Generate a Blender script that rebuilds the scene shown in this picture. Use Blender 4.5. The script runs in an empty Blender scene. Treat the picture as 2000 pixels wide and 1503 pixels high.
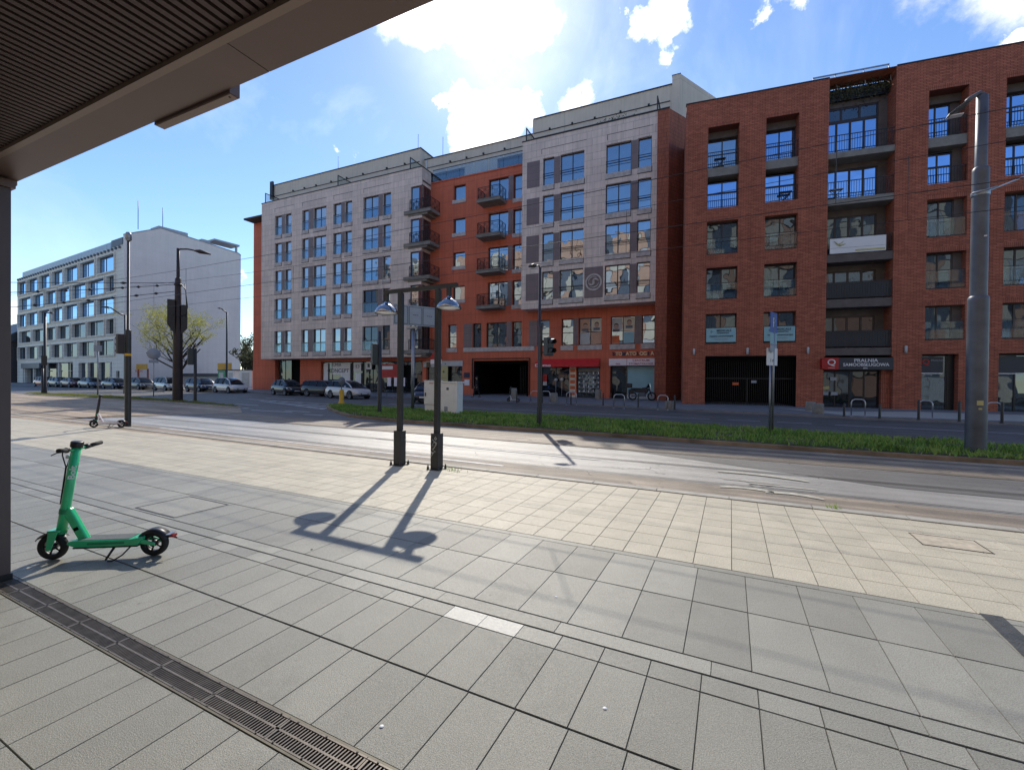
import bpy, bmesh, math, random
import numpy as np
from mathutils import Vector, Matrix
random.seed(7); np.random.seed(7)
S = bpy.context.scene
COL = S.collection
R = math.radians
PI = math.pi

# ------------------------------------------------------------------ camera
# X runs along the kerb (to the right), Y across the street, Z up; the camera stands at x=y=0.
FPX, YAW, PITCH, ROLL, EYE = 868.0, R(26.2), .0085, .0105, 1.65
_f = Vector((-math.sin(YAW)*math.cos(PITCH), math.cos(YAW)*math.cos(PITCH), -math.sin(PITCH)))
_r0 = Vector((math.cos(YAW), math.sin(YAW), 0)); _u0 = _r0.cross(_f)
_rt = _r0*math.cos(ROLL) + _u0*math.sin(ROLL); _up = _u0*math.cos(ROLL) - _r0*math.sin(ROLL)
cd = bpy.data.cameras.new('camera'); cam = bpy.data.objects.new('camera', cd); COL.objects.link(cam)
cd.sensor_width = 36; cd.lens = FPX/2000*36; cd.clip_start = .05; cd.clip_end = 3000
cam.matrix_world = Matrix(((_rt.x, _up.x, -_f.x, 0), (_rt.y, _up.y, -_f.y, 0), (_rt.z, _up.z, -_f.z, EYE), (0, 0, 0, 1)))
S.camera = cam
S.view_settings.view_transform = 'Standard'; S.view_settings.look = 'None'
S.view_settings.exposure = 0.68; S.view_settings.gamma = 1
S.cycles.max_bounces = 6; S.cycles.diffuse_bounces = 3; S.cycles.glossy_bounces = 3
S.cycles.use_denoising = True

def look(px, py):                                  # world direction seen at a pixel of the 2000 px photograph
    return (_f + _rt*((px-1000)/FPX) + _up*((751.5-py)/FPX))
GRADE = .007
def gz(y): return GRADE*max(0.0, y-9.0)            # the street rises gently away from the plaza
def G(px, py, h=0.0):                              # point on the ground (h above it)
    d = look(px, py); z = 0
    for _ in range(25):
        t = (z+h-EYE)/d.z; p = Vector((0, 0, EYE))+d*t; z = gz(p.y)
    return Vector((p.x, p.y, z+h))

# ------------------------------------------------------------------ sun and sky
SUN_AZ, SUN_EL = R(29), R(40.1)                    # azimuth measured from +Y towards -X
sdir = Vector((-math.sin(SUN_AZ)*math.cos(SUN_EL), math.cos(SUN_AZ)*math.cos(SUN_EL), math.sin(SUN_EL)))
ld = bpy.data.lights.new('sun', 'SUN'); sun = bpy.data.objects.new('sun', ld); COL.objects.link(sun)
ld.energy = 2.6; ld.angle = R(.55); ld.color = (1, .93, .82)
sun.rotation_euler = sdir.to_track_quat('Z', 'Y').to_euler()
sun.location = (-10, 20, 60)

W = bpy.data.worlds.new('World'); S.world = W; W.use_nodes = True
nt = W.node_tree; nt.nodes.clear()
def N(t, typ, **k):
    n = t.nodes.new(typ)
    for a, v in k.items():
        if a == 'ins':
            for i, x in v.items(): n.inputs[i].default_value = x
        else: setattr(n, a, v)
    return n
sky = N(nt, 'ShaderNodeTexSky', sky_type='NISHITA', sun_disc=False, sun_elevation=SUN_EL, sun_rotation=-SUN_AZ, air_density=1.0, dust_density=.12, ozone_density=3.0)
bg = N(nt, 'ShaderNodeBackground', ins={1: .15}); wo = N(nt, 'ShaderNodeOutputWorld')
tc = N(nt, 'ShaderNodeTexCoord')
nz = N(nt, 'ShaderNodeTexNoise', ins={'Scale': 6.5, 'Detail': 8, 'Roughness': .62})
nt.links.new(tc.outputs['Generated'], nz.inputs['Vector'])
sub = N(nt, 'ShaderNodeVectorMath', operation='SUBTRACT'); sub.inputs[1].default_value = (.5, .5, .5)
nt.links.new(nz.outputs['Color'], sub.inputs[0])
scl = N(nt, 'ShaderNodeVectorMath', operation='SCALE'); scl.inputs['Scale'].default_value = .22
nt.links.new(sub.outputs[0], scl.inputs[0])
wv = N(nt, 'ShaderNodeVectorMath', operation='ADD')
nt.links.new(tc.outputs['Generated'], wv.inputs[0]); nt.links.new(scl.outputs[0], wv.inputs[1])
last = None
# (px, py, radius px, softness): where the cumulus stand in the sky, as directions from the plaza
for px, py, rad, soft in ((930, -40, 185, .9), (800, 30, 105, .75), (1000, 45, 95, .9), (950, 262, 80, .25), (905, 240, 55, .3), (1010, 240, 60, .5), (852, 240, 30, .5),
                          (1292, 42, 62, .35), (1255, 20, 35, .6), (1520, -20, 62, .6), (1550, 30, 34, .8), (1472, 66, 22, .8), (2045, 45, 62, .2), (30, 640, 60, .7),
                          (35, 590, 30, .8), (690, 260, 16, .8), (490, 545, 22, .8), (1130, 200, 40, 1.0), (1990, -160, 180, .5), (300, -400, 260, .6), (1500, -500, 300, .6)):
    d = look(px, py); ln = d.length; c = d/ln
    r = (look(px+rad*.7071, py+rad*.7071).normalized()-c).length
    dist = N(nt, 'ShaderNodeVectorMath', operation='DISTANCE'); dist.inputs[1].default_value = c
    nt.links.new(wv.outputs[0], dist.inputs[0])
    mr = N(nt, 'ShaderNodeMapRange', interpolation_type='SMOOTHSTEP', ins={1: r*1.05, 2: r*(1-soft)*.9, 3: 0, 4: 1})
    nt.links.new(dist.outputs['Value'], mr.inputs[0])
    if last is None: last = mr.outputs[0]
    else:
        mx = N(nt, 'ShaderNodeMath', operation='MAXIMUM'); nt.links.new(last, mx.inputs[0]); nt.links.new(mr.outputs[0], mx.inputs[1]); last = mx.outputs[0]
# thin wisps
wn = N(nt, 'ShaderNodeTexNoise', ins={'Scale': 2.3, 'Detail': 9, 'Roughness': .6, 'Distortion': .6}); nt.links.new(tc.outputs['Generated'], wn.inputs['Vector'])
wr = N(nt, 'ShaderNodeMapRange', ins={1: .52, 2: .9, 3: 0, 4: .35}); nt.links.new(wn.outputs[0], wr.inputs[0])
mx = N(nt, 'ShaderNodeMath', operation='MAXIMUM'); nt.links.new(last, mx.inputs[0]); nt.links.new(wr.outputs[0], mx.inputs[1]); last = mx.outputs[0]
# clouds thin out and glow towards the sun
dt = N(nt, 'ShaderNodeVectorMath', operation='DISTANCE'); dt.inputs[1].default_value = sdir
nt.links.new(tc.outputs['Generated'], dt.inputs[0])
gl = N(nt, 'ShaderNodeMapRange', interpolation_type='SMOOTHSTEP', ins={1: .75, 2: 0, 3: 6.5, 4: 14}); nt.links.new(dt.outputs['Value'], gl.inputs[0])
veil = N(nt, 'ShaderNodeMapRange', interpolation_type='SMOOTHSTEP', ins={1: .24, 2: .03, 3: 0, 4: .28}); nt.links.new(dt.outputs['Value'], veil.inputs[0])   # whitening added to the sky around the sun, standing in for its glare
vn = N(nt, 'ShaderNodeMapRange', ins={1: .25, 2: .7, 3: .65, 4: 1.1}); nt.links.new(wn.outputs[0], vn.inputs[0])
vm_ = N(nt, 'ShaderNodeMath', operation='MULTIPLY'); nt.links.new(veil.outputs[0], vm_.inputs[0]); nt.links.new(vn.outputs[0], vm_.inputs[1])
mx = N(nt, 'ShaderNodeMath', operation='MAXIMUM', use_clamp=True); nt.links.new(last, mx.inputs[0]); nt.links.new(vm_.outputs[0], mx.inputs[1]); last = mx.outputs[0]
cs = N(nt, 'ShaderNodeTexNoise', ins={'Scale': 9, 'Detail': 6, 'Roughness': .6}); nt.links.new(tc.outputs['Generated'], cs.inputs['Vector'])
cm = N(nt, 'ShaderNodeMapRange', ins={1: .35, 2: .62, 3: .68, 4: 1.05}); nt.links.new(cs.outputs[0], cm.inputs[0])
gm_ = N(nt, 'ShaderNodeMath', operation='MULTIPLY'); nt.links.new(gl.outputs[0], gm_.inputs[0]); nt.links.new(cm.outputs[0], gm_.inputs[1])
ccol = N(nt, 'ShaderNodeVectorMath', operation='SCALE'); ccol.inputs[0].default_value = (1.0, 1.0, 1.02)
nt.links.new(gm_.outputs[0], ccol.inputs['Scale'])
hs = N(nt, 'ShaderNodeHueSaturation', ins={'Hue': .505, 'Saturation': 1.10, 'Value': .84}); nt.links.new(sky.outputs[0], hs.inputs['Color'])
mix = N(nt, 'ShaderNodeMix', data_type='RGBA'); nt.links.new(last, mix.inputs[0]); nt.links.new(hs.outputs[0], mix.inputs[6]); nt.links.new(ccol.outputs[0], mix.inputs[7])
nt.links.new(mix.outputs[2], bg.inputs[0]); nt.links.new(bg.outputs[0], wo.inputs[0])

# ------------------------------------------------------------------ helpers
MATS = {}
def mk(name):
    m = bpy.data.materials.new(name); m.use_nodes = True; MATS[name] = m
    t = m.node_tree; return m, t, t.nodes['Principled BSDF']
def lin(c): return tuple((x/255/12.92 if x/255 <= .04045 else ((x/255+.055)/1.055)**2.4) for x in c)+(1,)
def mat(name, col, rough=.6, metal=0.0, var=.12, vs=2.0, bump=0.0, bs=30.0, spec=.5, det=4, coat=0, dirt=0.0, dirtcol=(.08, .07, .06), crack=0.0, fine=0.0, streak=0.0):
    m, t, p = mk(name)
    c = tuple(col)+(1,)
    p.inputs['Roughness'].default_value = rough; p.inputs['Metallic'].default_value = metal
    p.inputs['Specular IOR Level'].default_value = spec; p.inputs['Coat Weight'].default_value = coat
    co = N(t, 'ShaderNodeTexCoord')
    n1 = N(t, 'ShaderNodeTexNoise', ins={'Scale': vs, 'Detail': det, 'Roughness': .6}); t.links.new(co.outputs['Object'], n1.inputs['Vector'])
    mr = N(t, 'ShaderNodeMapRange', ins={1: .3, 2: .7, 3: 1-var, 4: 1+var}); t.links.new(n1.outputs[0], mr.inputs[0])
    sc = N(t, 'ShaderNodeVectorMath', operation='SCALE'); sc.inputs[0].default_value = c[:3]; t.links.new(mr.outputs[0], sc.inputs['Scale'])
    out = sc.outputs[0]
    if dirt:
        n2 = N(t, 'ShaderNodeTexNoise', ins={'Scale': vs*.35, 'Detail': 8, 'Roughness': .7}); t.links.new(co.outputs['Object'], n2.inputs['Vector'])
        m2 = N(t, 'ShaderNodeMapRange', ins={1: .5, 2: .72, 3: 0, 4: dirt}); t.links.new(n2.outputs[0], m2.inputs[0])
        mxx = N(t, 'ShaderNodeMix', data_type='RGBA'); t.links.new(m2.outputs[0], mxx.inputs[0]); t.links.new(out, mxx.inputs[6]); mxx.inputs[7].default_value = dirtcol+(1,); out = mxx.outputs[2]
    if streak:                                      # tyre-polished tracks and drips running along the street
        mp = N(t, 'ShaderNodeMapping'); mp.inputs['Scale'].default_value = (.06, 1.6, 1); t.links.new(co.outputs['Object'], mp.inputs[0])
        ns = N(t, 'ShaderNodeTexNoise', ins={'Scale': 2.2, 'Detail': 5, 'Roughness': .65}); t.links.new(mp.outputs[0], ns.inputs['Vector'])
        ms_ = N(t, 'ShaderNodeMapRange', ins={1: .42, 2: .62, 3: 1-streak, 4: 1+streak*.6}); t.links.new(ns.outputs[0], ms_.inputs[0])
        ss = N(t, 'ShaderNodeVectorMath', operation='SCALE'); t.links.new(out, ss.inputs[0]); t.links.new(ms_.outputs[0], ss.inputs['Scale']); out = ss.outputs[0]
    if fine:
        nf = N(t, 'ShaderNodeTexNoise', ins={'Scale': 55, 'Detail': 4, 'Roughness': .8}); t.links.new(co.outputs['Object'], nf.inputs['Vector'])
        mf = N(t, 'ShaderNodeMapRange', ins={1: .3, 2: .7, 3: 1-fine, 4: 1+fine}); t.links.new(nf.outputs[0], mf.inputs[0])
        sf = N(t, 'ShaderNodeVectorMath', operation='SCALE'); t.links.new(out, sf.inputs[0]); t.links.new(mf.outputs[0], sf.inputs['Scale']); out = sf.outputs[0]
    if crack:
        nd = N(t, 'ShaderNodeTexNoise', ins={'Scale': 1.7, 'Detail': 5}); t.links.new(co.outputs['Object'], nd.inputs['Vector'])
        va = N(t, 'ShaderNodeVectorMath', operation='MULTIPLY_ADD'); va.inputs[1].default_value = (1.1, 1.1, 0); t.links.new(nd.outputs['Color'], va.inputs[0]); t.links.new(co.outputs['Object'], va.inputs[2])
        vv = N(t, 'ShaderNodeTexVoronoi', feature='DISTANCE_TO_EDGE', ins={'Scale': .42}); t.links.new(va.outputs[0], vv.inputs['Vector'])
        vm = N(t, 'ShaderNodeMapRange', ins={1: .002, 2: .008, 3: crack, 4: 0}); t.links.new(vv.outputs['Distance'], vm.inputs[0])
        gate = N(t, 'ShaderNodeMapRange', ins={1: .45, 2: .55, 3: 0, 4: 1}); t.links.new(n1.outputs[0], gate.inputs[0])
        gm = N(t, 'ShaderNodeMath', operation='MULTIPLY'); t.links.new(vm.outputs[0], gm.inputs[0]); t.links.new(gate.outputs[0], gm.inputs[1])
        mk_ = N(t, 'ShaderNodeMix', data_type='RGBA'); t.links.new(gm.outputs[0], mk_.inputs[0]); t.links.new(out, mk_.inputs[6]); mk_.inputs[7].default_value = (.02, .02, .02, 1); out = mk_.outputs[2]
    t.links.new(out, p.inputs['Base Color'])
    if bump:
        n3 = N(t, 'ShaderNodeTexNoise', ins={'Scale': bs, 'Detail': 5}); t.links.new(co.outputs['Object'], n3.inputs['Vector'])
        b = N(t, 'ShaderNodeBump', ins={'Strength': bump, 'Distance': .02}); t.links.new(n3.outputs[0], b.inputs['Height']); t.links.new(b.outputs[0], p.inputs['Normal'])
    return m
def slabmat(name, c1, rough=.5, var=.14, grain=260, gamt=.25, patch=.2, spots=0.0, spotcol=(.05, .05, .04), tint=None, bump=.25):
    """stone slabs: every slab (mesh island) has its own tone, plus grain, patches and small pits"""
    m, t, p = mk(name)
    ge = N(t, 'ShaderNodeNewGeometry'); co = N(t, 'ShaderNodeTexCoord')
    r1 = N(t, 'ShaderNodeMapRange', ins={1: 0, 2: 1, 3: 1-var, 4: 1+var}); t.links.new(ge.outputs['Random Per Island'], r1.inputs[0])
    g = N(t, 'ShaderNodeTexNoise', ins={'Scale': grain, 'Detail': 3, 'Roughness': .7}); t.links.new(co.outputs['Object'], g.inputs['Vector'])
    r2 = N(t, 'ShaderNodeMapRange', ins={1: .3, 2: .7, 3: 1-gamt, 4: 1+gamt}); t.links.new(g.outputs[0], r2.inputs[0])
    q = N(t, 'ShaderNodeTexNoise', ins={'Scale': 2.2, 'Detail': 7, 'Roughness': .65}); t.links.new(co.outputs['Object'], q.inputs['Vector'])
    r3 = N(t, 'ShaderNodeMapRange', ins={1: .3, 2: .7, 3: 1-patch, 4: 1+patch}); t.links.new(q.outputs[0], r3.inputs[0])
    a = N(t, 'ShaderNodeMath', operation='MULTIPLY'); t.links.new(r1.outputs[0], a.inputs[0]); t.links.new(r2.outputs[0], a.inputs[1])
    b = N(t, 'ShaderNodeMath', operation='MULTIPLY'); t.links.new(a.outputs[0], b.inputs[0]); t.links.new(r3.outputs[0], b.inputs[1])
    sc = N(t, 'ShaderNodeVectorMath', operation='SCALE'); sc.inputs[0].default_value = c1; t.links.new(b.outputs[0], sc.inputs['Scale'])
    out = sc.outputs[0]
    if tint:
        q2 = N(t, 'ShaderNodeTexNoise', ins={'Scale': .55, 'Detail': 6, 'Roughness': .6}); t.links.new(co.outputs['Object'], q2.inputs['Vector'])
        r4 = N(t, 'ShaderNodeMapRange', ins={1: .45, 2: .7, 3: 0, 4: .6}); t.links.new(q2.outputs[0], r4.inputs[0])
        mm = N(t, 'ShaderNodeMix', data_type='RGBA'); t.links.new(r4.outputs[0], mm.inputs[0]); t.links.new(out, mm.inputs[6]); mm.inputs[7].default_value = tint+(1,); out = mm.outputs[2]
    if spots:
        v = N(t, 'ShaderNodeTexNoise', ins={'Scale': 75, 'Detail': 4, 'Roughness': .75}); t.links.new(co.outputs['Object'], v.inputs['Vector'])
        r5 = N(t, 'ShaderNodeMapRange', ins={1: .60, 2: .68, 3: 0, 4: spots}); t.links.new(v.outputs[0], r5.inputs[0])
        r6 = N(t, 'ShaderNodeMapRange', ins={1: .4, 2: .65, 3: .15, 4: 1}); t.links.new(q.outputs[0], r6.inputs[0])
        ml = N(t, 'ShaderNodeMath', operation='MULTIPLY'); t.links.new(r5.outputs[0], ml.inputs[0]); t.links.new(r6.outputs[0], ml.inputs[1])
        mm = N(t, 'ShaderNodeMix', data_type='RGBA'); t.links.new(ml.outputs[0], mm.inputs[0]); t.links.new(out, mm.inputs[6]); mm.inputs[7].default_value = spotcol+(1,); out = mm.outputs[2]
    p.inputs['Specular IOR Level'].default_value = .38
    g2 = N(t, 'ShaderNodeTexNoise', ins={'Scale': grain*.3, 'Detail': 4, 'Roughness': .7}); t.links.new(co.outputs['Object'], g2.inputs['Vector'])
    rr = N(t, 'ShaderNodeMapRange', ins={1: .35, 2: .65, 3: rough-.12, 4: rough+.14}); t.links.new(g2.outputs[0], rr.inputs[0]); t.links.new(rr.outputs[0], p.inputs['Roughness'])
    vo = N(t, 'ShaderNodeTexVoronoi', ins={'Scale': 2.6}); t.links.new(co.outputs['Object'], vo.inputs['Vector'])
    vr = N(t, 'ShaderNodeMapRange', ins={1: .028, 2: .042, 3: .5, 4: 0}); t.links.new(vo.outputs['Distance'], vr.inputs[0])
    st = N(t, 'ShaderNodeTexNoise', ins={'Scale': 1.1, 'Detail': 9, 'Roughness': .72, 'Distortion': .4}); t.links.new(co.outputs['Object'], st.inputs['Vector'])
    sr = N(t, 'ShaderNodeMapRange', ins={1: .54, 2: .70, 3: 0, 4: .38}); t.links.new(st.outputs[0], sr.inputs[0])
    m1 = N(t, 'ShaderNodeMix', data_type='RGBA'); t.links.new(sr.outputs[0], m1.inputs[0]); t.links.new(out, m1.inputs[6]); m1.inputs[7].default_value = tuple(c*.45 for c in c1)+(1,)
    m3 = N(t, 'ShaderNodeMix', data_type='RGBA'); t.links.new(vr.outputs[0], m3.inputs[0]); t.links.new(m1.outputs[2], m3.inputs[6]); m3.inputs[7].default_value = tuple(c*.4 for c in c1)+(1,)
    t.links.new(m3.outputs[2], p.inputs['Base Color'])
    bp = N(t, 'ShaderNodeBump', ins={'Strength': bump, 'Distance': .006}); t.links.new(g.outputs[0], bp.inputs['Height']); t.links.new(bp.outputs[0], p.inputs['Normal'])
    return m
def panelmat(name, col, bw, bh, mortar, joint, rough=.6, var=.08, offs=.5, bump=.3, stain=.12, squash=1.0):
    """wall cladding: joints laid out in the wall's own plane (along the wall, up the wall)"""
    m, t, p = mk(name)
    co = N(t, 'ShaderNodeTexCoord'); sp = N(t, 'ShaderNodeSeparateXYZ'); t.links.new(co.outputs['Object'], sp.inputs[0])
    ad = N(t, 'ShaderNodeMath', operation='ADD'); t.links.new(sp.outputs[0], ad.inputs[0]); t.links.new(sp.outputs[1], ad.inputs[1])
    cb = N(t, 'ShaderNodeCombineXYZ'); t.links.new(ad.outputs[0], cb.inputs[0]); t.links.new(sp.outputs[2], cb.inputs[1])
    br = N(t, 'ShaderNodeTexBrick', ins={'Scale': 1.0, 'Mortar Size': mortar, 'Mortar Smooth': .1, 'Bias': 0.0, 'Brick Width': bw, 'Row Height': bh})
    br.offset = offs; br.squash = squash
    br.inputs['Color1'].default_value = tuple(c*(1-var) for c in col)+(1,); br.inputs['Color2'].default_value = tuple(min(1, c*(1+var)) for c in col)+(1,)
    br.inputs['Mortar'].default_value = tuple(joint)+(1,)
    t.links.new(cb.outputs[0], br.inputs['Vector'])
    n = N(t, 'ShaderNodeTexNoise', ins={'Scale': .45, 'Detail': 8, 'Roughness': .65}); t.links.new(co.outputs['Object'], n.inputs['Vector'])
    # rain streaks: noise stretched upwards
    mp = N(t, 'ShaderNodeMapping'); mp.inputs['Scale'].default_value = (2.5, 2.5, .12); t.links.new(co.outputs['Object'], mp.inputs[0])
    n2 = N(t, 'ShaderNodeTexNoise', ins={'Scale': 1.6, 'Detail': 6, 'Roughness': .6}); t.links.new(mp.outputs[0], n2.inputs['Vector'])
    av = N(t, 'ShaderNodeMath', operation='ADD'); t.links.new(n.outputs[0], av.inputs[0]); t.links.new(n2.outputs[0], av.inputs[1])
    mr = N(t, 'ShaderNodeMapRange', ins={1: .7, 2: 1.3, 3: 1-stain, 4: 1+stain}); t.links.new(av.outputs[0], mr.inputs[0])
    sc = N(t, 'ShaderNodeVectorMath', operation='SCALE'); t.links.new(br.outputs['Color'], sc.inputs[0]); t.links.new(mr.outputs[0], sc.inputs['Scale'])
    t.links.new(sc.outputs[0], p.inputs['Base Color']); p.inputs['Roughness'].default_value = rough
    bp = N(t, 'ShaderNodeBump', ins={'Strength': bump, 'Distance': .01}, invert=True); t.links.new(br.outputs['Fac'], bp.inputs['Height']); t.links.new(bp.outputs[0], p.inputs['Normal'])
    return m
def glassmat(name, refl=.5, tint=(.8, .9, 1.0), inner=((.012, .014, .018), (.05, .055, .06)), wav=.012, curtain=0.0):
    m, t, p = mk(name); t.nodes.remove(p)
    out = [n for n in t.nodes if n.type == 'OUTPUT_MATERIAL'][0]
    ge = N(t, 'ShaderNodeNewGeometry'); co = N(t, 'ShaderNodeTexCoord')
    gl = N(t, 'ShaderNodeBsdfGlossy', ins={'Roughness': .015}); gl.inputs[0].default_value = tint+(1,)
    df = N(t, 'ShaderNodeBsdfDiffuse')
    mixc = N(t, 'ShaderNodeMix', data_type='RGBA'); mixc.inputs[6].default_value = inner[0]+(1,); mixc.inputs[7].default_value = inner[1]+(1,)
    mp = N(t, 'ShaderNodeMapping'); mp.inputs['Scale'].default_value = (7, 7, .25); t.links.new(co.outputs['Object'], mp.inputs[0])
    cn = N(t, 'ShaderNodeTexNoise', ins={'Scale': 1.0, 'Detail': 2}); t.links.new(mp.outputs[0], cn.inputs['Vector'])
    ar = N(t, 'ShaderNodeMath', operation='MULTIPLY'); t.links.new(cn.outputs[0], ar.inputs[0]); t.links.new(ge.outputs['Random Per Island'], ar.inputs[1])
    t.links.new(ar.outputs[0], mixc.inputs[0]); t.links.new(mixc.outputs[2], df.inputs[0])
    fr = N(t, 'ShaderNodeFresnel', ins={'IOR': 1.5})
    fa = N(t, 'ShaderNodeMath', operation='ADD', use_clamp=True); fa.inputs[1].default_value = refl; t.links.new(fr.outputs[0], fa.inputs[0])
    wn = N(t, 'ShaderNodeTexNoise', ins={'Scale': .9, 'Detail': 1}); t.links.new(co.outputs['Object'], wn.inputs['Vector'])
    bp = N(t, 'ShaderNodeBump', ins={'Strength': 1.0, 'Distance': wav}); t.links.new(wn.outputs[0], bp.inputs['Height']); t.links.new(bp.outputs[0], gl.inputs['Normal'])
    ms = N(t, 'ShaderNodeMixShader'); t.links.new(fa.outputs[0], ms.inputs[0]); t.links.new(df.outputs[0], ms.inputs[1]); t.links.new(gl.outputs[0], ms.inputs[2])
    t.links.new(ms.outputs[0], out.inputs[0])
    return m

class MB:
    """collects geometry for one mesh object"""
    def __init__(s): s.v = []; s.f = []; s.mi = []; s.sm = []
    def add(s, vs, fs, mi=0, sm=False):
        o = len(s.v); s.v += [tuple(v) for v in vs]
        for f in fs: s.f.append(tuple(i+o for i in f)); s.mi.append(mi); s.sm.append(sm)
        return s
    def quad(s, a, b, c, d, mi=0): return s.add([a, b, c, d], [(0, 1, 2, 3)], mi)
    def box(s, x0, x1, y0, y1, z0, z1, mi=0, M=None):
        vs = [(x, y, z) for z in (z0, z1) for y in (y0, y1) for x in (x0, x1)]
        if M is not None: vs = [M @ Vector(v) for v in vs]
        return s.add(vs, [(0, 2, 3, 1), (4, 5, 7, 6), (0, 1, 5, 4), (2, 6, 7, 3), (0, 4, 6, 2), (1, 3, 7, 5)], mi)
    def tube(s, pts, r, n=8, mi=0, cap=True, sm=True):
        pts = [Vector(p) for p in pts]; rs = r if isinstance(r, (list, tuple)) else [r]*len(pts)
        vs = []; prev = None
        for i, p in enumerate(pts):
            d = ((pts[min(i+1, len(pts)-1)]-p).normalized() + (p-pts[max(i-1, 0)]).normalized())
            d = d.normalized() if d.length > 1e-6 else Vector((0, 0, 1))
            if prev is None:
                a = d.orthogonal().normalized()
                if abs(d.z) > .9: a = (Vector((1, 0, 0))-d*d.x).normalized()
            else: a = (prev-d*prev.dot(d)).normalized()
            prev = a; b = d.cross(a)
            for k in range(n):
                an = 2*PI*(k+.5)/n if n == 4 else 2*PI*k/n
                vs.append(p+(a*math.cos(an)+b*math.sin(an))*rs[i])
        fs = [(i*n+k, i*n+(k+1) % n, (i+1)*n+(k+1) % n, (i+1)*n+k) for i in range(len(pts)-1) for k in range(n)]
        s.add(vs, fs, mi, sm)
        if cap:
            o = len(s.v)-len(vs)
            s.f.append(tuple(o+k for k in reversed(range(n)))); s.mi.append(mi); s.sm.append(False)
            s.f.append(tuple(o+(len(pts)-1)*n+k for k in range(n))); s.mi.append(mi); s.sm.append(False)
        return s
    def lathe(s, prof, n=20, c=(0, 0, 0), mi=0, axis='z', sm=True, M=None):
        vs = []
        for r, h in prof:
            for k in range(n):
                a = 2*PI*k/n; x, y = r*math.cos(a), r*math.sin(a)
                v = {'z': (x, y, h), 'y': (x, h, y), 'x': (h, x, y)}[axis]
                vs.append(Vector((v[0]+c[0], v[1]+c[1], v[2]+c[2])))
        if M is not None: vs = [M @ v for v in vs]
        fs = [(i*n+k, i*n+(k+1) % n, (i+1)*n+(k+1) % n, (i+1)*n+k) for i in range(len(prof)-1) for k in range(n)]
        return s.add(vs, fs, mi, sm)
    def prism(s, poly, a, b, axis='y', mi=0, M=None):
        """polygon in the plane across `axis`, extruded from a to b"""
        n = len(poly); g = {'y': lambda p, h: (p[0], h, p[1]), 'z': lambda p, h: (p[0], p[1], h), 'x': lambda p, h: (h, p[0], p[1])}[axis]
        vs = [g(p, a) for p in poly]+[g(p, b) for p in poly]
        if M is not None: vs = [M @ Vector(v) for v in vs]
        return s.add(vs, [tuple(range(n)), tuple(reversed(range(n, 2*n)))]+[(i, (i+1) % n, (i+1) % n+n, i+n) for i in range(n)], mi)
    def build(s, name, mats, parent=None, bevel=0, recalc=True, M=None):
        me = bpy.data.meshes.new(name); me.from_pydata(s.v, [], s.f)
        ms = mats if isinstance(mats, (list, tuple)) else [mats]
        for m in ms: me.materials.append(MATS[m] if isinstance(m, str) else m)
        me.polygons.foreach_set('material_index', s.mi); me.polygons.foreach_set('use_smooth', s.sm)
        if recalc:
            bm = bmesh.new(); bm.from_mesh(me); bmesh.ops.recalc_face_normals(bm, faces=bm.faces); bm.to_mesh(me); bm.free()
        me.update()
        o = bpy.data.objects.new(name, me); COL.objects.link(o)
        if M is not None: o.matrix_local = M
        if parent is not None: o.parent = parent
        if bevel:
            b = o.modifiers.new('bevel', 'BEVEL'); b.width = bevel; b.segments = 2; b.limit_method = 'ANGLE'; b.angle_limit = R(35)
        return o
def tag(o, label=None, cat=None, group=None, kind=None):
    if label: o['label'] = label
    if cat: o['category'] = cat
    if group: o['group'] = group
    if kind: o['kind'] = kind
    return o
def empty(name, loc=(0, 0, 0), rz=0.0, label=None, cat=None, group=None):
    o = bpy.data.objects.new(name, None); COL.objects.link(o); o.location = loc; o.rotation_euler = (0, 0, rz); o.empty_display_size = .2
    return tag(o, label, cat, group)
def kids(o): return [c for c in bpy.data.objects if c.parent == o]
def copy_tree(o, loc=None, rz=None, label=None, parent=None):
    c = o.copy(); COL.objects.link(c); c.parent = parent
    if loc is not None: c.location = loc
    if rz is not None: c.rotation_euler = (0, 0, rz)
    if label: c['label'] = label
    for k in kids(o): copy_tree(k, parent=c)
    return c
def build_each(mb, name, mat_, parent, n=8, nf=6, **k):
    out = []
    for i in range(len(mb.v)//n):
        q = MB(); q.v = mb.v[i*n:(i+1)*n]; q.f = [tuple(j-i*n for j in f) for f in mb.f[i*nf:(i+1)*nf]]; q.mi = mb.mi[i*nf:(i+1)*nf]; q.sm = mb.sm[i*nf:(i+1)*nf]; out.append(q.build(name, mat_, parent, recalc=False))
    return out
def text(body, name, size, mat_, parent, M, ext=.004, align='CENTER', sx=1.0, bold=0.0, label=None):
    cu = bpy.data.curves.new(name, 'FONT'); cu.body = body; cu.size = size; cu.extrude = ext; cu.align_x = align; cu.align_y = 'CENTER'; cu.offset = bold
    tmp = bpy.data.objects.new(name, cu); me = bpy.data.meshes.new_from_object(tmp); bpy.data.objects.remove(tmp); me.materials.clear(); me.materials.append(MATS[mat_])
    for p_ in me.polygons: p_.material_index = 0
    o = bpy.data.objects.new(name, me); COL.objects.link(o)
    o.parent = parent; o.matrix_local = M @ Matrix.Diagonal((sx, 1, 1, 1))
    if label: o['label'] = label
    return o
def wallM(x, y, z):                                 # text frame on a wall facing local -Y
    return Matrix.Translation((x, y, z)) @ Matrix.Rotation(PI/2, 4, 'X')
def facing(x, y): return math.atan2(-x, y)       # heading of a line seen square-on from the plaza
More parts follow.
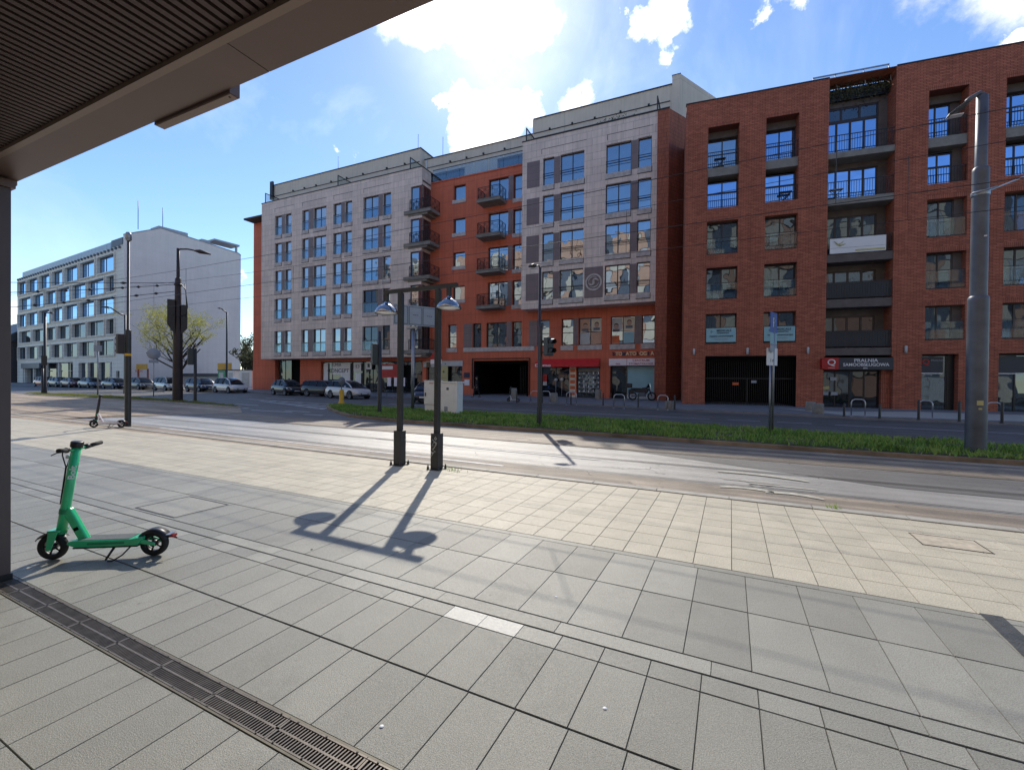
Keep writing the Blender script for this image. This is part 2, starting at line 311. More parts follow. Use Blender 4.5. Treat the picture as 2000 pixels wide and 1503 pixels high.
class Fac:
    """vertical plane: u along the wall, z up, d into the building"""
    def __init__(s, ax, ay, ang): s.a = Vector((ax, ay, 0)); s.ang = ang; s.u = Vector((math.cos(ang), math.sin(ang), 0)); s.n = Vector((math.sin(ang), -math.cos(ang), 0))
    def uv(s, px, py, d=0):
        dr = look(px, py); c = Vector((0, 0, EYE)); t = (s.a-s.n*d-c).dot(s.n)/dr.dot(s.n); p = c+dr*t
        return (p-s.a).dot(s.u), p.z
    def pt(s, u, z, d=0): return s.a+s.u*u-s.n*d+Vector((0, 0, z))
def holes_wall(mb, u0, u1, z0, z1, d, holes, depth, mi=0, rmi=None):
    """a wall face at depth d with real openings and their reveals"""
    rmi = mi if rmi is None else rmi
    us = sorted({u0, u1} | {round(x, 4) for h in holes for x in h[:2] if u0 < x < u1}); zs = sorted({z0, z1} | {round(x, 4) for h in holes for x in h[2:4] if z0 < x < z1})
    for j in range(len(zs)-1):
        run = None
        for i in range(len(us)-1):
            cu, cz = (us[i]+us[i+1])/2, (zs[j]+zs[j+1])/2
            hole = any(h[0] < cu < h[1] and h[2] < cz < h[3] for h in holes)
            if not hole and run is None: run = us[i]
            if run is not None and (hole or i == len(us)-2):
                e = us[i] if hole else us[i+1]
                mb.quad((run, d, zs[j]), (e, d, zs[j]), (e, d, zs[j+1]), (run, d, zs[j+1]), mi); run = None
    for h in holes:
        a, b, c, e = h[:4]; dp = h[4] if len(h) > 4 else depth; q = d+dp
        mb.quad((a, d, c), (a, q, c), (a, q, e), (a, d, e), rmi); mb.quad((b, d, c), (b, d, e), (b, q, e), (b, q, c), rmi)
        mb.quad((a, d, e), (a, q, e), (b, q, e), (b, d, e), rmi); mb.quad((a, d, c), (b, d, c), (b, q, c), (a, q, c), rmi)
def window(parent, u0, u1, z0, z1, d, cols=1, rail=None, fr='window_frame', gl='glass', fw=.06, sill=None, sillmat=None, name='window', deep=.06, toprail=None, label=None):
    """frame with mullions as the part, panes (and sill) as its sub-parts; rail = height share of a transom"""
    mb = MB(); y0, y1 = d-.0, d+deep
    mb.box(u0, u0+fw, y0, y1, z0, z1); mb.box(u1-fw, u1, y0, y1, z0, z1)
    mb.box(u0+fw, u1-fw, y0, y1, z0, z0+fw); mb.box(u0+fw, u1-fw, y0, y1, z1-fw, z1)
    for k in range(1, cols):
        x = u0+(u1-u0)*k/cols; mb.box(x-fw*.6, x+fw*.6, y0+.002, y1, z0+fw, z1-fw)
    if rail:
        z = z0+(z1-z0)*rail; mb.box(u0+fw, u1-fw, y0+.004, y1, z-fw*.45, z+fw*.45)
    o = mb.build(name, fr, parent, recalc=False)
    if label: o['label'] = label
    p = MB()
    for k in range(cols):
        a = u0+(u1-u0)*k/cols+.01; b = u0+(u1-u0)*(k+1)/cols-.01
        tl = random.uniform(-.004, .004); tz = random.uniform(-.004, .004)
        zz = [z0+.01, z1-.01] if not rail else [z0+.01, z0+(z1-z0)*rail, z1-.01]
        for q in range(len(zz)-1):
            p.quad((a, y1-.02+tl, zz[q]), (b, y1-.02-tl, zz[q]), (b, y1-.02-tl+tz, zz[q+1]), (a, y1-.02+tl+tz, zz[q+1]))
    p.build('pane', gl, o, recalc=False)
    if sill:
        m = MB(); m.box(*sill); m.build('sill', sillmat, o, recalc=False)
    return o
# ------------------------------------------------------------------ materials
slabmat('slab_grey', (.285, .276, .232), rough=.50, var=.16, grain=150, gamt=.42, patch=.08, bump=.5)
slabmat('slab_grey_near', (.265, .256, .213), rough=.50, var=.10, grain=170, gamt=.48, patch=.08, bump=.6)
slabmat('slab_pale', (.50, .485, .43), rough=.5, var=.05, grain=200, gamt=.2, patch=.1)
slabmat('slab_cream', (.49, .445, .34), rough=.6, var=.055, grain=90, gamt=.34, patch=.13, bump=.5, spots=.55, spotcol=(.2, .17, .12))
slabmat('slab_warm', (.32, .305, .25), rough=.5, var=.02, grain=150, gamt=.35, patch=.1, bump=.5)
mat('joint', (.035, .033, .028), rough=.9, var=.4, vs=9)
mat('kerb_stone', (.36, .34, .29), rough=.7, var=.2, vs=3, bump=.3, bs=60)
mat('asphalt', (.125, .12, .112), rough=.6, var=.22, vs=.8, bump=.5, bs=220, det=8, dirt=.35, dirtcol=(.16, .155, .15), crack=.7, fine=.25, streak=.22)
mat('asphalt_pale_sunlit', (.40, .385, .35), rough=.38, var=.12, vs=.9, bump=.4, bs=200, det=8, dirt=.4, dirtcol=(.27, .26, .24), crack=.7, fine=.2, streak=.22)  # pale lane asphalt with the sun's sheen mixed into its colour
mat('asphalt_tram', (.29, .235, .175), rough=.65, var=.3, vs=1.1, bump=.5, bs=160, det=9, dirt=.6, dirtcol=(.15, .14, .13), crack=.5, fine=.3, streak=.4)
mat('asphalt_brown', (.40, .315, .225), fine=.25, streak=.3, crack=.5, rough=.75, var=.3, vs=1.3, bump=.5, bs=140, det=9, dirt=.5, dirtcol=(.26, .2, .15))
mat('pave_far', (.20, .20, .205), rough=.7, var=.15, vs=2, bump=.2, bs=90)
mat('median_kerb', (.26, .19, .12), rough=.8, var=.45, vs=1.2, bump=.4, bs=50, dirt=.7, dirtcol=(.09, .06, .04))
mat('soil', (.07, .075, .03), rough=.95, var=.4, vs=3)
mat('paint_white', (.62, .62, .6), rough=.6, var=.25, vs=6, dirt=.35, dirtcol=(.2, .2, .2))
mat('paint_worn', (.46, .44, .36), rough=.6, var=.3, vs=9, dirt=.7, dirtcol=(.22, .2, .17))
mat('rail_steel', (.07, .065, .06), rough=.45, metal=.6, var=.3, vs=2)
mat('ground', (.13, .125, .11), rough=.9, var=.2)
def bladegreen(name, a, b, c):
    m, t, p = mk(name); ge = N(t, 'ShaderNodeNewGeometry'); co = N(t, 'ShaderNodeTexCoord')
    n = N(t, 'ShaderNodeTexNoise', ins={'Scale': .8, 'Detail': 5}); t.links.new(co.outputs['Object'], n.inputs['Vector'])
    cr = N(t, 'ShaderNodeValToRGB'); cr.color_ramp.elements[0].color = a+(1,); cr.color_ramp.elements[1].color = c+(1,); cr.color_ramp.elements.new(.5).color = b+(1,)
    ad = N(t, 'ShaderNodeMath', operation='ADD'); ml = N(t, 'ShaderNodeMath', operation='MULTIPLY_ADD'); ml.inputs[1].default_value = 1.6; ml.inputs[2].default_value = -.75
    t.links.new(n.outputs[0], ml.inputs[0]); t.links.new(ml.outputs[0], ad.inputs[0])
    m2 = N(t, 'ShaderNodeMath', operation='MULTIPLY'); m2.inputs[1].default_value = .8; t.links.new(ge.outputs['Random Per Island'], m2.inputs[0]); t.links.new(m2.outputs[0], ad.inputs[1])
    t.links.new(ad.outputs[0], cr.inputs[0]); t.links.new(cr.outputs[0], p.inputs['Base Color']); p.inputs['Roughness'].default_value = .6
    # light passes through leaves
    tr = N(t, 'ShaderNodeBsdfTranslucent'); t.links.new(cr.outputs[0], tr.inputs[0]); ms = N(t, 'ShaderNodeMixShader', ins={0: .4})
    out = [x for x in t.nodes if x.type == 'OUTPUT_MATERIAL'][0]
    t.links.new(p.outputs[0], ms.inputs[1]); t.links.new(tr.outputs[0], ms.inputs[2]); t.links.new(ms.outputs[0], out.inputs[0])
    return m
bladegreen('grass', (.10, .20, .03), (.24, .42, .07), (.42, .48, .13))
bladegreen('grass_dry', (.16, .2, .04), (.25, .28, .06), (.32, .3, .09))
bladegreen('leaf_spring', (.30, .33, .06), (.42, .42, .09), (.55, .50, .14))
bladegreen('leaf_dark', (.05, .055, .03), (.08, .085, .045), (.11, .11, .06))
mat('corner_red', (.16, .05, .045), rough=.8)
mat('tar', (.05, .055, .06), rough=.8, var=.3, vs=20, bump=.5, bs=120)
mat('bark', (.045, .038, .032), rough=.9, var=.3, vs=5, bump=.5, bs=30)
panelmat('cladding', (.70, .56, .475), 1.25, .605, .007, (.14, .11, .10), rough=.6, var=.06, offs=.37, stain=.20)
panelmat('cladding_dark', (.20, .145, .14), 3, .62, .006, (.07, .06, .06), rough=.5, var=.05)
panelmat('render_attic', (.60, .51, .42), 5.2, 9.0, .008, (.2, .18, .17), rough=.8, var=.02, stain=.12)
panelmat('render_orange', (.58, .14, .07), 2.55, 1.62, .008, (.2, .05, .025), rough=.75, var=.04, offs=0, stain=.17)
panelmat('brick_red', (.41, .130, .070), .29, .083, .012, (.16, .046, .032), rough=.85, var=.22, offs=.5, stain=.18, bump=.4)
panelmat('brick_soldier', (.39, .122, .066), .083, .29, .012, (.16, .046, .032), rough=.85, var=.18, offs=0, stain=.18, bump=.4)
panelmat('stone_office', (.74, .69, .61), 1.9, .62, .012, (.22, .2, .17), rough=.6, var=.03, offs=0, stain=.07)
panelmat('render_beige', (.82, .74, .68), 4, .4, .006, (.75, .67, .61), rough=.85, var=.015, offs=0, stain=.06, bump=.1)
mat('stone_sill', (.52, .46, .42), rough=.7, var=.2, vs=4, dirt=.35, dirtcol=(.12, .1, .09))
mat('concrete', (.23, .215, .19), rough=.8, var=.2, vs=2, bump=.15)
mat('concrete_dark', (.12, .10, .09), rough=.8, var=.2, vs=2)
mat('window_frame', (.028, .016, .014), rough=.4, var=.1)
mat('frame_black', (.012, .012, .015), rough=.4, var=.1)
mat('iron', (.014, .014, .016), rough=.45, var=.15)
mat('pole_dark', (.022, .024, .027), rough=.42, var=.25, vs=5, dirt=.3, dirtcol=(.05, .05, .05))
mat('pole_brown', (.03, .017, .015), rough=.55, var=.2, vs=5)
mat('pole_grey', (.10, .112, .135), rough=.45, metal=.2, var=.28, vs=2.2, dirt=.5, dirtcol=(.08, .085, .1))
mat('galv', (.30, .33, .37), rough=.38, metal=.7, var=.15)
mat('chrome', (.34, .35, .37), rough=.16, metal=1, var=.05)
mat('steel_bright', (.55, .55, .56), rough=.3, metal=1, var=.1)
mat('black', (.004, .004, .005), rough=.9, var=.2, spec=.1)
mat('rubber', (.016, .016, .017), rough=.75, var=.2, bump=.2, bs=80)
mat('plastic_black', (.02, .02, .022), rough=.4, var=.15)
mat('white_box', (.88, .86, .80), rough=.5, var=.05, vs=3, dirt=.3, dirtcol=(.4, .37, .32))
mat('white', (.75, .75, .75), rough=.5, var=.04)
mat('sign_grey', (.33, .36, .40), rough=.5, var=.08)
mat('red', (.42, .012, .012), rough=.45, var=.06)
mat('red_awning', (.62, .025, .022), rough=.7, var=.1, vs=3)
mat('pink_white', (.85, .76, .77), rough=.5, var=.05)
mat('pinkish', (.5, .12, .13), rough=.5)
mat('yellow', (.65, .36, .02), rough=.5, var=.1)
mat('yellow_board', (.62, .33, .03), rough=.6, var=.1)
mat('yellow_pale', (.5, .45, .2), rough=.6, var=.1)
mat('blue_navy', (.012, .018, .06), rough=.4, var=.1)
mat('sign_blue', (.03, .10, .40), rough=.4, var=.05)
mat('banner_blue', (.28, .48, .52), rough=.6, var=.06)
mat('text_dark', (.03, .05, .08), rough=.6)
mat('text_gold', (.62, .50, .36), rough=.35, metal=.6)
mat('shop_grey', (.035, .04, .05), rough=.5, var=.1)
mat('orange_sign', (.6, .12, .03), rough=.5)
mat('lens_dark', (.02, .02, .02), rough=.2)
mat('scooter_green', (.035, .58, .24), rough=.3, var=.12, vs=7, coat=.4, dirt=.3, dirtcol=(.03, .22, .12))
mat('scooter_green_dark', (.015, .26, .12), rough=.4, var=.05)
mat('scooter_white', (.75, .8, .76), rough=.5)
mat('grip_tape', (.11, .12, .12), rough=.85, var=.2, vs=60)
mat('aluminium_panel', (.165, .108, .092), rough=.42, metal=.35, var=.05, vs=2)
mat('aluminium_slat', (.095, .058, .053), rough=.5, metal=.3, var=.08, vs=2)
mat('aluminium_light', (.25, .175, .14), rough=.4, metal=.3, var=.05)
mat('pillar_paint', (.11, .082, .078), rough=.5, var=.1, vs=2)
mat('grate_iron', (.13, .11, .09), rough=.5, metal=.3, var=.35, vs=12, dirt=.5, dirtcol=(.12, .08, .05))
mat('channel_edge', (.13, .115, .08), rough=.6, metal=.2, var=.25, vs=8)
mat('manhole', (.46, .40, .30), rough=.8, var=.25, vs=9, bump=.4, bs=60)
mat('skin', (.45, .28, .2), rough=.6, var=.05)
mat('cloth_black', (.012, .012, .014), rough=.9, var=.2)
mat('cloth_blue', (.02, .06, .22), rough=.9, var=.2)
mat('hair', (.03, .02, .015), rough=.7)
mat('roof_dark', (.06, .05, .05), rough=.8, var=.2)
mat('planter', (.24, .22, .19), rough=.85, var=.2, vs=7, bump=.4, bs=50)
mat('peach', (.55, .33, .22), rough=.7, var=.1); mat('cream_wall', (.62, .55, .42), rough=.7, var=.1); mat('slate', (.10, .12, .15), rough=.5, var=.1); mat('pale_grey', (.5, .5, .48), rough=.7)
glassmat('glass', refl=.42, tint=(.72, .86, 1.0))
glassmat('glass_dim', refl=.09, tint=(.6, .75, .9), inner=((.012, .014, .018), (.10, .11, .11)))
glassmat('glass_blue', refl=.64, tint=(.42, .64, 1.0))
glassmat('glass_office', refl=.8, tint=(.42, .68, 1.0), wav=.002)
glassmat('glass_dark', refl=.05, tint=(.6, .7, .85), inner=((.006, .007, .009), (.03, .033, .036)))
glassmat('glass_car', refl=.0, tint=(.45, .5, .56), inner=((.006, .007, .009), (.015, .016, .018)), wav=.0)
def clearglass(name, tint, refl):
    m, t, p = mk(name); t.nodes.remove(p); out = [n for n in t.nodes if n.type == 'OUTPUT_MATERIAL'][0]
    a = N(t, 'ShaderNodeBsdfTransparent'); a.inputs[0].default_value = tint+(1,); g = N(t, 'ShaderNodeBsdfGlossy', ins={'Roughness': .02}); g.inputs[0].default_value = (.85, .93, 1, 1)
    ms = N(t, 'ShaderNodeMixShader', ins={0: refl}); t.links.new(a.outputs[0], ms.inputs[1]); t.links.new(g.outputs[0], ms.inputs[2]); t.links.new(ms.outputs[0], out.inputs[0])
clearglass('glass_clear', (.82, .9, .95), .045)
clearglass('glass_screen', (.80, .84, .84), .13)
def carpaint(name, c, metal=.3, rough=.3): 
    m = mat(name, c, rough=rough, metal=metal, var=.05, coat=.6)
    return m
carpaint('car_white', (.62, .60, .57), .1); carpaint('car_silver', (.40, .41, .42), .5); carpaint('car_black', (.018, .018, .022), .3); carpaint('car_navy', (.015, .022, .05), .3)
carpaint('car_red', (.35, .02, .012), .1); carpaint('car_grey', (.07, .075, .08), .4); carpaint('car_steelblue', (.09, .13, .17), .4); carpaint('car_maroon', (.07, .012, .02), .3)
mat('lamp_glass', (.7, .7, .72), rough=.1, var=.02); mat('tail_red', (.3, .01, .01), rough=.2); mat('plate', (.7, .7, .66), rough=.5)
# ------------------------------------------------------------------ the ground
def sheet(name, poly, h, m, kind='structure', thick=0.0, sidemat=None):
    """flat area following the street's gentle rise; thick > 0 gives it a real kerb edge"""
    bm = bmesh.new(); vs = [bm.verts.new((x, y, 0)) for x, y in poly]; bm.faces.new(vs)
    bmesh.ops.triangulate(bm, faces=bm.faces[:])
    bmesh.ops.bisect_plane(bm, geom=bm.verts[:]+bm.edges[:]+bm.faces[:], plane_co=(0, 9, 0), plane_no=(0, 1, 0))
    bmesh.ops.recalc_face_normals(bm, faces=bm.faces)
    if bm.faces and sum(f.normal.z for f in bm.faces) < 0: bmesh.ops.reverse_faces(bm, faces=bm.faces)
    for v in bm.verts: v.co.z = gz(v.co.y)+h
    if thick:
        r = bmesh.ops.extrude_face_region(bm, geom=bm.faces[:])
        nv = [g for g in r['geom'] if isinstance(g, bmesh.types.BMVert)]
        for v in bm.verts:
            if v not in nv: v.co.z -= thick
    me = bpy.data.meshes.new(name); bm.to_mesh(me); bm.free(); me.materials.append(MATS[m])
    o = bpy.data.objects.new(name, me); COL.objects.link(o); o['kind'] = kind; return o
sheet('ground', [(-700, -300), (500, -300), (500, 700), (-700, 700)], -.05, 'ground')
sheet('plaza_base', [(-75, -9), (40, -9), (40, 7.02), (-75, 7.02)], -.006, 'joint')

def jitter_quad(mb, x0, x1, y0, y1, g, z=0.0, mi=0, edge=.002):
    e = [random.uniform(-.0007, .0007) for _ in range(4)]
    a = (x0+g, y0+g, z+e[0]); b = (x1-g, y0+g, z+e[1]); c = (x1-g, y1-g, z+e[2]); d = (x0+g, y1-g, z+e[3])
    lo = z-.005
    mb.add([a, b, c, d, (x0+g-edge, y0+g-edge, lo), (x1-g+edge, y0+g-edge, lo), (x1-g+edge, y1-g+edge, lo), (x0+g-edge, y1-g+edge, lo)],
           [(0, 1, 2, 3), (4, 5, 1, 0), (5, 6, 2, 1), (6, 7, 3, 2), (7, 4, 0, 3)], mi)
mb = MB(); X0, X1 = -46.0, 6.0
def row(y0, y1, w, ph, mi=0, g=.0036, xa=X0, xb=X1, skip=(), gv=None):
    k = math.floor((xa-ph)/w)
    while ph+k*w < xb:
        x = ph+k*w; k += 1
        if any(abs(x-s) < .05 for s in skip): continue
        jitter_quad(mb, x, x+w, y0, y1, g, mi=mi)
P3 = .2775
for i, (a, b) in enumerate(((-1.9, -1.35), (-1.35, -.82), (-.82, -.29), (-.29, .245), (.245, .78), (.78, 1.304))):
    row(a, b, P3, -1.77, mi=1)
row(1.474, 2.008, P3, -1.78, 1); row(2.016, 2.573, P3, -1.79, 1)
row(2.578, 2.733, P3, -1.79, 0, skip=(-1.79, -1.5125))
jitter_quad(mb, -1.79, -1.5125, 2.578, 2.733, .0022, mi=2); jitter_quad(mb, -1.5125, -1.235, 2.578, 2.733, .0022, mi=2)
row(2.745, 2.885, .945, -1.97, 0, g=.0028)
row(2.893, 3.62, .372, -2.10, 0); row(3.626, 4.29, .372, -2.10, 0)
row(4.294, 4.375, .93, -1.2, 0, g=.0018)
mb.build('plaza_paving', ['slab_grey', 'slab_grey_near', 'slab_pale'], recalc=False)['kind'] = 'structure'
mb = MB()
ys = [4.382, 4.69, 5.01, 5.33, 5.64, 5.90, 6.21, 6.50, 6.76, 7.03]
for j in range(len(ys)-1):
    k = math.floor((X0-.03)/.32); 
    while .03+k*.32 < 9.0:
        x = .03+k*.32; k += 1
        jitter_quad(mb, x, x+.32, ys[j], ys[j+1], .0042)
k0 = -75.0
for j in range(0, len(ys)-1, 2):                    # far end of the same paving, slabs no longer told apart
    mb.add([(-75, ys[j], 0), (X0, ys[j], 0), (X0, min(7.03, ys[min(j+2, len(ys)-1)])-.01, 0), (-75, min(7.03, ys[min(j+2, len(ys)-1)])-.01, 0)], [(0, 1, 2, 3)])
mb.build('cream_pavement', 'slab_cream', recalc=False)['kind'] = 'structure'
# manhole cover in the cream paving
t = empty('manhole_cover', (2.08, 6.22, 0), 0, 'square rusty manhole cover set in the cream paving slabs near the kerb', 'manhole cover')
m = MB(); m.box(-.26, .26, -.19, .19, -.004, .0035); m.build('lid', 'manhole', t)
m = MB()
for a in ((-.275, .275, -.207, -.195), (-.275, .275, .195, .203), (-.271, -.265, -.195, .195), (.265, .272, -.195, .195)): m.box(*a, -.02, .005)
m.build('frame', 'rail_steel', t)
t = empty('manhole_cover', (-6.3, 3.25, 0), 0, 'square stone-filled access cover in the grey slabs behind the green scooter', 'manhole cover')
m = MB(); m.box(-.42, .42, -.30, .30, -.02, .002); m.build('lid', 'slab_warm', t)
m = MB()
for a in ((-.44, .44, -.32, -.31), (-.44, .44, .31, .32), (-.44, -.43, -.31, .31), (.43, .44, -.31, .31)): m.box(*a, -.02, .004)
m.build('frame', 'rail_steel', t)

# street kerb along the tram lane, gently curving away to the left
def kerby(x): return 7.04+.0105*max(0, -x-1)+.0048*max(0, -x-3)**1.5*.5
mb = MB(); x = 12.0
while x > -44:
    x2 = x-1.0; a, b = kerby(x), kerby(x2)
    mb.prism([(x-.006, a), (x-.006, a+.17), (x2+.006, b+.17), (x2+.006, b)], -.12, .012, axis='z'); x = x2
mb.build('street_kerb', 'kerb_stone')['kind'] = 'structure'
mb = MB(); xs = [40]+[12-i for i in range(0, 57, 2)]+[-110]
poly = [(x, kerby(x)+.12) for x in xs]
sheet('road', [(60, 7.15)]+poly+[(-260, 8.6), (-260, 60), (60, 60)], -.03, 'asphalt')
# strip between cream slabs and kerb on the left
sheet('kerb_strip', [(-2, 7.035)]+[(x, kerby(x)+.02) for x in range(-2, -45, -2)]+[(-75, 9.9), (-75, 7.035)], -.004, 'asphalt_brown')
# tram lane surfaces: pale asphalt beside the kerb, lightened for sun sheen, brown worn setts between the rails
def strip(name, ys0, ys1, xa, xb, h, m):
    n = 24; A = [(xa+(xb-xa)*i/n) for i in range(n+1)]
    return sheet(name, [(x, ys0(x)) for x in A]+[(x, ys1(x)) for x in reversed(A)], h, m)
bend = lambda x: .012*max(0, -x-4)+.0009*max(0, -x-10)**2*.5
strip('near_lane', lambda x: kerby(x)+.14, lambda x: 10.93+bend(x), -24, 30, -.026, 'asphalt_pale_sunlit')
strip('tram_shoulder', lambda x: kerby(x)+.14, lambda x: 8.05+bend(x)*.8, -40, 30, -.022, 'asphalt_tram')
strip('tram_bed', lambda x: 11.0+bend(x), lambda x: 12.95+bend(x), -26, 30, -.022, 'asphalt_tram')
sheet('tram_crossing', [(-23.5, 7.7), (-24, 9.5), (-22, 11.2), (-21, 13.4), (-24, 15.2), (-60, 16.6), (-110, 17), (-160, 17.5), (-160, 8.2), (-75, 7.9), (-44, 8.5)], -.018, 'asphalt_brown')
for y in (8.1, 9.52, 11.02, 12.42):
    mb = MB(); x = 30.0
    def ry(x): return y+bend(x)
    while x > -100:
        x2 = x-2.0
        for o, w, h in ((0, .028, .002), (.075, .03, .002)):
            mb.add([(x, ry(x)+o, gz(ry(x))-.012+h), (x2, ry(x2)+o, gz(ry(x2))-.012+h), (x2, ry(x2)+o+w, gz(ry(x2))-.012+h), (x, ry(x)+o+w, gz(ry(x))-.012+h)], [(0, 1, 2, 3)])
        x = x2
    o = tag(mb.build('tram_rail', 'rail_steel', recalc=False), {8.1: 'grooved tram rail nearest the cream pavement', 9.52: 'second grooved tram rail from the cream pavement', 11.02: 'third grooved tram rail, in the shaded half of the road', 12.42: 'tram rail running closest to the grass strip kerb'}[y], 'tram rail', 'tram rails sunk in the road')
# painted marks on the road
def mark(name, poly, m='paint_white', h=-.012): return sheet(name, poly, h, m)
def line(x0, y0, x1, y1, w=.12, m='paint_white', h=-.02):
    d = Vector((x1-x0, y1-y0)).normalized(); n = Vector((-d.y, d.x))*w/2
    return sheet('road_marking', [(x0-n.x, y0-n.y), (x1-n.x, y1-n.y), (x1+n.x, y1+n.y), (x0+n.x, y0+n.y)], h, m)
line(-14.5, 22.3, -.82, 21.6); line(-.1, 21.62, 1.15, 21.55); line(1.75, 21.5, 2.95, 21.4); line(3.7, 21.3, 16, 20.6); line(7.0, 17.2, 14, 16.9, .14)
line(-20, 22.5, -16, 22.45); line(3.0, 17.6, 5.6, 17.3, .12)
line(-33, 21.6, -22.6, 20.3, .16); line(-30, 20.45, -19.6, 17.0, .16)
for i in range(6):
    f = i/5; ax, ay = -30+9.4*f, 20.9-1.6*f; bx, by = -28.6+8.2*f, 20.25-3.2*f; line(ax+1.0, ay-.15, bx, by+.1, .45)
for a in ((-22.2, 14.66, -19.2, 14.76), (-17.7, 14.2, -16.6, 14.3), (-26, 15.4, -23.6, 15.4), (-28, 17.4, -25.4, 17.2), (-34, 23.6, -30, 23.2), (-20.5, 15.3, -18.6, 15.25)): line(*a, .14)
# worn oval arrow marks beside the kerb
def oval(x0, x1, y0, y1, w=.1):
    A = []; B = []
    for k in range(13):
        t_ = k/12; x = x0+(x1-x0)*t_; A.append((x, y0+.10*math.sin(t_*PI)+(y1-y0)*t_)); B.append((x, y0+.10*math.sin(t_*PI)+(y1-y0)*t_+.11*math.sin(min(1, t_*6+.25)*PI/2)*math.sin(min(1, (1-t_)*6+.25)*PI/2)+.03))
    sheet('road_marking', A+B[::-1], -.012, 'paint_worn')
oval(-.20, 1.22, 9.22, 9.02); oval(-.14, .62, 7.86, 7.84); oval(.50, 1.24, 7.80, 7.72); line(.3, 8.45, 1.25, 8.42, .05, 'paint_worn', -.012); line(-.1, 8.62, .75, 8.6, .04, 'paint_worn', -.012)
line(-17, 8.08, -4, 7.78, .09, 'paint_white', -.016)
line(-9, 9.62, -2.5, 9.38, .09, 'paint_white', -.016)
# building shadow on the right of the lane, painted as a darker asphalt sheet
sheet('road_shadow_patch', [(2.4, 9.25), (14, 9.0), (30, 9.0), (30, 10.9), (-2.2, 10.95)], -.02, 'asphalt')
# median grass strip with its kerb
med = [(14, 13.35), (8, 13.2), (3.8, 12.95), (0, 13.15), (-4, 13.35), (-8.5, 13.5), (-11.8, 13.65), (-13.8, 14.0), (-15, 14.3), (-17.2, 15.6), (-19.6, 17.2), (-21.3, 18.6), (-21.6, 19.1), (-21.0, 19.3), (-18.3, 18.9), (-13, 18.7), (-6, 18.3), (-1, 17.7), (3, 16.9), (7, 16.35), (14, 15.8), (30, 15.4), (30, 13.6)]
sheet('median_kerb', med, .07, 'median_kerb', thick=.14)
cx = sum(p[0] for p in med)/len(med)
def inset(poly, d):
    out = []; n = len(poly)
    for i in range(n):
        p0, p1, p2 = Vector(poly[i-1]), Vector(poly[i]), Vector(poly[(i+1) % n]); a = (p1-p0).normalized(); b = (p2-p1).normalized()
        nn = (Vector((-a.y, a.x))+Vector((-b.y, b.x))); nn = nn.normalized() if nn.length > .01 else Vector((-a.y, a.x)); out.append(tuple(p1+nn*d))
    return out
area = sum(med[i-1][0]*med[i][1]-med[i][0]*med[i-1][1] for i in range(len(med)))
medin = inset(med, .15 if area > 0 else -.15)
sheet('median_soil', medin, .085, 'soil')
isl = [(-24.6, 15.1), (-26.5, 15.3), (-34, 16.0), (-45, 15.8), (-53.5, 15.9), (-57.5, 16.6), (-56.5, 17.6), (-46, 18.2), (-35, 17.4), (-27, 16.2), (-24.4, 15.6)]
sheet('island_kerb', isl, .05, 'kerb_stone', thick=.1)
ai = sum(isl[i-1][0]*isl[i][1]-isl[i][0]*isl[i-1][1] for i in range(len(isl)))
islin = inset(isl, .2 if ai > 0 else -.2); sheet('island_soil', islin, .07, 'soil')
def inpoly(x, y, poly):
    c = False; j = len(poly)-1
    for i in range(len(poly)):
        if (poly[i][1] > y) != (poly[j][1] > y) and x < (poly[j][0]-poly[i][0])*(y-poly[i][1])/(poly[j][1]-poly[i][1])+poly[i][0]: c = not c
        j = i
    return c
def grass(name, poly, n, hgt, m, label, x0, x1, y0, y1, z0):
    rng = np.random.default_rng(3); V = []; F = []
    while len(F) < n:
        x, y = rng.uniform(x0, x1), rng.uniform(y0, y1)
        if not inpoly(x, y, poly): continue
        cl = .55+.45*math.sin(x*2.1+math.sin(y*3.3)*1.7)*math.sin(y*2.7+x*.9)
        if cl < .35 and rng.random() < .7: continue
        if math.sin(x*5.3+y*2.1)*math.sin(y*6.1-x*1.7) > .72: continue
        for _ in range(3):
            px, py = x+rng.normal(0, .07), y+rng.normal(0, .07)
            h = hgt*rng.uniform(.4, 1.2)*(.5+.75*cl); a = rng.uniform(0, 2*PI); w = .012+.011*rng.random(); l = h*rng.uniform(.2, .8); b = rng.uniform(0, 2*PI)
            z = gz(py)+z0; o = len(V)
            dx, dy = math.cos(a)*w, math.sin(a)*w; lx, ly = math.cos(b)*l, math.sin(b)*l
            V += [(px-dx, py-dy, z), (px+dx, py+dy, z), (px+dx*.6+lx*.4, py+dy*.6+ly*.4, z+h*.6), (px-dx*.6+lx*.4, py-dy*.6+ly*.4, z+h*.6), (px+lx, py+ly, z+h)]
            F += [(o, o+1, o+2, o+3), (o+3, o+2, o+4)]
    me = bpy.data.meshes.new(name); me.from_pydata(V, [], F); me.materials.append(MATS[m]); o = bpy.data.objects.new(name, me); COL.objects.link(o)
    return tag(o, label, 'grass', kind='stuff')
grass('grass', medin, 66000, .12, 'grass', 'green uncut grass on the long strip between the two roads', -21.6, 14, 12.9, 19.4, .08)
grass('dry_grass', medin, 9000, .11, 'grass_dry', 'paler dry blades scattered through the green median grass', -21.6, 14, 12.9, 19.4, .08)
grass('grass', islin, 16000, .10, 'grass_dry', 'short sunlit grass on the far left traffic island', -57.5, -24, 15, 18.3, .06)
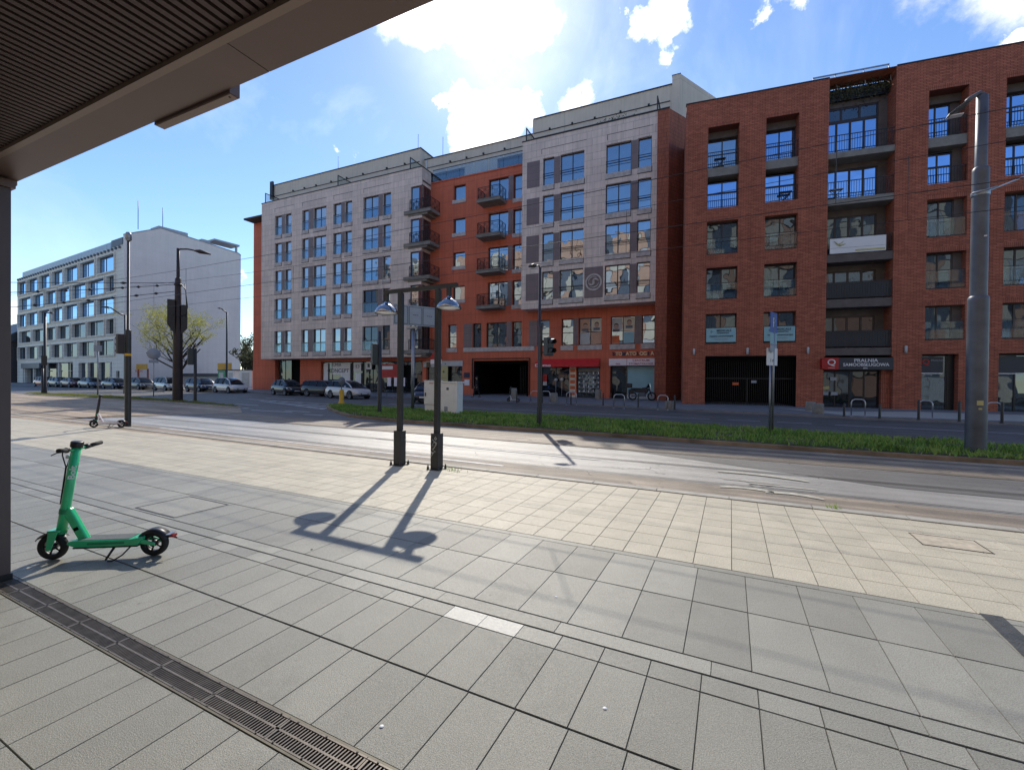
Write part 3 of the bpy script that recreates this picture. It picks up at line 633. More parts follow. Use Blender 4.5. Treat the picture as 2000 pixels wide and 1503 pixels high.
# weeds by the lamp gate and at the kerb
for (wx, wy, n, lb) in ((-4.55, 6.85, 26, 'small weeds growing in the joints beside the right lamp base'), (1.25, 7.18, 22, 'lone tuft of weed at the cream pavement kerb')):
    mb = MB()
    for _ in range(n):
        a = random.uniform(0, 2*PI); r = random.uniform(0, .07 if n < 25 else .22); h = random.uniform(.03, .1); x, y = wx+math.cos(a)*r*(1.6), wy+math.sin(a)*r*.5; b = random.uniform(0, 2*PI)
        mb.add([(x-.006, y, 0), (x+.006, y, 0), (x+math.cos(b)*.04, y+math.sin(b)*.04, h)], [(0, 1, 2)])
    tag(mb.build('weeds', 'grass', recalc=False), lb, 'weeds', kind='stuff')
# far pavement along the buildings
far_kerb = [(30, 24.6), (11, 25.2), (4.8, 25.1), (1.0, 26.0), (-3, 26.3), (-6, 27.9), (-12, 28.9), (-16, 29.3), (-26, 29.6), (-52, 30.2), (-60, 30.2), (-110, 30.2), (-200, 32)]
sheet('far_pavement', far_kerb+[(-200, 120), (60, 120), (60, 24.6)], .09, 'pave_far', thick=.14)
sheet('far_pavement_slabs', [(4.9, 25.6), (11, 25.75), (30, 25.2), (30, 31), (9, 30.8), (5.0, 28.6), (2.4, 30.4)], .096, 'slab_pale')
# ------------------------------------------------------------------ grey and orange apartment block
GA = R(1.5); gf = Fac(-8, 36, GA)
gb = empty('apartment_building', (-8, 36, 0), GA, 'long apartment block with pale stone-clad bays over orange walls and curly iron balconies', 'apartment building')
def ped(u): return gz((gf.pt(u, 0, 1.5)).y)+.09
ROWS = [(18.6, 20.88), (15.36, 17.66), (12.04, 14.4), (8.73, 11.08), (4.74, 7.26)]
BL, BR, PT = -43.1, -19.6, 22.7
wcols = [(-40.77, -39.59, 1), (-39.07, -37.97, 1), (-36.24, -35.19, 1), (-34.46, -32.46, 2), (-31.43, -30.25, 1), (-29.74, -28.69, 1), (-27.15, -25.07, 2), (-24.5, -23.43, 1)]
holes = [(a, b, z0, z1) for z0, z1 in ROWS for a, b, _ in wcols]
cornerh = [(-20.95, BR-.001, z0-.02, z1+.05, 1.5) for z0, z1 in ROWS]
mb = MB()
holes_wall(mb, BL, BR, 4.0, PT, 0, holes, .28, 0)
# corner openings: front part cut away down to the side wall
mb2 = MB(); mb = MB()
hs2 = holes+[(-20.95, BR, z0-.02, z1+.05) for z0, z1 in ROWS]
us = None
holes_wall(mb, BL, BR, 4.0, PT, 0, hs2, .28, 0)
mb.quad((BR, 0, 21.0), (BR, 1.5, 21.0), (BR, 1.5, PT), (BR, 0, PT))          # side return at the top
for i, (z0, z1) in enumerate(ROWS):
    zb = ROWS[i+1][1]+.05 if i < 4 else 4.0
    mb.quad((BR, 0, zb), (BR, 1.5, zb), (BR, 1.5, z0-.02), (BR, 0, z0-.02))
mb.quad((BL, 0, 4.0), (BL, 1.5, 4.0), (BL, 1.5, PT), (BL, 0, PT)); mb.quad((BL, 0, 4.0), (BR, 0, 4.0), (BR, 1.5, 4.0), (BL, 1.5, 4.0))
mb.build('bay_wall', 'cladding', gb, recalc=False)
# parapet coping and roof slab
mb = MB(); mb.box(BL-.05, BR+.05, -.05, .25, PT, PT+.07); mb.box(BR-.2, BR+.05, .25, 3.4, PT, PT+.07); mb.build('coping', 'frame_black', gb, recalc=False)
mb = MB(); mb.box(-46.6, BR, .1, 3.6, 21.3, 21.5); mb.box(-46.6, 3.2, 3.4, 15, 21.0, 21.2); mb.box(-46.6, -46.4, 1.6, 15, .2, 21.4); mb.box(-46.6, 3, 14.8, 15, .2, 26.5); mb.build('roof', 'roof_dark', gb, recalc=False)
dk = MB()
for (z0, z1) in ROWS:                                # dark panels between paired windows, set back a little
    for a, b in ((-39.59, -39.07), (-35.19, -34.46), (-30.25, -29.74), (-25.07, -24.5)):
        dk.box(a+.002, b-.002, -.012, .1, z0, z1)
for (z0, z1) in ROWS[:4]:
    for a, b in ((-8.35, -7.15), (-5.84, -5.27), (.65, 1.18)): dk.box(a+.002, b-.002, -.012, .1, z0, z1)
dk.box(-3.05, -1.5, -.014, .1, 8.6, 11.15)
build_each(dk, 'dark_cladding', 'cladding_dark', gb)
gl = MB()                                            # incised lines above the top windows
for a, b in ((-40.8, -37.6), (-36.2, -32.4), (-31.4, -28.6), (-27.1, -23.4)): gl.box(a, b, -.006, .0, 21.75, 21.79); gl.box(a, a+.04, -.006, .0, 21.35, 21.75)
for a, b in ((-7.0, -3.0), (-1.3, 2.3)): gl.box(a, b, -.006, .0, 21.75, 21.79); gl.box(a, a+.04, -.006, .0, 21.35, 21.75)
build_each(gl, 'incised_line', 'window_frame', gb)
G_TOP = 'glass'
for ri, (z0, z1) in enumerate(ROWS):
    for ci, (a, b, n) in enumerate(wcols):
        lab = None; g = 'glass'
        if ri == 3 and ci == 6: g = 'glass_dark'
        if ri == 4 and ci >= 6: g = 'glass_dim'
        w = window(gb, a, b, z0, z1, .2, cols=n, rail=.42, gl=g, sill=(a, b, -.045, .19, z0-.42, z0-.02), sillmat='stone_sill')
        m = MB(); m.box(a-.02, b+.05, -.03, -.001, z0-.47, z0-.425); m.box(b+.003, b+.045, -.03, -.001, z0-.42, z0-.03); m.build('sill_shadow_strip', 'window_frame', w, recalc=False)  # solid dark strips below and right of the sill draw its shadow
        m = MB(); m.box(a+.03, b-.03, .04, .055, z0+.05, z0+1.0); m.build('glass_guard', 'glass_clear', w, recalc=False)
        m = MB(); m.box(a, b, .03, .07, z0+1.0, z0+1.05); m.build('guard_rail', 'window_frame', w, recalc=False)
# curly iron railing panel between two points
def railing(mb, p0, p1, z, h=1.05, curls=True):
    p0, p1 = Vector((p0[0], p0[1], 0)), Vector((p1[0], p1[1], 0)); L = (p1-p0).length; d = (p1-p0)/L
    P = lambda s, zz: p0+d*s+Vector((0, 0, z+zz))
    for zz, r in ((h, .032), (h-.12, .014), (.08, .02), (.2, .012)): mb.tube([P(0, zz), P(L, zz)], r, 5)
    for s in (0, L): mb.tube([P(s, 0), P(s, h)], .03, 4)
    n = max(1, round(L/.85)); w = L/n
    for k in range(n):
        s0 = k*w; mb.tube([P(s0+w, .08), P(s0+w, h)], .018, 4)
        if not curls: 
            for q in range(1, 7): mb.tube([P(s0+w*q/7, .08), P(s0+w*q/7, h)], .009, 4, cap=False)
            continue
        cx_, cz_ = s0+w/2, .52
        mb.tube([P(cx_+.2*math.cos(a), cz_+.2*math.sin(a)) for a in [2*PI*i/14 for i in range(15)]], .017, 5, cap=False)
        mb.tube([P(cx_+.09*math.cos(a), cz_+.09*math.sin(a)) for a in [2*PI*i/8 for i in range(9)]], .017, 5, cap=False)
        for sx in (-1, 1):
            for sz in (-1, 1):
                mb.tube([P(cx_+sx*(.17+.22*math.sin(a*.5)*1.0)*1.0, cz_+sz*(.10+.3*a/PI)) for a in [PI*i/7 for i in range(8)]], .014, 4, cap=False)
                cxx, czz = cx_+sx*w*.36, cz_+sz*.27
                mb.tube([P(cxx+.085*math.cos(a)*sx, czz+.085*math.sin(a)*sz) for a in [-.6+4.9*i/9 for i in range(10)]], .014, 4, cap=False)
# corner balconies
for ri, (z0, z1) in enumerate(ROWS):
    b = MB(); b.box(-21.65, -20.9, -.2, -.001, z0-.42, z0-.1); b.box(-20.9, -18.45, -.2, -.001, z0-.42, z0-.1); b.box(BR+.001, -18.45, 0, 1.498, z0-.42, z0-.1); b.box(-21.65, -18.4, -.24, -.201, z0-.14, z0-.1)
    bo = b.build('balcony', 'concrete', gb, recalc=False)
    m = MB(); m.box(-21.2, -18.9, -.05, -.002, z0-.62, z0-.425); m.box(BR+.002, -19.0, 0, 1.49, z0-.62, z0-.425); m.build('bracket', 'concrete', bo, recalc=False)
    m = MB(); railing(m, (-20.95, -.14), (-18.5, -.14), z0-.1, curls=ri < 4); railing(m, (-18.5, -.14), (-18.5, 1.46), z0-.1, curls=ri < 4); m.build('railing', 'iron', bo, recalc=False)
    window(gb, -20.93, -19.95, z0+.0, z1, .12, cols=1, gl='glass', name='window')
    m = MB(); m.box(-19.93, BR, .0, .2, z0-.02, z1+.05); m.box(BR-.12, BR, .2, 1.5, z0-.02, z1+.05); m.build('corner_wall', 'corner_red' if ri < 4 else 'frame_black', gb, recalc=False)
    m = MB(); m.box(BR-.1, BR+.03, .45, 1.15, z0, z1-.05); dd = m.build('balcony_door', 'window_frame', gb, recalc=False)
    m = MB(); m.box(BR, BR+.035, .53, 1.07, z0+.1, z1-.15); m.build('pane', 'glass_dim', dd, recalc=False)
# ---- orange wall
OD = 1.5
orow = [(19.47, 20.92), (16.2, 17.66), (12.93, 14.32), (9.64, 10.99)]
oh = [(-16.88, -15.5, a, b) for a, b in orow]
oh += [(-12.96, -10.85, z0, z1-.05) for z0, z1 in ROWS[:4]] + [(-10.35, -8.81, z0, z1-.05) for z0, z1 in ROWS[:4]]
F1 = (4.87, 7.2)
f1w = [(-17.39, -16.4, 1), (-14.56, -13.61, 1), (-13.06, -10.89, 2), (-10.36, -9.35, 1), (-7.8, -6.65, 1), (-5.5, -4.43, 1), (-3.94, -1.9, 2), (-1.14, .86, 2), (1.42, 2.45, 1)]
oh += [(a, b)+F1 for a, b, _ in f1w]
GFZ = .25
gfh = [(-42.57, -38.2, GFZ, 4.0, 3.5), (-34.83, -20.44, GFZ, 3.66, .5), (-20.0, -15.67, GFZ, 3.66, .4), (-14.4, -8.63, GFZ, 3.58, 7.0), (-7.43, -4.73, GFZ, 3.0, .35), (-4.08, -2.0, GFZ, 3.0, .25), (-1.16, 2.5, GFZ, 3.1, .4)]
mb = MB(); holes_wall(mb, -46.67, 2.65, .15, 21.57, OD, oh+gfh, .3, 0)
mb.quad((BR, OD, 21.57), (-8.8, OD, 21.57), (-8.8, OD+.3, 21.57), (BR, OD+.3, 21.57)); mb.quad((-46.67, OD, .15), (-46.67, OD+3, .15), (-46.67, OD+3, 21.5), (-46.67, OD, 21.5))
mb.build('orange_wall', 'render_orange', gb, recalc=False)
mb = MB(); mb.box(BR+.06, -8.8, OD-.08, OD+.3, 21.571, 21.68); mb.build('ledge', 'render_orange', gb, recalc=False)
pan = MB()
for z0, z1 in ROWS[:4]: pan.box(-10.83, -10.37, OD-.012, OD+.05, z0, z1-.05)
for a, b in ((-15.56, -14.58), (-10.87, -10.38), (-8.64, -7.82), (-4.41, -3.96), (.88, 1.40)): pan.box(a, b, OD-.012, OD+.05, F1[0], F1[1])
build_each(pan, 'dark_panel', 'cladding_dark', gb)
for a, b in orow: window(gb, -16.88, -15.5, a, b, OD+.22, gl='glass', sill=(-16.98, -15.42, OD-.07, OD+.2, a-.34, a-.0), sillmat='stone_sill')
for ri, (z0, z1) in enumerate(ROWS[:4]):
    window(gb, -12.96, -10.85, z0, z1-.05, OD+.22, cols=2, gl='glass', name='balcony_door')
    w = window(gb, -10.35, -8.81, z0, z1-.05, OD+.22, cols=1, rail=.42, gl='glass', sill=(-10.4, -8.81, OD-.06, OD+.2, z0-.36, z0), sillmat='stone_sill')
    ua = gf.uv(930.5, 392, .1)[0]; ub = gf.uv(976.5, 385, .1)[0]
    b = MB(); b.box(ua, ub, .12, OD-.002, z0-.38, z0-.08); b.box(ua-.05, ub+.05, .07, .119, z0-.13, z0-.08); bo = b.build('balcony', 'concrete', gb, recalc=False)
    m = MB(); railing(m, (ua+.12, .16), (ub-.06, .16), z0-.08); railing(m, (ub-.06, .16), (ub-.06, OD-.05), z0-.08); railing(m, (ua+.12, .16), (ua+.12, OD-.05), z0-.08); m.build('railing', 'iron', bo, recalc=False)
for i, (a, b, n) in enumerate(f1w):
    window(gb, a, b, F1[0], F1[1], OD+.2, cols=n, rail=.48, gl='glass_dim' if i in (1, 2, 3) else 'glass')
m = MB(); m.box(-15.56, -8.05, OD-.08, OD-.001, 4.46, 4.86); m.box(-17.5, -16.3, OD-.08, OD-.001, 4.46, 4.86)
for a, b in ((-5.55, -4.4), (-4.0, -1.85), (-1.2, .9), (1.36, 2.5)): m.box(a, b, OD-.08, OD-.001, 4.42, 4.83)
build_each(m, 'sill_band', 'stone_sill', gb)
# pictures in the dentist's windows: generic portraits on film
for (a, b, z0, z1, c) in ((-3.86, -3.0, 6.05, 7.1, 'peach'), (-2.86, -1.98, 6.05, 7.1, 'cream_wall'), (-3.86, -3.0, 4.95, 5.95, 'pale_grey'), (-2.86, -1.98, 4.95, 5.95, 'peach'), (-1.06, -.22, 6.05, 7.1, 'pale_grey'), (-.08, .78, 6.05, 7.1, 'cream_wall'), (-1.06, -.45, 4.95, 5.6, 'orange_sign'), (-.08, .78, 4.95, 5.9, 'banner_blue')):
    m = MB(); m.box(a, b, OD+.226, OD+.232, z0, z1)
    m.build('window_film', c, gb, recalc=False)
for (x, z, c) in ((.36, 6.62, 'skin'), (-.72, 6.35, 'skin'), (-3.4, 6.5, 'skin'), (-2.4, 6.55, 'skin')):
    m = MB(); m.lathe([(0, 0), (.16, .002), (.2, .004)], 14, (x, OD+.218, z), axis='y'); m.lathe([(0, 0), (.2, .002)], 14, (x, OD+.222, z+.09), axis='y', mi=1); m.box(x-.28, x+.28, OD+.220, OD+.224, z-.42, z-.2, 2); m.build('portrait', [c, 'hair', 'slate'], gb, recalc=False)
# ---- right bay
b2 = [(-6.86, -5.84, 1), (-5.27, -3.18, 2), (-1.36, .65, 2), (1.18, 2.22, 1)]
h2 = [(a, b, z0+.02, z1+.08) for z0, z1 in ROWS[:4] for a, b, _ in b2]
mb = MB(); holes_wall(mb, -8.8, 2.65, 8.0, PT+.05, 0, h2, .28, 0)
mb.quad((-8.8, 0, 8.0), (-8.8, 0, PT+.05), (-8.8, OD, PT+.05), (-8.8, OD, 8.0)); mb.quad((-8.8, 0, 8.0), (2.65, 0, 8.0), (2.65, OD, 8.0), (-8.8, OD, 8.0))
mb.build('bay_wall', 'cladding', gb, recalc=False)
m = MB(); m.box(-8.85, 2.65, -.05, .25, PT+.05, PT+.12); m.box(-8.85, -8.6, .25, 3.4, PT+.05, PT+.12); m.build('coping', 'frame_black', gb, recalc=False)
m = MB(); m.box(-8.7, 2.6, .26, 3.5, 21.6, 21.8); m.build('terrace', 'roof_dark', gb, recalc=False)
for ri, (z0, z1) in enumerate(ROWS[:4]):
    for a, b, n in b2:
        w = window(gb, a, b, z0+.02, z1+.08, .2, cols=n, rail=None, gl='glass', sill=(a-.02, b, -.045, .19, z0-.42, z0+.0), sillmat='stone_sill')
        m = MB(); m.box(a-.04, b+.05, -.03, -.001, z0-.47, z0-.425); m.box(b+.003, b+.045, -.03, -.001, z0-.42, z0-.03); m.build('sill_shadow_strip', 'window_frame', w, recalc=False)  # sill shadow again modelled as dark strips, below and at the right
        m = MB(); m.box(a, b, .03, .07, z0+.98, z0+1.03); m.box(a, b, .03, .07, z0+.78, z0+.81); m.build('guard_rail', 'window_frame', w, recalc=False)
# round stone emblem: a ring round two curling leaves
m = MB(); cu_, cz_ = -2.27, 9.9
def ring(m, r, w, d=.05, n=36, cx0=None, cz0=None):
    cx0 = cu_ if cx0 is None else cx0; cz0 = cz_ if cz0 is None else cz0
    for k in range(n):
        a, b = 2*PI*k/n, 2*PI*(k+1)/n
        P = lambda q, rr, y: (cx0+rr*math.cos(q), y, cz0+rr*math.sin(q))
        m.quad(P(a, r-w, -d), P(b, r-w, -d), P(b, r, -d), P(a, r, -d)); m.quad(P(a, r, -d), P(b, r, -d), P(b, r, 0), P(a, r, 0)); m.quad(P(a, r-w, 0), P(b, r-w, 0), P(b, r-w, -d), P(a, r-w, -d))
ring(m, .70, .13)
for s in (1, -1):
    pts = []; rr = []
    for k in range(15):
        t_ = k/14; a = (-.3+3.6*t_)
        pts.append((cu_+s*(.24-.22*t_)*math.cos(a)*1.2+s*.13*(1-t_)-s*.0, -.03, cz_+s*(.28*math.sin(a)*(1-.4*t_)+.12-.25*t_))); rr.append(.035+.055*math.sin(t_*PI))
    m.tube(pts, rr, 6)
m.tube([(cu_+.44*math.cos(a), -.03, cz_+.44*math.sin(a)) for a in [.9+2.2*i/12 for i in range(13)]], [.02+.04*math.sin(i/12*PI) for i in range(13)], 6)
m.tube([(cu_+.44*math.cos(a), -.03, cz_+.44*math.sin(a)) for a in [4.04+2.2*i/12 for i in range(13)]], [.02+.04*math.sin(i/12*PI) for i in range(13)], 6)
m.build('emblem', 'stone_sill', gb, recalc=False)
# brick pier and oblique end wall
m = MB(); dx, dy = .50, .866
def obl(m, u, d, z0, z1, L, mi=0): m.quad((u, d, z0), (u+dx*L, d+dy*L, z0), (u+dx*L, d+dy*L, z1), (u, d, z1), mi)
m.box(2.652, 3.5, -.12, .5, .15, PT+.0); obl(m, 3.501, -.12, .15, PT, 7.0)
m.build('brick_pier', 'brick_soldier', gb, recalc=False)
m = MB(); m.box(2.64, 3.53, -.16, .1, PT+.001, PT+.08); m.build('coping', 'frame_black', gb, recalc=False)
# attic storey set back
m = MB()
ah = [(-43.6, -36.0, 22.3, 24.0, .4), (-34.3, -25.6, 22.3, 24.1, .4)]
holes_wall(m, -45.9, -22.4, 21.4, 26.75, 3.5, ah, .4); m.quad((-22.4, 3.5, 21.4), (-22.4, 14, 21.4), (-22.4, 14, 26.75), (-22.4, 3.5, 26.75)); m.quad((-45.9, 3.5, 21.4), (-45.9, 14, 21.4), (-45.9, 14, 26.75), (-45.9, 3.5, 26.75))
holes_wall(m, -22.4, -9.3, 21.4, 25.7, 4.1, [(-21.6, -17.2, 21.8, 24.0), (-13.4, -9.5, 21.8, 24.1)], .4)
holes_wall(m, -9.3, 3.35, 21.4, 26.72, 3.5, [(-8.2, -3.6, 22.3, 24.0), (-2.4, 2.4, 22.3, 24.2)], .4); m.quad((-9.3, 3.5, 21.4), (-9.3, 14, 21.4), (-9.3, 14, 26.72), (-9.3, 3.5, 26.72))
m.box(3.351, 4.0, 3.4, 3.8, 21.5, 27.4); obl(m, 4.001, 3.4, 21.0, 27.4, 14)
m.build('attic_wall', 'render_attic', gb, recalc=False)
m = MB(); m.box(-46.0, -22.3, 3.42, 14, 26.751, 26.83); m.box(-22.3, -9.25, 4.02, 14, 25.701, 25.78); m.box(-9.25, 3.36, 3.42, 14, 26.721, 26.8); m.box(3.32, 4.03, 3.37, 3.83, 27.401, 27.45)
m.box(-45.9, -22.5, 3.44, 3.499, 25.3, 25.36); m.box(-22.3, -9.35, 4.04, 4.099, 24.75, 24.8); m.box(-9.2, 3.2, 3.44, 3.499, 25.35, 25.41); m.box(-45.9, -22.5, 3.46, 3.499, 24.8, 24.83); m.box(-9.2, 3.2, 3.46, 3.499, 24.9, 24.93); m.box(-46, -45.5, 3.2, 3.42, 24.9, 27.2)
m.build('attic_cornice', 'frame_black', gb, recalc=False)
m = MB()
for a, b, c, e, d in ((-43.6, -36.0, 22.3, 24.0, 3.8), (-34.3, -25.6, 22.3, 24.1, 3.8), (-21.6, -17.2, 21.8, 24.0, 4.4), (-13.4, -9.5, 21.8, 24.1, 4.4), (-8.2, -3.6, 22.3, 24.0, 3.8), (-2.4, 2.4, 22.3, 24.2, 3.8)): m.quad((a, d, c), (b, d, c), (b, d, e), (a, d, e))
m.build('attic_glazing', 'glass_dim', gb, recalc=False)
m = MB(); k = BR+.1
while k < -8.9: m.box(k, min(k+1.55, -8.82), 1.72, 1.74, 21.7, 23.0); k += 1.6
m.build('terrace_balustrade', 'glass_screen', gb, recalc=False)
m = MB(); m.box(BR+.1, -8.82, 1.70, 1.76, 23.0, 23.05); m.build('handrail', 'window_frame', gb, recalc=False)
for (u, za) in ((-42.9, PT+.08), (-31.1, PT+.08), (-21.3, PT+.08), (-8.6, PT+.13), (2.55, PT+.1)):          # glass privacy screens on the terraces
    m = MB(); m.box(u, u+.04, .35, 3.3, za, za+1.25); sc = m.build('privacy_screen', 'glass_screen', gb, recalc=False)
    m = MB(); m.box(u-.02, u+.06, .28, .34, za-.05, za+1.32); m.box(u-.02, u+.06, .35, 3.3, za+1.251, za+1.32); m.box(u-.02, u+.06, 3.301, 3.36, za-.05, za+1.32); m.build('screen_frame', 'frame_black', sc, recalc=False)
m = MB()
for u in (-42, -40, -38, -35.5, -33, -30.5, -27, -24.5, -19, -17, -15, -12.6, -10.4, -7.6, -5.4, -3.3, -1, 1.4): 
    z = 25.36 if (u < -22.4 or u > -9.3) else 24.82
    m.box(u, u+.16, 3.3 if z > 25 else 3.9, 3.44 if z > 25 else 4.04, z, z+.14)
build_each(m, 'gutter_lamp', 'frame_black', gb)
for u, z in ((-24.6, 26.83), (-21.2, 25.78), (-5.2, 26.8), (-37, 26.83)):
    m = MB(); m.tube([(u, 6, z), (u, 6, z+3.2)], .025, 5); m.build('lightning_rod', 'iron', gb, recalc=False)
m = MB(); m.tube([(-22.0, 4.0, 21.7), (-22.0, 4.0, 25.6)], .06, 6); m.tube([(-32.5, 3.3, 23.2), (-32.5, 3.3, 24.5), (-28.3, 3.3, 24.55), (-28.3, 3.3, 23.2)], .07, 5); m.build('drain_pipe', 'white', gb, recalc=False)
m = MB()
for _ in range(260):
    x, y, z = -.9+random.gauss(0, .7), .5+random.gauss(0, .1), PT+.15+abs(random.gauss(0, .22)); a = random.uniform(0, 2*PI); m.add([(x, y, z), (x+.12*math.cos(a), y, z+.05), (x+.05*math.cos(a), y+.05, z+.16)], [(0, 1, 2)])
tag(m.build('terrace_plant', 'leaf_dark', None, recalc=False, M=Matrix.Translation((-8, 36, 0)) @ Matrix.Rotation(GA, 4, 'Z')), 'trailing plants on the roof terrace of the pale right bay', 'plants', kind='stuff')
# ---- ground floor
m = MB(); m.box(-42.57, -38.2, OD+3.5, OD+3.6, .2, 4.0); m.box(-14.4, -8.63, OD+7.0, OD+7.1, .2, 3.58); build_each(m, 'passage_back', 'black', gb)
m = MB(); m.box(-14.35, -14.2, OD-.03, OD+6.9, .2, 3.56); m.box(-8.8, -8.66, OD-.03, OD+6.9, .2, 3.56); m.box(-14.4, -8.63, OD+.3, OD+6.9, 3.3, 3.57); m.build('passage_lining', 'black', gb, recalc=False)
window(gb, -42.3, -40.04, .3, 3.95, OD+.35, cols=2, gl='glass_dim', fr='frame_black', name='shop_window')
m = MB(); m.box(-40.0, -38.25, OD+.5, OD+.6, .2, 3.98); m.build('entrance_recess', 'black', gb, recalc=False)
# shopfronts
window(gb, -34.8, -30.3, .3, 3.62, OD+.3, cols=3, gl='glass_dim', fr='frame_black', name='shop_window')
window(gb, -30.2, -28.7, .3, 3.62, OD+.3, cols=1, gl='glass_dim', fr='frame_black', name='shop_window')
window(gb, -28.6, -20.5, .3, 3.62, OD+.3, cols=6, gl='glass_dark', fr='frame_black', name='shop_window')
window(gb, -19.9, -15.7, .3, 3.62, OD+.25, cols=3, gl='glass_dark', fr='frame_black', name='shop_window')
window(gb, -7.4, -4.75, .3, 2.95, OD+.3, cols=2, gl='glass_dark', fr='frame_black', name='shop_window')
window(gb, -4.06, -2.02, .3, 2.95, OD+.2, cols=1, gl='glass_dim', fr='frame_black', name='shop_window')
window(gb, -1.1, .18, .3, 3.0, OD+.35, cols=1, gl='glass_dark', fr='frame_black', name='shop_door')
m = MB(); m.box(.26, 2.42, OD+.25, OD+.33, .7, 3.0); m.build('shop_panel', 'banner_blue', gb, recalc=False)
m = MB(); m.box(.24, 2.44, OD+.24, OD+.34, .3, .68); m.build('shop_base', 'pale_grey', gb, recalc=False)
m = MB(); m.box(-4.7, -4.15, OD-.02, OD+.3, .3, 3.0)
for q in range(5): m.box(-4.65, -4.2, OD-.025, OD-.0201, .5+q*.5, .8+q*.5, 1)
m.build('brick_column', ['cream_wall', 'orange_sign'], gb, recalc=False)
m = MB()
for q, z in enumerate((.75, 1.15, 1.55, 1.95, 2.3)):
    m.box(-3.95, -2.1, OD+.14, OD+.17, z, z+.03)
    for k in range(13):
        if random.random() < .8: m.box(-3.9+k*.14, -3.9+k*.14+random.uniform(.05, .12), OD+.12, OD+.19, z+.031, z+random.uniform(.1, .26), 1+k % 3)
m.box(-4.0, -2.06, OD+.15, OD+.18, 2.55, 2.8, 3)
m.build('shop_shelf', ['pale_grey', 'white', 'slate', 'concrete'], gb, recalc=False)
m = MB(); m.lathe([(.0, -.15), (.14, -.08), (.17, .03), (.09, .14), (0, .17)], 10, (-6.0, OD+.1, 1.8)); m.lathe([(.0, -.15), (.14, -.08), (.17, .03), (.09, .14), (0, .17)], 10, (-5.45, OD+.1, 1.85)); m.tube([(-6, OD+.1, .4), (-6, OD+.1, 1.7)], .015, 5); m.tube([(-5.45, OD+.1, .4), (-5.45, OD+.1, 1.7)], .015, 5); m.build('display_lamp', 'pale_grey', gb, recalc=False)
m = MB(); m.box(-14.55, -14.48, OD-.12, OD-.002, .9, 3.75); m.box(-8.55, -8.48, OD-.12, OD-.002, .4, 3.75); m.box(-14.55, -8.48, OD-.12, OD-.002, 3.751, 3.82); m.build('gate_frame', 'frame_black', gb, recalc=False)
# flush dark band over the shops, open grid gate at the right of the passage
m = MB()
for k in range(7): m.box(-9.9+k*.17, -9.87+k*.17, OD+1.0, OD+1.03, .25, 3.2)
m.build('gate', 'iron', gb, recalc=False)
# ---- signs (each its own thing)
def onwall(fx, name, label, cat, boxes, mats, texts=(), group=None, cap=.0):
    """sign on a wall: boxes in wall coordinates"""
    u = sum((b[0]+b[1])/2 for b in boxes[:1]); zc = boxes[0][4]; root = empty(name, fx.pt(u, zc, boxes[0][2]), fx.ang, label, cat, group)
    for i, b in enumerate(boxes):
        m = MB(); m.box(b[0]-u, b[1]-u, b[2]-boxes[0][2], b[3]-boxes[0][2], b[4]-zc, b[5]-zc); m.build(b[6] if len(b) > 6 else 'board', mats[i], root, recalc=False)
    for t_ in texts: text(t_[0], 'lettering', t_[3], t_[4], root, wallM(t_[1]-u, (t_[5] if len(t_) > 5 else boxes[0][2]-.012)-boxes[0][2], t_[2]-zc), sx=t_[6] if len(t_) > 6 else 1.0, bold=.004)
    return root
onwall(gf, 'dental_sign', 'long pink-white sign reading CENTRUM STOMATOLOGII above the shop beside the brick pier', 'shop sign', [(-1.2, .62-.35, 1.25, 1.45, 3.05, 3.62), (.30, 2.55, 1.25, 1.45, 3.05, 3.62), (.262, .298, 1.255, 1.45, 3.05, 3.62, 'divider')], ['pink_white', 'pink_white', 'red'],
       [('CENTRUM', 1.42, 3.46, .24, 'pinkish', 1.24, 1.2), ('STOMATOLOGII', 1.42, 3.19, .24, 'pinkish', 1.24, 1.1), ('dent', -.45, 3.2, .2, 'pinkish', 1.24)])
root = empty('facade_lettering', gf.pt(.7, 4.02, 1.48), GA, 'separate raised letters spelling STOMATOLOGIA on the orange wall', 'sign lettering')
for k, ch in enumerate('STOMATOLOGIA'):
    text(ch, 'letter', .40, 'text_dark' if k in (0, 3, 5, 7, 10) and k != 5 else 'text_gold', root, wallM(-1.55+k*.285, -.06, -.0), ext=.05, sx=1.0, bold=.012)
root = empty('awning', gf.pt(-4.8, 2.95, 1.5), GA, 'wide red shop awning with white lettering over the housewares shop', 'awning')
m = MB(); m.prism([(0, .72), (-.62, .18), (-.62, 0), (-.58, 0), (-.58, .14), (0, .62)], -2.95, 2.8, axis='x'); m.build('canvas', 'red_awning', root)
text('Domo', 'lettering', .34, 'white', root, wallM(-2.2, -.635, .13), sx=1.7, bold=.01)
for s in (-2.8, 2.65): 
    m = MB(); m.tube([(s, -.02, .1), (s, -.58, .05)], .02, 5); m.build('awning_arm', 'iron', root)
root = onwall(gf, 'address_plaque', 'small blue and white plaques on the orange pier left of the dark passage', 'plaque', [(-15.45, -14.85, 1.44, 1.499, 1.95, 2.45), (-15.4, -14.85, 1.44, 1.499, 1.2, 1.75)], ['blue_navy', 'white'])
onwall(gf, 'shop_sign', 'pale grey fascia sign above the dark blue shop window', 'shop sign', [(-19.95, -15.62, 1.4, 1.499, 3.08, 3.62), (-18.25, -17.33, 1.42, 1.5, .5, 3.07, 'side_panel')], ['pale_grey', 'yellow_pale'], [('+', -17.8, 2.5, .6, 'text_dark', 1.41), ('- - -', -17.8, 1.9, .3, 'text_dark', 1.41), ('- - -', -17.8, 1.4, .3, 'text_dark', 1.41), ('a', -17.6, 3.35, .3, 'text_dark', 1.39)])
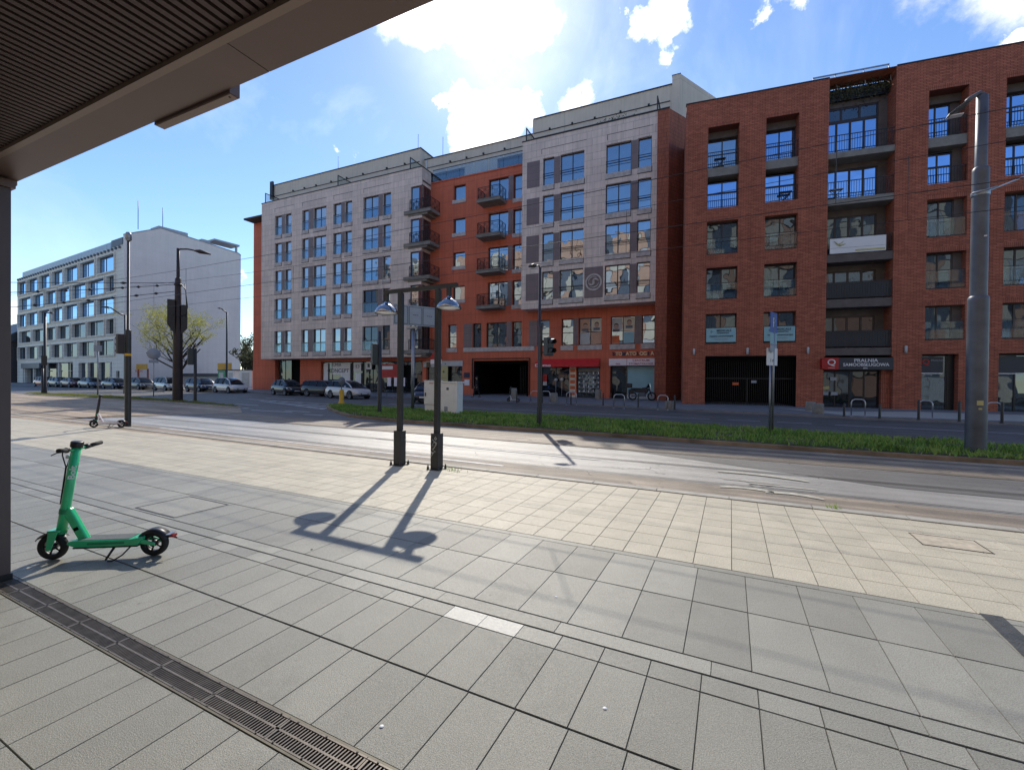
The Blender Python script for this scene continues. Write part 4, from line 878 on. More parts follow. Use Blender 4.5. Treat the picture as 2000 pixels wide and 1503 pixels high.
onwall(gf, 'shop_sign', 'white poster with bold lettering SUPER CONCEPT on the shop glass behind the white car', 'shop sign', [(-33.2, -30.5, 1.72, 1.76, 2.2, 3.5), (-34.6, -33.9, 1.72, 1.76, .6, 3.5, 'strip'), (-31.9, -30.5, 1.725, 1.76, .6, 2.19, 'panel')], ['white', 'white', 'white'], [('SUPER', -32.6, 3.3, .5, 'blue_navy', 1.715, 1.1), ('CONCEPT', -32.3, 2.62, .62, 'blue_navy', 1.715, 1.15)])
onwall(gf, 'shop_sign', 'narrow white sign with dark lines beside the SUPER CONCEPT poster', 'shop sign', [(-30.0, -28.9, 1.72, 1.76, 2.6, 3.5), (-29.7, -28.9, 1.72, 1.76, .6, 2.4, 'panel')], ['white', 'white'], [('E3', -29.4, 3.1, .5, 'blue_navy', 1.715, 1.2)])
root = empty('round_sign', gf.pt(-27.6, 3.2, 1.6), GA, 'round white lit shop badge on the dark shopfront', 'shop sign')
m = MB(); m.box(-.4, .4, -.1, 0, -.42, .42); m.build('badge', 'white', root, bevel=.12); m = MB(); m.box(-.15, .15, -.12, -.101, -.2, .2); m.build('badge_symbol', 'shop_grey', root)
root = empty('shop_sign', gf.pt(-25, 3.25, 1.7), GA, 'row of small white letters on the dark shopfront', 'shop sign')
text('FIL. WEB', 'letters', .42, 'white', root, wallM(0, -.03, 0), sx=1.0, bold=.02)
onwall(gf, 'wall_unit', 'white air conditioner unit with a round grille above the dark door', 'air conditioner', [(-20.2, -18.9, 1.3, 1.5, 3.0, 3.5), (-19.8, -19.3, 1.28, 1.3, 3.02, 3.48, 'grille')], ['pale_grey', 'lens_dark'])
# red poster panels left of it
onwall(gf, 'poster_panel', 'red and white poster panels leaning in front of the dark shopfront', 'poster', [(-25.3, -22.6, .8, .9, 1.9, 3.3), (-25.1, -23.7, .79, .8, 2.75, 3.1, 'band'), (-24.4, -23.9, .78, .8, 1.0, 1.9, 'slip'), (-23.5, -23.0, .78, .8, 1.0, 1.9, 'slip'), (-22.6, -22.1, .78, .8, 1.0, 1.9, 'slip'), (-25.3, -25.2, .82, .88, .3, 1.9, 'post'), (-22.7, -22.6, .82, .88, .3, 1.9, 'post')], ['red', 'white', 'pink_white', 'pink_white', 'pink_white', 'red', 'iron'])
onwall(gf, 'door_poster', 'small red and white poster inside the doorway under the red awning', 'poster', [(-7.3, -6.9, 1.7, 1.74, 1.65, 2.3), (-7.28, -6.92, 1.7, 1.74, 1.3, 1.64, 'lower')], ['red', 'pale_grey'])
# glazed link between the two blocks
root = empty('glazed_link', gf.pt(4.9, .2, 3.0), GA, 'tall dark glazed slot between the pale block and the brick block', 'glazed link')
m = MB(); m.box(-.6, 2.2, 0, .1, 0, 21.3); m.build('curtain_wall', 'glass_dark', root, recalc=False)
m = MB()
for z in (3.6, 6.9, 10.1, 13.3, 16.4, 19.2): m.box(-.6, 2.2, -.04, -.001, z, z+.25)
m.build('transom', 'frame_black', root, recalc=False)
m = MB(); m.box(.62, .74, -.3, -.2, 3.4, 19.9); m.build('downpipe', 'pole_grey', root, recalc=False)
m = MB(); m.box(-.1, .58, -.22, -.18, 4.0, 6.6); m.build('banner', 'banner_blue', root, recalc=False)
# ------------------------------------------------------------------ brick block
BA = R(6.5); bf = Fac(-2.88, 31.8, BA)
bb = empty('brick_building', (-2.88, 31.8, 0), BA, 'six-storey red brick block with recessed balconies and a black garage gate', 'apartment building')
RT = 20.18; UE = 24.0
bc = [(1.35, 3.2), (4.72, 6.51), (12.89, 14.67), (16.26, 18.05), (21.0, 22.8)]
br_ = [(10.12, 12.24), (7.18, 9.22), (4.28, 6.2)]
H = []
for a, b in bc:
    H.append((a, b, 13.1, 18.42, 1.0)); H += [(a, b, z0, z1, .5) for z0, z1 in br_]
LG = (8.07, 11.37)
H.append((LG[0], LG[1], 3.32, RT+.001, 1.3))
gfl = [(1.36, 6.56, .15, 3.44, 5.0), (8.0, 11.45, .15, 3.32, .7), (12.78, 14.43, .15, 3.45, .5), (16.14, 17.95, .15, 3.45, .5)]
m = MB(); holes_wall(m, 0, UE, .1, RT, 0, H+gfl, .5); m.build('brick_wall', 'brick_red', bb, recalc=False)
m = MB(); m.quad((0, 0, .1), (0, 14, .1), (0, 14, RT), (0, 0, RT)); m.quad((LG[0], .0, RT-.001), (LG[0], .0, RT), (LG[0], 0, RT), (LG[0], 0, RT)) if 0 else None; m.quad((UE, 0, .1), (UE, 14, .1), (UE, 14, RT), (UE, 0, RT)); m.quad((0, 14, .1), (UE, 14, .1), (UE, 14, RT), (0, 14, RT)); m.build('side_wall', 'brick_red', bb, recalc=False)
m = MB(); m.box(0, LG[0], .1, 14, 19.7, 19.9); m.box(LG[1], UE, .1, 14, 19.7, 19.9); m.box(LG[0], LG[1], 1.35, 14, 19.7, 19.9); m.build('roof', 'roof_dark', bb, recalc=False)
m = MB(); m.box(-.04, LG[0], -.04, .3, RT, RT+.06); m.box(LG[1], UE+.05, -.04, .3, RT, RT+.06); m.build('coping', 'frame_black', bb, recalc=False)
m = MB()                                             # soldier courses over the openings
for a, b in bc:
    for z0, z1 in [(13.1, 18.42)]+br_: m.box(a-.02, b+.02, -.008, .0, z1+.002, z1+.26)
build_each(m, 'lintel_course', 'brick_soldier', bb)
def bars(mb, u0, u1, d, z, h=1.05, step=.12):
    mb.box(u0, u1, d, d+.04, z+h-.04, z+h); mb.box(u0, u1, d, d+.03, z+.08, z+.11); k = u0+.05
    while k < u1-.03: mb.box(k, k+.018, d+.008, d+.026, z+.11, z+h-.04); k += step
def lightbars(mb, u0, u1, d, z, h=1.05, n=2):
    bars(mb, u0, u1, d, z, h, .16)
for ci, (a, b) in enumerate(bc):
    # two upper floors share one tall recess with a slab between
    m = MB(); m.box(a, b, .10, 1.0, 15.22, 15.78); sl = m.build('balcony_slab', 'concrete', bb, recalc=False)
    bw = b-.42 if ci >= 2 else b
    window(bb, a, bw, 15.8, 18.3-.35, .92, cols=2, rail=.55, gl='glass_blue' if ci >= 1 else 'glass')
    window(bb, a, bw, 13.14, 15.0, .62, cols=2, rail=.62, gl='glass_blue')
    if bw < b:
        m = MB(); m.box(bw+.002, b-.002, .6, .95, 13.1, 15.2); m.box(bw+.002, b-.002, .9, .99, 15.8, 18.4); m.build('side_panel', 'concrete_dark', bb, recalc=False)
    m = MB(); m.box(a, b, .7, .99, 17.96, 18.41); m.build('lintel', 'concrete_dark', bb, recalc=False)
    m = MB(); bars(m, a, b, .12, 15.78); m.build('railing', 'iron', bb, recalc=False)
    m = MB(); bars(m, a, b, .12, 13.1, .95); m.build('railing', 'iron', bb, recalc=False)
    for ri, (z0, z1) in enumerate(br_):
        w = window(bb, a, bw, z0, z1-.0, .38, cols=2, gl='glass_dim', name='window')
        if bw < b: m = MB(); m.box(bw+.002, b-.002, .36, .49, z0, z1); m.build('side_panel', 'concrete_dark', bb, recalc=False)
        m = MB(); m.box(a+.02, b-.02, .06, .075, z0+.04, z0+1.0); m.build('glass_guard', 'glass_clear', w, recalc=False)
        m = MB(); m.box(a+.0, b-.0, -.01, .35, z0-.04, z0-.001); m.box(a, b, .05, .08, z0+1.0, z0+1.035); m.build('sill', 'frame_black', w, recalc=False)
# loggia stack
lz = [(15.68, 19.0), (12.88, 15.2), (9.52, 12.3), (6.8, 8.9), (3.86, 6.1)]
for i, (z0, z1) in enumerate(lz):
    tz = {0: .46, 1: .48, 2: .58, 3: .6, 4: .54}[i]
    m = MB(); m.box(LG[0], LG[1], .0+.05, 1.3, z0-tz+.1, z0); m.build('balcony_slab', 'concrete_dark' if i > 1 else 'concrete', bb, recalc=False)
    g = 'glass_blue' if i < 2 else ('glass_dim' if i < 4 else 'glass_dark')
    w = window(bb, LG[0], LG[1]-.45, z0, z1-.2 if i else 18.0, 1.12, cols=4, gl=g, fw=.09, name='glazed_front')
    if i == 0: window(bb, LG[0], LG[1]-.45, 18.0, 18.85, 1.12, cols=3, gl='glass_dim', fw=.09, name='glazed_front')
    m = MB(); m.box(LG[1]-.448, LG[1], 1.1, 1.3, z0, z1+.1); m.build('side_panel', 'concrete_dark', bb, recalc=False)
    m = MB(); m.box(LG[0], LG[1], 1.09, 1.3, (z1-.2 if i else 18.86), z1+(.25 if i else .7)); m.build('lintel', 'concrete_dark', bb, recalc=False)
    m = MB()
    if i < 2: bars(m, LG[0], LG[1], .1, z0, 1.05, .13)
    else:
        bars(m, LG[0], LG[1], .1, z0, 1.05, .13)
    m.build('railing', 'iron', bb, recalc=False)
    if i >= 3:
        m = MB(); m.box(LG[0], LG[1], .15, .16, z0+.1, z0+1.0); m.build('railing_screen', 'shop_grey', bb, recalc=False)
m = MB(); m.box(LG[0], LG[1], 1.301, 1.4, 18.9, 20.14); m.build('parapet', 'frame_black', bb, recalc=False)
m = MB(); m.box(LG[0], LG[1], .9, 1.3, 19.2, 19.75); m.build('planter_trough', 'frame_black', bb, recalc=False)
m = MB()
for _ in range(1500):
    x, y, z = random.uniform(LG[0], LG[1]+.25), random.uniform(.55, 1.1), 19.35+random.gauss(.25, .28); a = random.uniform(0, 2*PI); s = random.uniform(.05, .12)
    m.add([(x, y, z), (x+s*math.cos(a), y-.02, z+s*math.sin(a)), (x+s*math.cos(a+1), y-.05, z+s*math.sin(a+1))], [(0, 1, 2)])
tag(m.build('terrace_ivy', 'leaf_dark', None, recalc=False, M=Matrix.Translation((-2.88, 31.8, 0)) @ Matrix.Rotation(BA, 4, 'Z')), 'dark ivy spilling over the roof edge above the blue loggia windows', 'ivy', kind='stuff')
# glass roof screen above the loggia
root = empty('glass_screen', bf.pt(9.6, 20.0, .9), BA, 'tilted pale glass windbreak on the roof above the loggia', 'glass screen')
m = MB(); m.quad((-2.1, -.25, -.2), (1.75, -.25, -.2), (1.75, .15, .95), (-2.1, .15, .95)); m.build('glass_panel', 'glass_screen', root, recalc=False)
m = MB(); m.box(-2.15, 1.8, .13, .19, .95, 1.02)
for x in (-2.12, -.95, .5, 1.76): m.tube([(x, -.25, -.25), (x, .15, .97)], .03, 5)
m.build('frame', 'galv', root, recalc=False)
# garage gate and ground floor
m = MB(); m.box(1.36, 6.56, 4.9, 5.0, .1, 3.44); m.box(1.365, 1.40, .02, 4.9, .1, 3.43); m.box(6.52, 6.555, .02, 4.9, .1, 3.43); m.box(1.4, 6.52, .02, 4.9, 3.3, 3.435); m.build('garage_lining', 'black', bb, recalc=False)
m = MB(); k = 1.42
while k < 6.5: m.box(k, k+.02, .5, .52, .2, 3.3); k += .11
m.box(1.4, 6.52, .49, .53, 1.95, 2.02); m.box(3.9, 3.97, .49, .53, .2, 2.0); m.build('garage_gate', 'iron', bb, recalc=False)
onwall(bf, 'gate_notice', 'small orange notice hanging on the black garage gate', 'notice', [(3.05, 3.42, .45, .47, 1.55, 1.72)], ['orange_sign'])
onwall(bf, 'gate_notice', 'small pale notice hanging on the black garage gate', 'notice', [(4.15, 4.45, .45, .47, 1.7, 1.86)], ['sign_grey'])
window(bb, 8.02, 11.0, .25, 2.5, .6, cols=4, gl='glass_dark', fr='frame_black', name='shop_window')
m = MB(); m.box(11.0, 11.44, .3, .69, .1, 3.3); m.build('side_panel', 'brick_soldier', bb, recalc=False)
m = MB(); m.box(8.02, 11.44, .35, .69, 3.0, 3.31); m.build('lintel', 'frame_black', bb, recalc=False)
window(bb, 12.8, 14.1, .2, 3.4, .42, cols=1, gl='glass_dim', fr='frame_black', name='shop_window')
window(bb, 16.16, 17.93, .2, 3.4, .42, cols=2, gl='glass_dim', fr='frame_black', name='shop_window')
m = MB(); m.box(14.102, 14.428, .4, .49, .2, 3.44); m.build('side_panel', 'frame_black', bb, recalc=False)
for (a, b) in ((12.85, 13.9), (16.2, 17.4)):
    m = MB(); m.box(a, b, .36, .4, 2.4, 3.3); m.box(a, b, .34, .36, 2.33, 2.38, 1); m.build('window_film', ['shop_grey', 'white'], bb, recalc=False)
onwall(bf, 'laundry_sign', 'dark fascia sign reading PRALNIA SAMOOBSLUGOWA with a red square logo', 'shop sign', [(8.75, 11.42, -.06, .25, 2.55, 3.26), (8.02, 8.745, -.08, .25, 2.55, 3.28, 'logo_board')], ['shop_grey', 'red'],
       [('PRALNIA', 10.1, 3.09, .27, 'white', -.075, 1.1), ('SAMOOBS\u0141UGOWA', 10.1, 2.84, .255, 'white', -.075, .98), ('24 h', 10.08, 2.64, .12, 'white', -.075), ('Q', 8.38, 2.98, .5, 'white', -.095, 1.1), ('____', 8.38, 2.72, .16, 'white', -.095)])
onwall(bf, 'side_sign', 'small red projecting sign beside the laundry sign', 'shop sign', [(7.82, 8.0, -.35, -.02, 2.6, 3.22)], ['red'])
root = empty('shop_logo', bf.pt(13.1, 2.9, .33), BA, 'faded red logo and lettering on the shop window right of the laundry', 'shop sign')
text('Q', 'logo', .42, 'red', root, wallM(0, 0, .1), bold=.01); text('PRALNIA', 'lettering', .16, 'sign_grey', root, wallM(.55, 0, .2)); text('otwarte', 'lettering', .13, 'pale_grey', root, wallM(.1, 0, -.62))
for (u, z) in ((8.1, 1.35), (8.05, 1.0), (8.55, 1.0), (8.5, 1.9)):
    onwall(bf, 'door_leaflet', {1.35: 'small yellow leaflet stuck on the laundry door', 1.9: 'small grey leaflet at eye level on the laundry window'}.get(z, 'white leaflet low on the laundry door, %s one' % ('left' if u < 8.3 else 'right')), 'leaflet', [(u, u+.35, .54, .56, z, z+.2)], ['yellow_pale' if z == 1.35 else 'sign_grey'])
for i, u in enumerate((.66, 3.83, 7.15, 12.0)):
    root = empty('wall_lamp', bf.pt(u, 3.72, -.0), BA, ['short cylindrical wall lamp left of the garage gate', 'short cylindrical wall lamp above the garage gate', 'short cylindrical wall lamp between garage and laundry', 'short cylindrical wall lamp right of the laundry'][i], 'wall lamp', 'lamps on the brick wall')
    m = MB(); m.lathe([(0, -.2), (.065, -.19), (.07, .17), (.05, .21), (0, .22)], 12, (0, -.09, 0)); m.build('shade', 'pale_grey', root); m = MB(); m.box(-.04, .04, -.03, 0, -.06, .06); m.build('bracket', 'iron', root)
for i, (u0, u1) in enumerate(((1.4, 3.16), (4.76, 6.47))):
    onwall(bf, 'window_banner', ['pale blue MEDICALS banner across the left first-floor window', 'pale blue MEDICALS banner across the window above the parking sign'][i], 'banner', [(u0, u1, .0, .03, 4.35, 5.25)], ['banner_blue'],
           [('MEDICALS', u0+1.05, 5.08, .19, 'text_dark'), ('DIAGNOSTYKA', u0+1.0, 4.93, .1, 'text_dark'), ('BADANIA LABORATORYJNE', u0+.9, 4.72, .11, 'text_dark'), ('rejestracja  telefon', u0+.9, 4.55, .1, 'sign_grey'), ('(~', u0+.35, 5.04, .2, 'text_dark')])
root = onwall(bf, 'advert_banner', 'long white banner with a golden stripe hung on the third loggia railing', 'banner', [(8.22, 11.0, -.02, .02, 9.55, 10.45), (9.5, 10.95, -.035, -.021, 9.62, 9.72, 'stripe'), (8.24, 10.98, -.03, -.021, 9.86, 9.88, 'line')], ['white', 'yellow_pale', 'sign_grey'])
m = MB(); m.tube([(-1.2, -.03, .75), (-.95, -.03, .5), (-.7, -.03, .72)], [.01, .05, .01], 4); m.tube([(-1.1, -.03, .6), (-.9, -.03, .45), (-.6, -.03, .55)], [.01, .04, .01], 4); m.build('emblem', 'yellow_pale', root)
# balcony furniture
for (u, z, lb) in ((2.1, 15.8, 'folded clothes airer and table on the top-left balcony'), (5.9, 13.12, 'dark folding chair on the second balcony'), (8.6, 12.9, 'pale chair and potted plant on the blue loggia')):
    root = empty('balcony_furniture', bf.pt(u, z, .4), BA, lb, 'balcony furniture')
    m = MB(); m.box(-.35, .35, -.15, .15, .62, .66); m.build('top', 'plastic_black' if u < 8 else 'pale_grey', root)
    for s in (-1, 1): m = MB(); m.tube([(-.3*s, -.1, 0), (.3*s, -.1, .62)], .015, 5); m.tube([(-.3*s, .1, 0), (.3*s, .1, .62)], .015, 5); m.build('leg', 'iron', root)
# ------------------------------------------------------------------ pale office block with staggered windows
OA = R(-3.4); of = Fac(-83.4, 34.7, OA)
ob = empty('office_building', (-83.4, 34.7, 0), OA, 'pale office block with staggered boxed windows and a blank beige side wall', 'office building')
orows = [(18.3, 20.9), (15.05, 17.5), (11.7, 14.2), (8.4, 10.75), (5.1, 7.5)]
ca = [(-50.0, -44.4), (-43.9, -37.5), (-37.1, -30.8), (-30.2, -24.3), (-23.9, -17.4), (-16.9, -10.2), (-9.6, -2.7)]
cb = [(-48.9, -41.3), (-40.7, -34.1), (-33.5, -27.7), (-27.2, -21.0), (-20.4, -13.8), (-13.4, -6.4), (-5.9, -2.6)]
holes = []; wins = []
for r, (z0, z1) in enumerate(orows):
    for a, b in (ca if r % 2 == 0 else cb):
        w = b-a; holes.append((a+.35, b-.2, z0, z1)); wins.append((a+.35, b-.2, z0, z1, r))
gh = [(-47, -20, .2, 4.2, 1.2), (-17.5, -4.0, .2, 4.0, .5), (-2.4, -1.2, .2, 2.6, .3)]
m = MB(); holes_wall(m, -50.5, 0, .1, 21.9, 0, holes+gh, .36); m.build('facade', 'stone_office', ob, recalc=False)
m = MB(); m.quad((-50.5, 0, .1), (-50.5, 17, .1), (-50.5, 17, 21.9), (-50.5, 0, 21.9)); m.quad((-50.5, 0, 21.9), (0, 0, 21.9), (0, 17, 21.9), (-50.5, 17, 21.9)); m.build('roof', 'roof_dark', ob, recalc=False)
m = MB(); sd = [(0, .1), (17.3, .1), (17.3, 24.4), (16.9, 24.7), (4.7, 25.65), (.6, 23.6), (0, 23.3)]
m.prism([(p[0], p[1]) for p in sd], .0, .35, axis='x'); m.build('side_wall', 'render_beige', ob)
m = MB()
for i in range(2, 6):
    (y0, z0), (y1, z1) = sd[i], sd[i+1]; m.add([(-.05, y0, z0+.02), (-.05, y1, z1+.02), (.42, y1, z1+.02), (.42, y0, z0+.02), (-.05, y0, z0+.14), (-.05, y1, z1+.14), (.42, y1, z1+.14), (.42, y0, z0+.14)], [(0, 3, 2, 1), (4, 5, 6, 7), (3, 2, 6, 7)[::-1], (0, 1, 5, 4)])
m.build('verge', 'sign_grey', ob)
for i, (a, b, z0, z1, r) in enumerate(wins):
    m = MB(); p = .2; t_ = .2                     # projecting stone surround
    m.box(a-t_, a, -p, -.002, z0-t_, z1+t_); m.box(b, b+t_, -p, -.002, z0-t_, z1+t_); m.box(a, b, -p, -.002, z1, z1+t_); m.box(a, b, -p, -.002, z0-t_, z0)
    wo_ = m.build('window_surround', 'stone_office', ob, recalc=False)
    fw = .09; x0 = a
    m = MB()
    m.box(x0, x0+fw, 0.25, .34, z0, z1); m.box(b-fw, b, 0.25, .34, z0, z1); m.box(x0, b, 0.25, .34, z0, z0+fw); m.box(x0, b, 0.25, .34, z1-fw, z1); xm = x0+(b-x0)*.35; m.box(xm, xm+fw, 0.25, .34, z0, z1)
    m.build('frame', ['frame_black', 'slate'], wo_, recalc=False)
    m = MB(); m.quad((x0, .3, z0), (b, .3, z0), (b, .3, z1), (x0, .3, z1)); m.build('pane', 'glass_office' if r < 3 else 'glass_dim', wo_, recalc=False)
m = MB(); k = -49.5
while k < -1: m.box(k, k+1.45, .5, .54, 21.95, 23.2); k += 1.5
m.build('roof_screen', 'galv', ob, recalc=False)
m = MB(); k = -49.8
while k < -.5: m.box(k, k+.35, -.25, -.001, 21.4, 21.75); k += 1.35
m.build('cornice_block', 'slate', ob, recalc=False)
m = MB(); m.box(-4.2, -.1, -.05, .5, 21.92, 23.0); m.build('corner_recess', 'slate', ob, recalc=False)
m = MB(); m.lathe([(1.9, 0), (1.9, .7), (1.2, 1.1), (0, 1.2)], 20, (-17, 5, 23)); m.build('roof_dome', 'galv', ob)
m = MB(); m.box(-3.5, -.6, 4.8, 9.0, 25.0, 26.3); m.box(-3.2, -.7, 11.2, 12.6, 24.6, 26.0); m.box(-3.5, -.6, 13.2, 17.6, 26.3, 26.6); m.box(-3.2, -2.9, 13.3, 13.6, 24.4, 26.3); m.box(-1.1, -.8, 17.0, 17.3, 24.4, 26.3); m.box(-3.0, -1.0, 14.4, 16.6, 24.4, 25.3); m.build('rooftop_unit', 'sign_grey', ob, recalc=False)
for y in (5.5, 2.2): m = MB(); m.tube([(-1, y, 25), (-1, y, 29.5)], .05, 5); m.build('lightning_rod', 'iron', ob, recalc=False)
m = MB(); m.quad((-47, 1.15, .2), (-20, 1.15, .2), (-20, 1.15, 4.2), (-47, 1.15, 4.2)); m.quad((-17.5, .45, .2), (-4, .45, .2), (-4, .45, 4.0), (-17.5, .45, 4.0)); m.quad((-2.4, .25, .2), (-1.2, .25, .2), (-1.2, .25, 2.6), (-2.4, .25, 2.6)); m.build('shop_glazing', 'glass_dim', ob, recalc=False)
m = MB()
for x in (-46.5, -41, -34, -27.5, -20.2, -14, -9.5, -5.0): m.box(x, x+.35, .05, .4, .2, 4.1)
build_each(m, 'column', 'stone_office', ob)
m = MB()
for x in (-39.6, -36.8, -31.5, -25.5): m.box(x, x+.1, .9, 1.1, .2, 4.1); m.box(x, x+1.6, .9, 1.1, 2.6, 2.75)
m.build('shop_frame', 'galv', ob, recalc=False)
m = MB(); m.box(-46.9, -36, -.3, 0, 3.2, 4.2); m.build('fascia', 'slate', ob, recalc=False)

# dark old house at the far left, mostly behind the pillar
root = empty('old_house', (-140, 36, 0), R(-3), 'dark old brick house with a tiled roof half hidden by the pillar', 'house')
m = MB(); m.box(-14, 5, 0, 12, 0, 9); m.build('wall', 'roof_dark', root); m = MB(); m.prism([(-.6, 8.9), (12.6, 8.9), (6, 14)], -14.5, 5.5, axis='x'); rf = m.build('roof', 'shop_grey', root); m = MB(); m.box(1, 2, 5, 6.2, 12, 15.4); m.build('chimney', 'roof_dark', rf)
for k in range(4):
    m = MB(); m.box(-12+k*4.4, -10.4+k*4.4, -.05, -.001, 4, 6.4); m.build('window', 'glass_dim', root)

# hoardings and low sheds against the blank wall
def far_board(px0, px1, py0, py1, y, label, posts):
    f = Fac(0, y, 0); u0, zt = f.uv(px0, py0); u1, zb = f.uv(px1, py1)
    root = empty('billboard', (u0, y, gz(y)+.09), 0, label, 'billboard')
    m = MB(); m.box(0, u1-u0, 0, .1, zb-gz(y)-.09, zt-gz(y)-.09); m.build('board', 'yellow_board', root)
    for x in posts:
        m = MB(); m.box((u1-u0)*x-.12, (u1-u0)*x+.12, .101, .25, 0, zb-gz(y)+(.0 if x else .3)); m.build('post', 'brick_soldier', root)
    return root
r1 = far_board(266, 286.5, 711, 721, 36, 'small yellow board on two brick-red posts behind the silver cars', (.08, .98))
text('PARKING', 'lettering', .55, 'orange_sign', r1, wallM(.9, -.02, 2.3))
r2 = far_board(425, 451, 709, 722, 38, 'larger yellow board near the far end of the blank wall', (.03, .97))
root = empty('shed', (-68, 41, 0), OA, 'long low dark-roofed shed at the foot of the blank beige wall', 'shed')
m = MB(); m.box(-13, 9, 0, 3, .3, 1.9); m.build('wall', 'pale_grey', root); m = MB(); m.box(-13.3, 9.3, -.5, 3.3, 1.9, 2.35); m.build('roof', 'shop_grey', root)
for i, (px, w, lb, mt) in enumerate(((441, 1.6, 'green site container beside the yellow board', 'scooter_green_dark'), (459, 1.5, 'tall white container at the corner of the blank wall', 'white'), (488, 2.6, 'pale gate post next to the orange wall', 'white'))):
    f = Fac(0, 38, 0); u, z = f.uv(px, 740)
    root = empty('container', (u, 38, gz(38)), 0, lb, 'container'); m = MB(); m.box(-w/2, w/2, -.6, .6, 0, 2.5); m.build('body', mt, root); m = MB(); m.box(-w/2-.05, w/2+.05, -.65, .65, 2.5, 2.62); m.build('lid', 'shop_grey', root); m = MB(); m.box(-w*.3, w*.3, -.63, -.601, .2, 2.2); m.build('door', 'pale_grey', root)
root = empty('railing_fence', (-110, 33, gz(33)), 0, 'low dark railing fence in front of the old house at the far left', 'fence')
for k in range(26): m = MB(); m.box(k*.8, k*.8+.12, 0, .12, 0, 1.3); m.build('post', 'shop_grey', root, recalc=False)
m = MB(); m.box(0, 20.5, .02, .1, 1.1, 1.2); m.box(0, 20.5, .02, .1, .3, .38); m.build('rail', 'iron', root, recalc=False)

# the sunlit panelled block this plaza belongs to: behind the camera, seen only mirrored in the windows
root = empty('panelled_block', (0, -8, 0), 0, 'tall block with peach, cream and slate panels, mirrored in the windows across the street', 'building')
rr = random.Random(5)
m = MB(); m.box(-70, 45, -12, -.3, 0, 28.0); m.build('core', 'slate', root, recalc=False)
m = MB(); 
for fl in range(9):
    x = -70+rr.uniform(-1, 1)
    while x < 44:
        w = rr.choice((1.2, 1.6, 2.0)); c = rr.choice((0, 0, 1, 1, 2, 3, 3, 3)); 
        if c < 3: m.box(x, x+w-.1, -.299, rr.choice((0, .1)), fl*3.1+.1, fl*3.1+3.0, c)
        x += w
m.build('facade_panel', ['peach', 'cream_wall', 'pale_grey'], root, recalc=False)
# ------------------------------------------------------------------ street furniture
def at(x, y, h=0.0): return (x, y, gz(y)+h)
# gate-shaped lamp on the cream paving: two posts, one beam, two hanging shades
root = empty('gate_lamp', (-5.33, 6.8, 0), 0, 'black twin-post plaza lamp with two chrome shades hung from one beam', 'street lamp')
for i, x in enumerate((-.44, .44)):
    m = MB(); m.box(x-.046, x+.046, -.048, .048, .66, 3.34); po = m.build('post', 'pole_dark', root, bevel=.008)
    m = MB(); m.box(x-.082, x+.082, -.085, .085, .01, .67); b = m.build('base_sleeve', 'pole_dark', root, bevel=.006)
    m = MB(); m.box(x-.135, x+.135, -.135, .135, 0, .012)
    m.build('base_plate', 'pole_dark', b)
    for sx in (-1, 1):
        for sy in (-1, 1): m = MB(); m.lathe([(.022, .012), (.022, .05), (.012, .06), (.012, .085), (0, .086)], 8, (x+sx*.115, sy*.115, 0)); m.build('bolt', 'pole_dark', b)
    if i:                                           # white scrawled tag
        m = MB(); P = lambda a, z: (x+a, -.087, z)
        for pts in (((-.06, .30), (.03, .34), (-.05, .38), (.02, .42)), ((.0, .52), (-.05, .44), (.05, .46), (-.02, .54), (.06, .50)), ((-.06, .25), (-.02, .31), (-.07, .33)), ((.03, .55), (.055, .58), (.03, .61), (.01, .58), (.03, .55)), ((-.03, .36), (.05, .48), (-.04, .56))):
            m.tube([P(*q) for q in pts], .006, 4)
        m.build('graffiti', 'paint_white', b)
m = MB(); m.box(-.86, .86, -.03, .03, 3.345, 3.42); m.build('beam', 'pole_dark', root)
for x in (-.80, .68+.0):
    m = MB(); m.box(x-.04, x+.04, -.028, .028, 3.2, 3.344); m.tube([(x, 0, 3.13), (x, 0, 3.2)], .03, 8); h = m.build('hanger', 'pole_dark', root)
    m = MB(); m.lathe([(.03, 3.2), (.05, 3.17), (.06, 3.15), (.10, 3.135), (.15, 3.105), (.19, 3.06), (.225, 3.0), (.232, 2.975), (.225, 2.965)], 28, (x, 0, 0)); s = m.build('lamp_shade', 'chrome', root)
    m = MB(); m.lathe([(0, 2.945), (.1, 2.95), (.17, 2.965), (.222, 2.985)], 24, (x, 0, 0)); m.build('diffuser', 'lamp_glass', s)
# rebuild of positions: left shade hangs outside the left post, right shade just right of the right post
# big tapering grey tram mast at the right
root = empty('tram_mast', at(5.16, 14.12, .05), 0, 'thick stepped grey steel mast with a lamp head, rising from the grass at the right', 'mast')
m = MB(); m.lathe([(.19, 0), (.187, 1.5), (.185, 3.55), (.185, 3.62), (.155, 3.66)], 24); m.build('lower_shaft', 'pole_grey', root)
m = MB(); m.lathe([(.152, 3.6), (.15, 6.55), (.148, 6.62), (.115, 6.66)], 24); m.build('middle_shaft', 'pole_grey', root)
m = MB(); m.lathe([(.112, 6.6), (.105, 8.3), (.0, 8.33)], 20); m.build('upper_shaft', 'pole_grey', root)
m = MB(); m.tube([(.07, 0, 8.28), (-.05, -.02, 8.38), (-.22, -.05, 8.28), (-.3, -.06, 8.2)], .05, 8); m.build('arm', 'pole_grey', root)
m = MB(); m.add([(-.28, -.14, 8.24), (-.28, .05, 8.24), (-.62, -.0, 7.98), (-.62, -.16, 7.98), (-.30, -.14, 8.10), (-.30, .05, 8.10), (-.66, 0, 7.90), (-.66, -.16, 7.90)], [(0, 1, 2, 3), (7, 6, 5, 4), (0, 3, 7, 4), (1, 5, 6, 2), (0, 4, 5, 1), (2, 6, 7, 3)]); lh = m.build('lamp_head', 'pole_dark', root, bevel=.02)
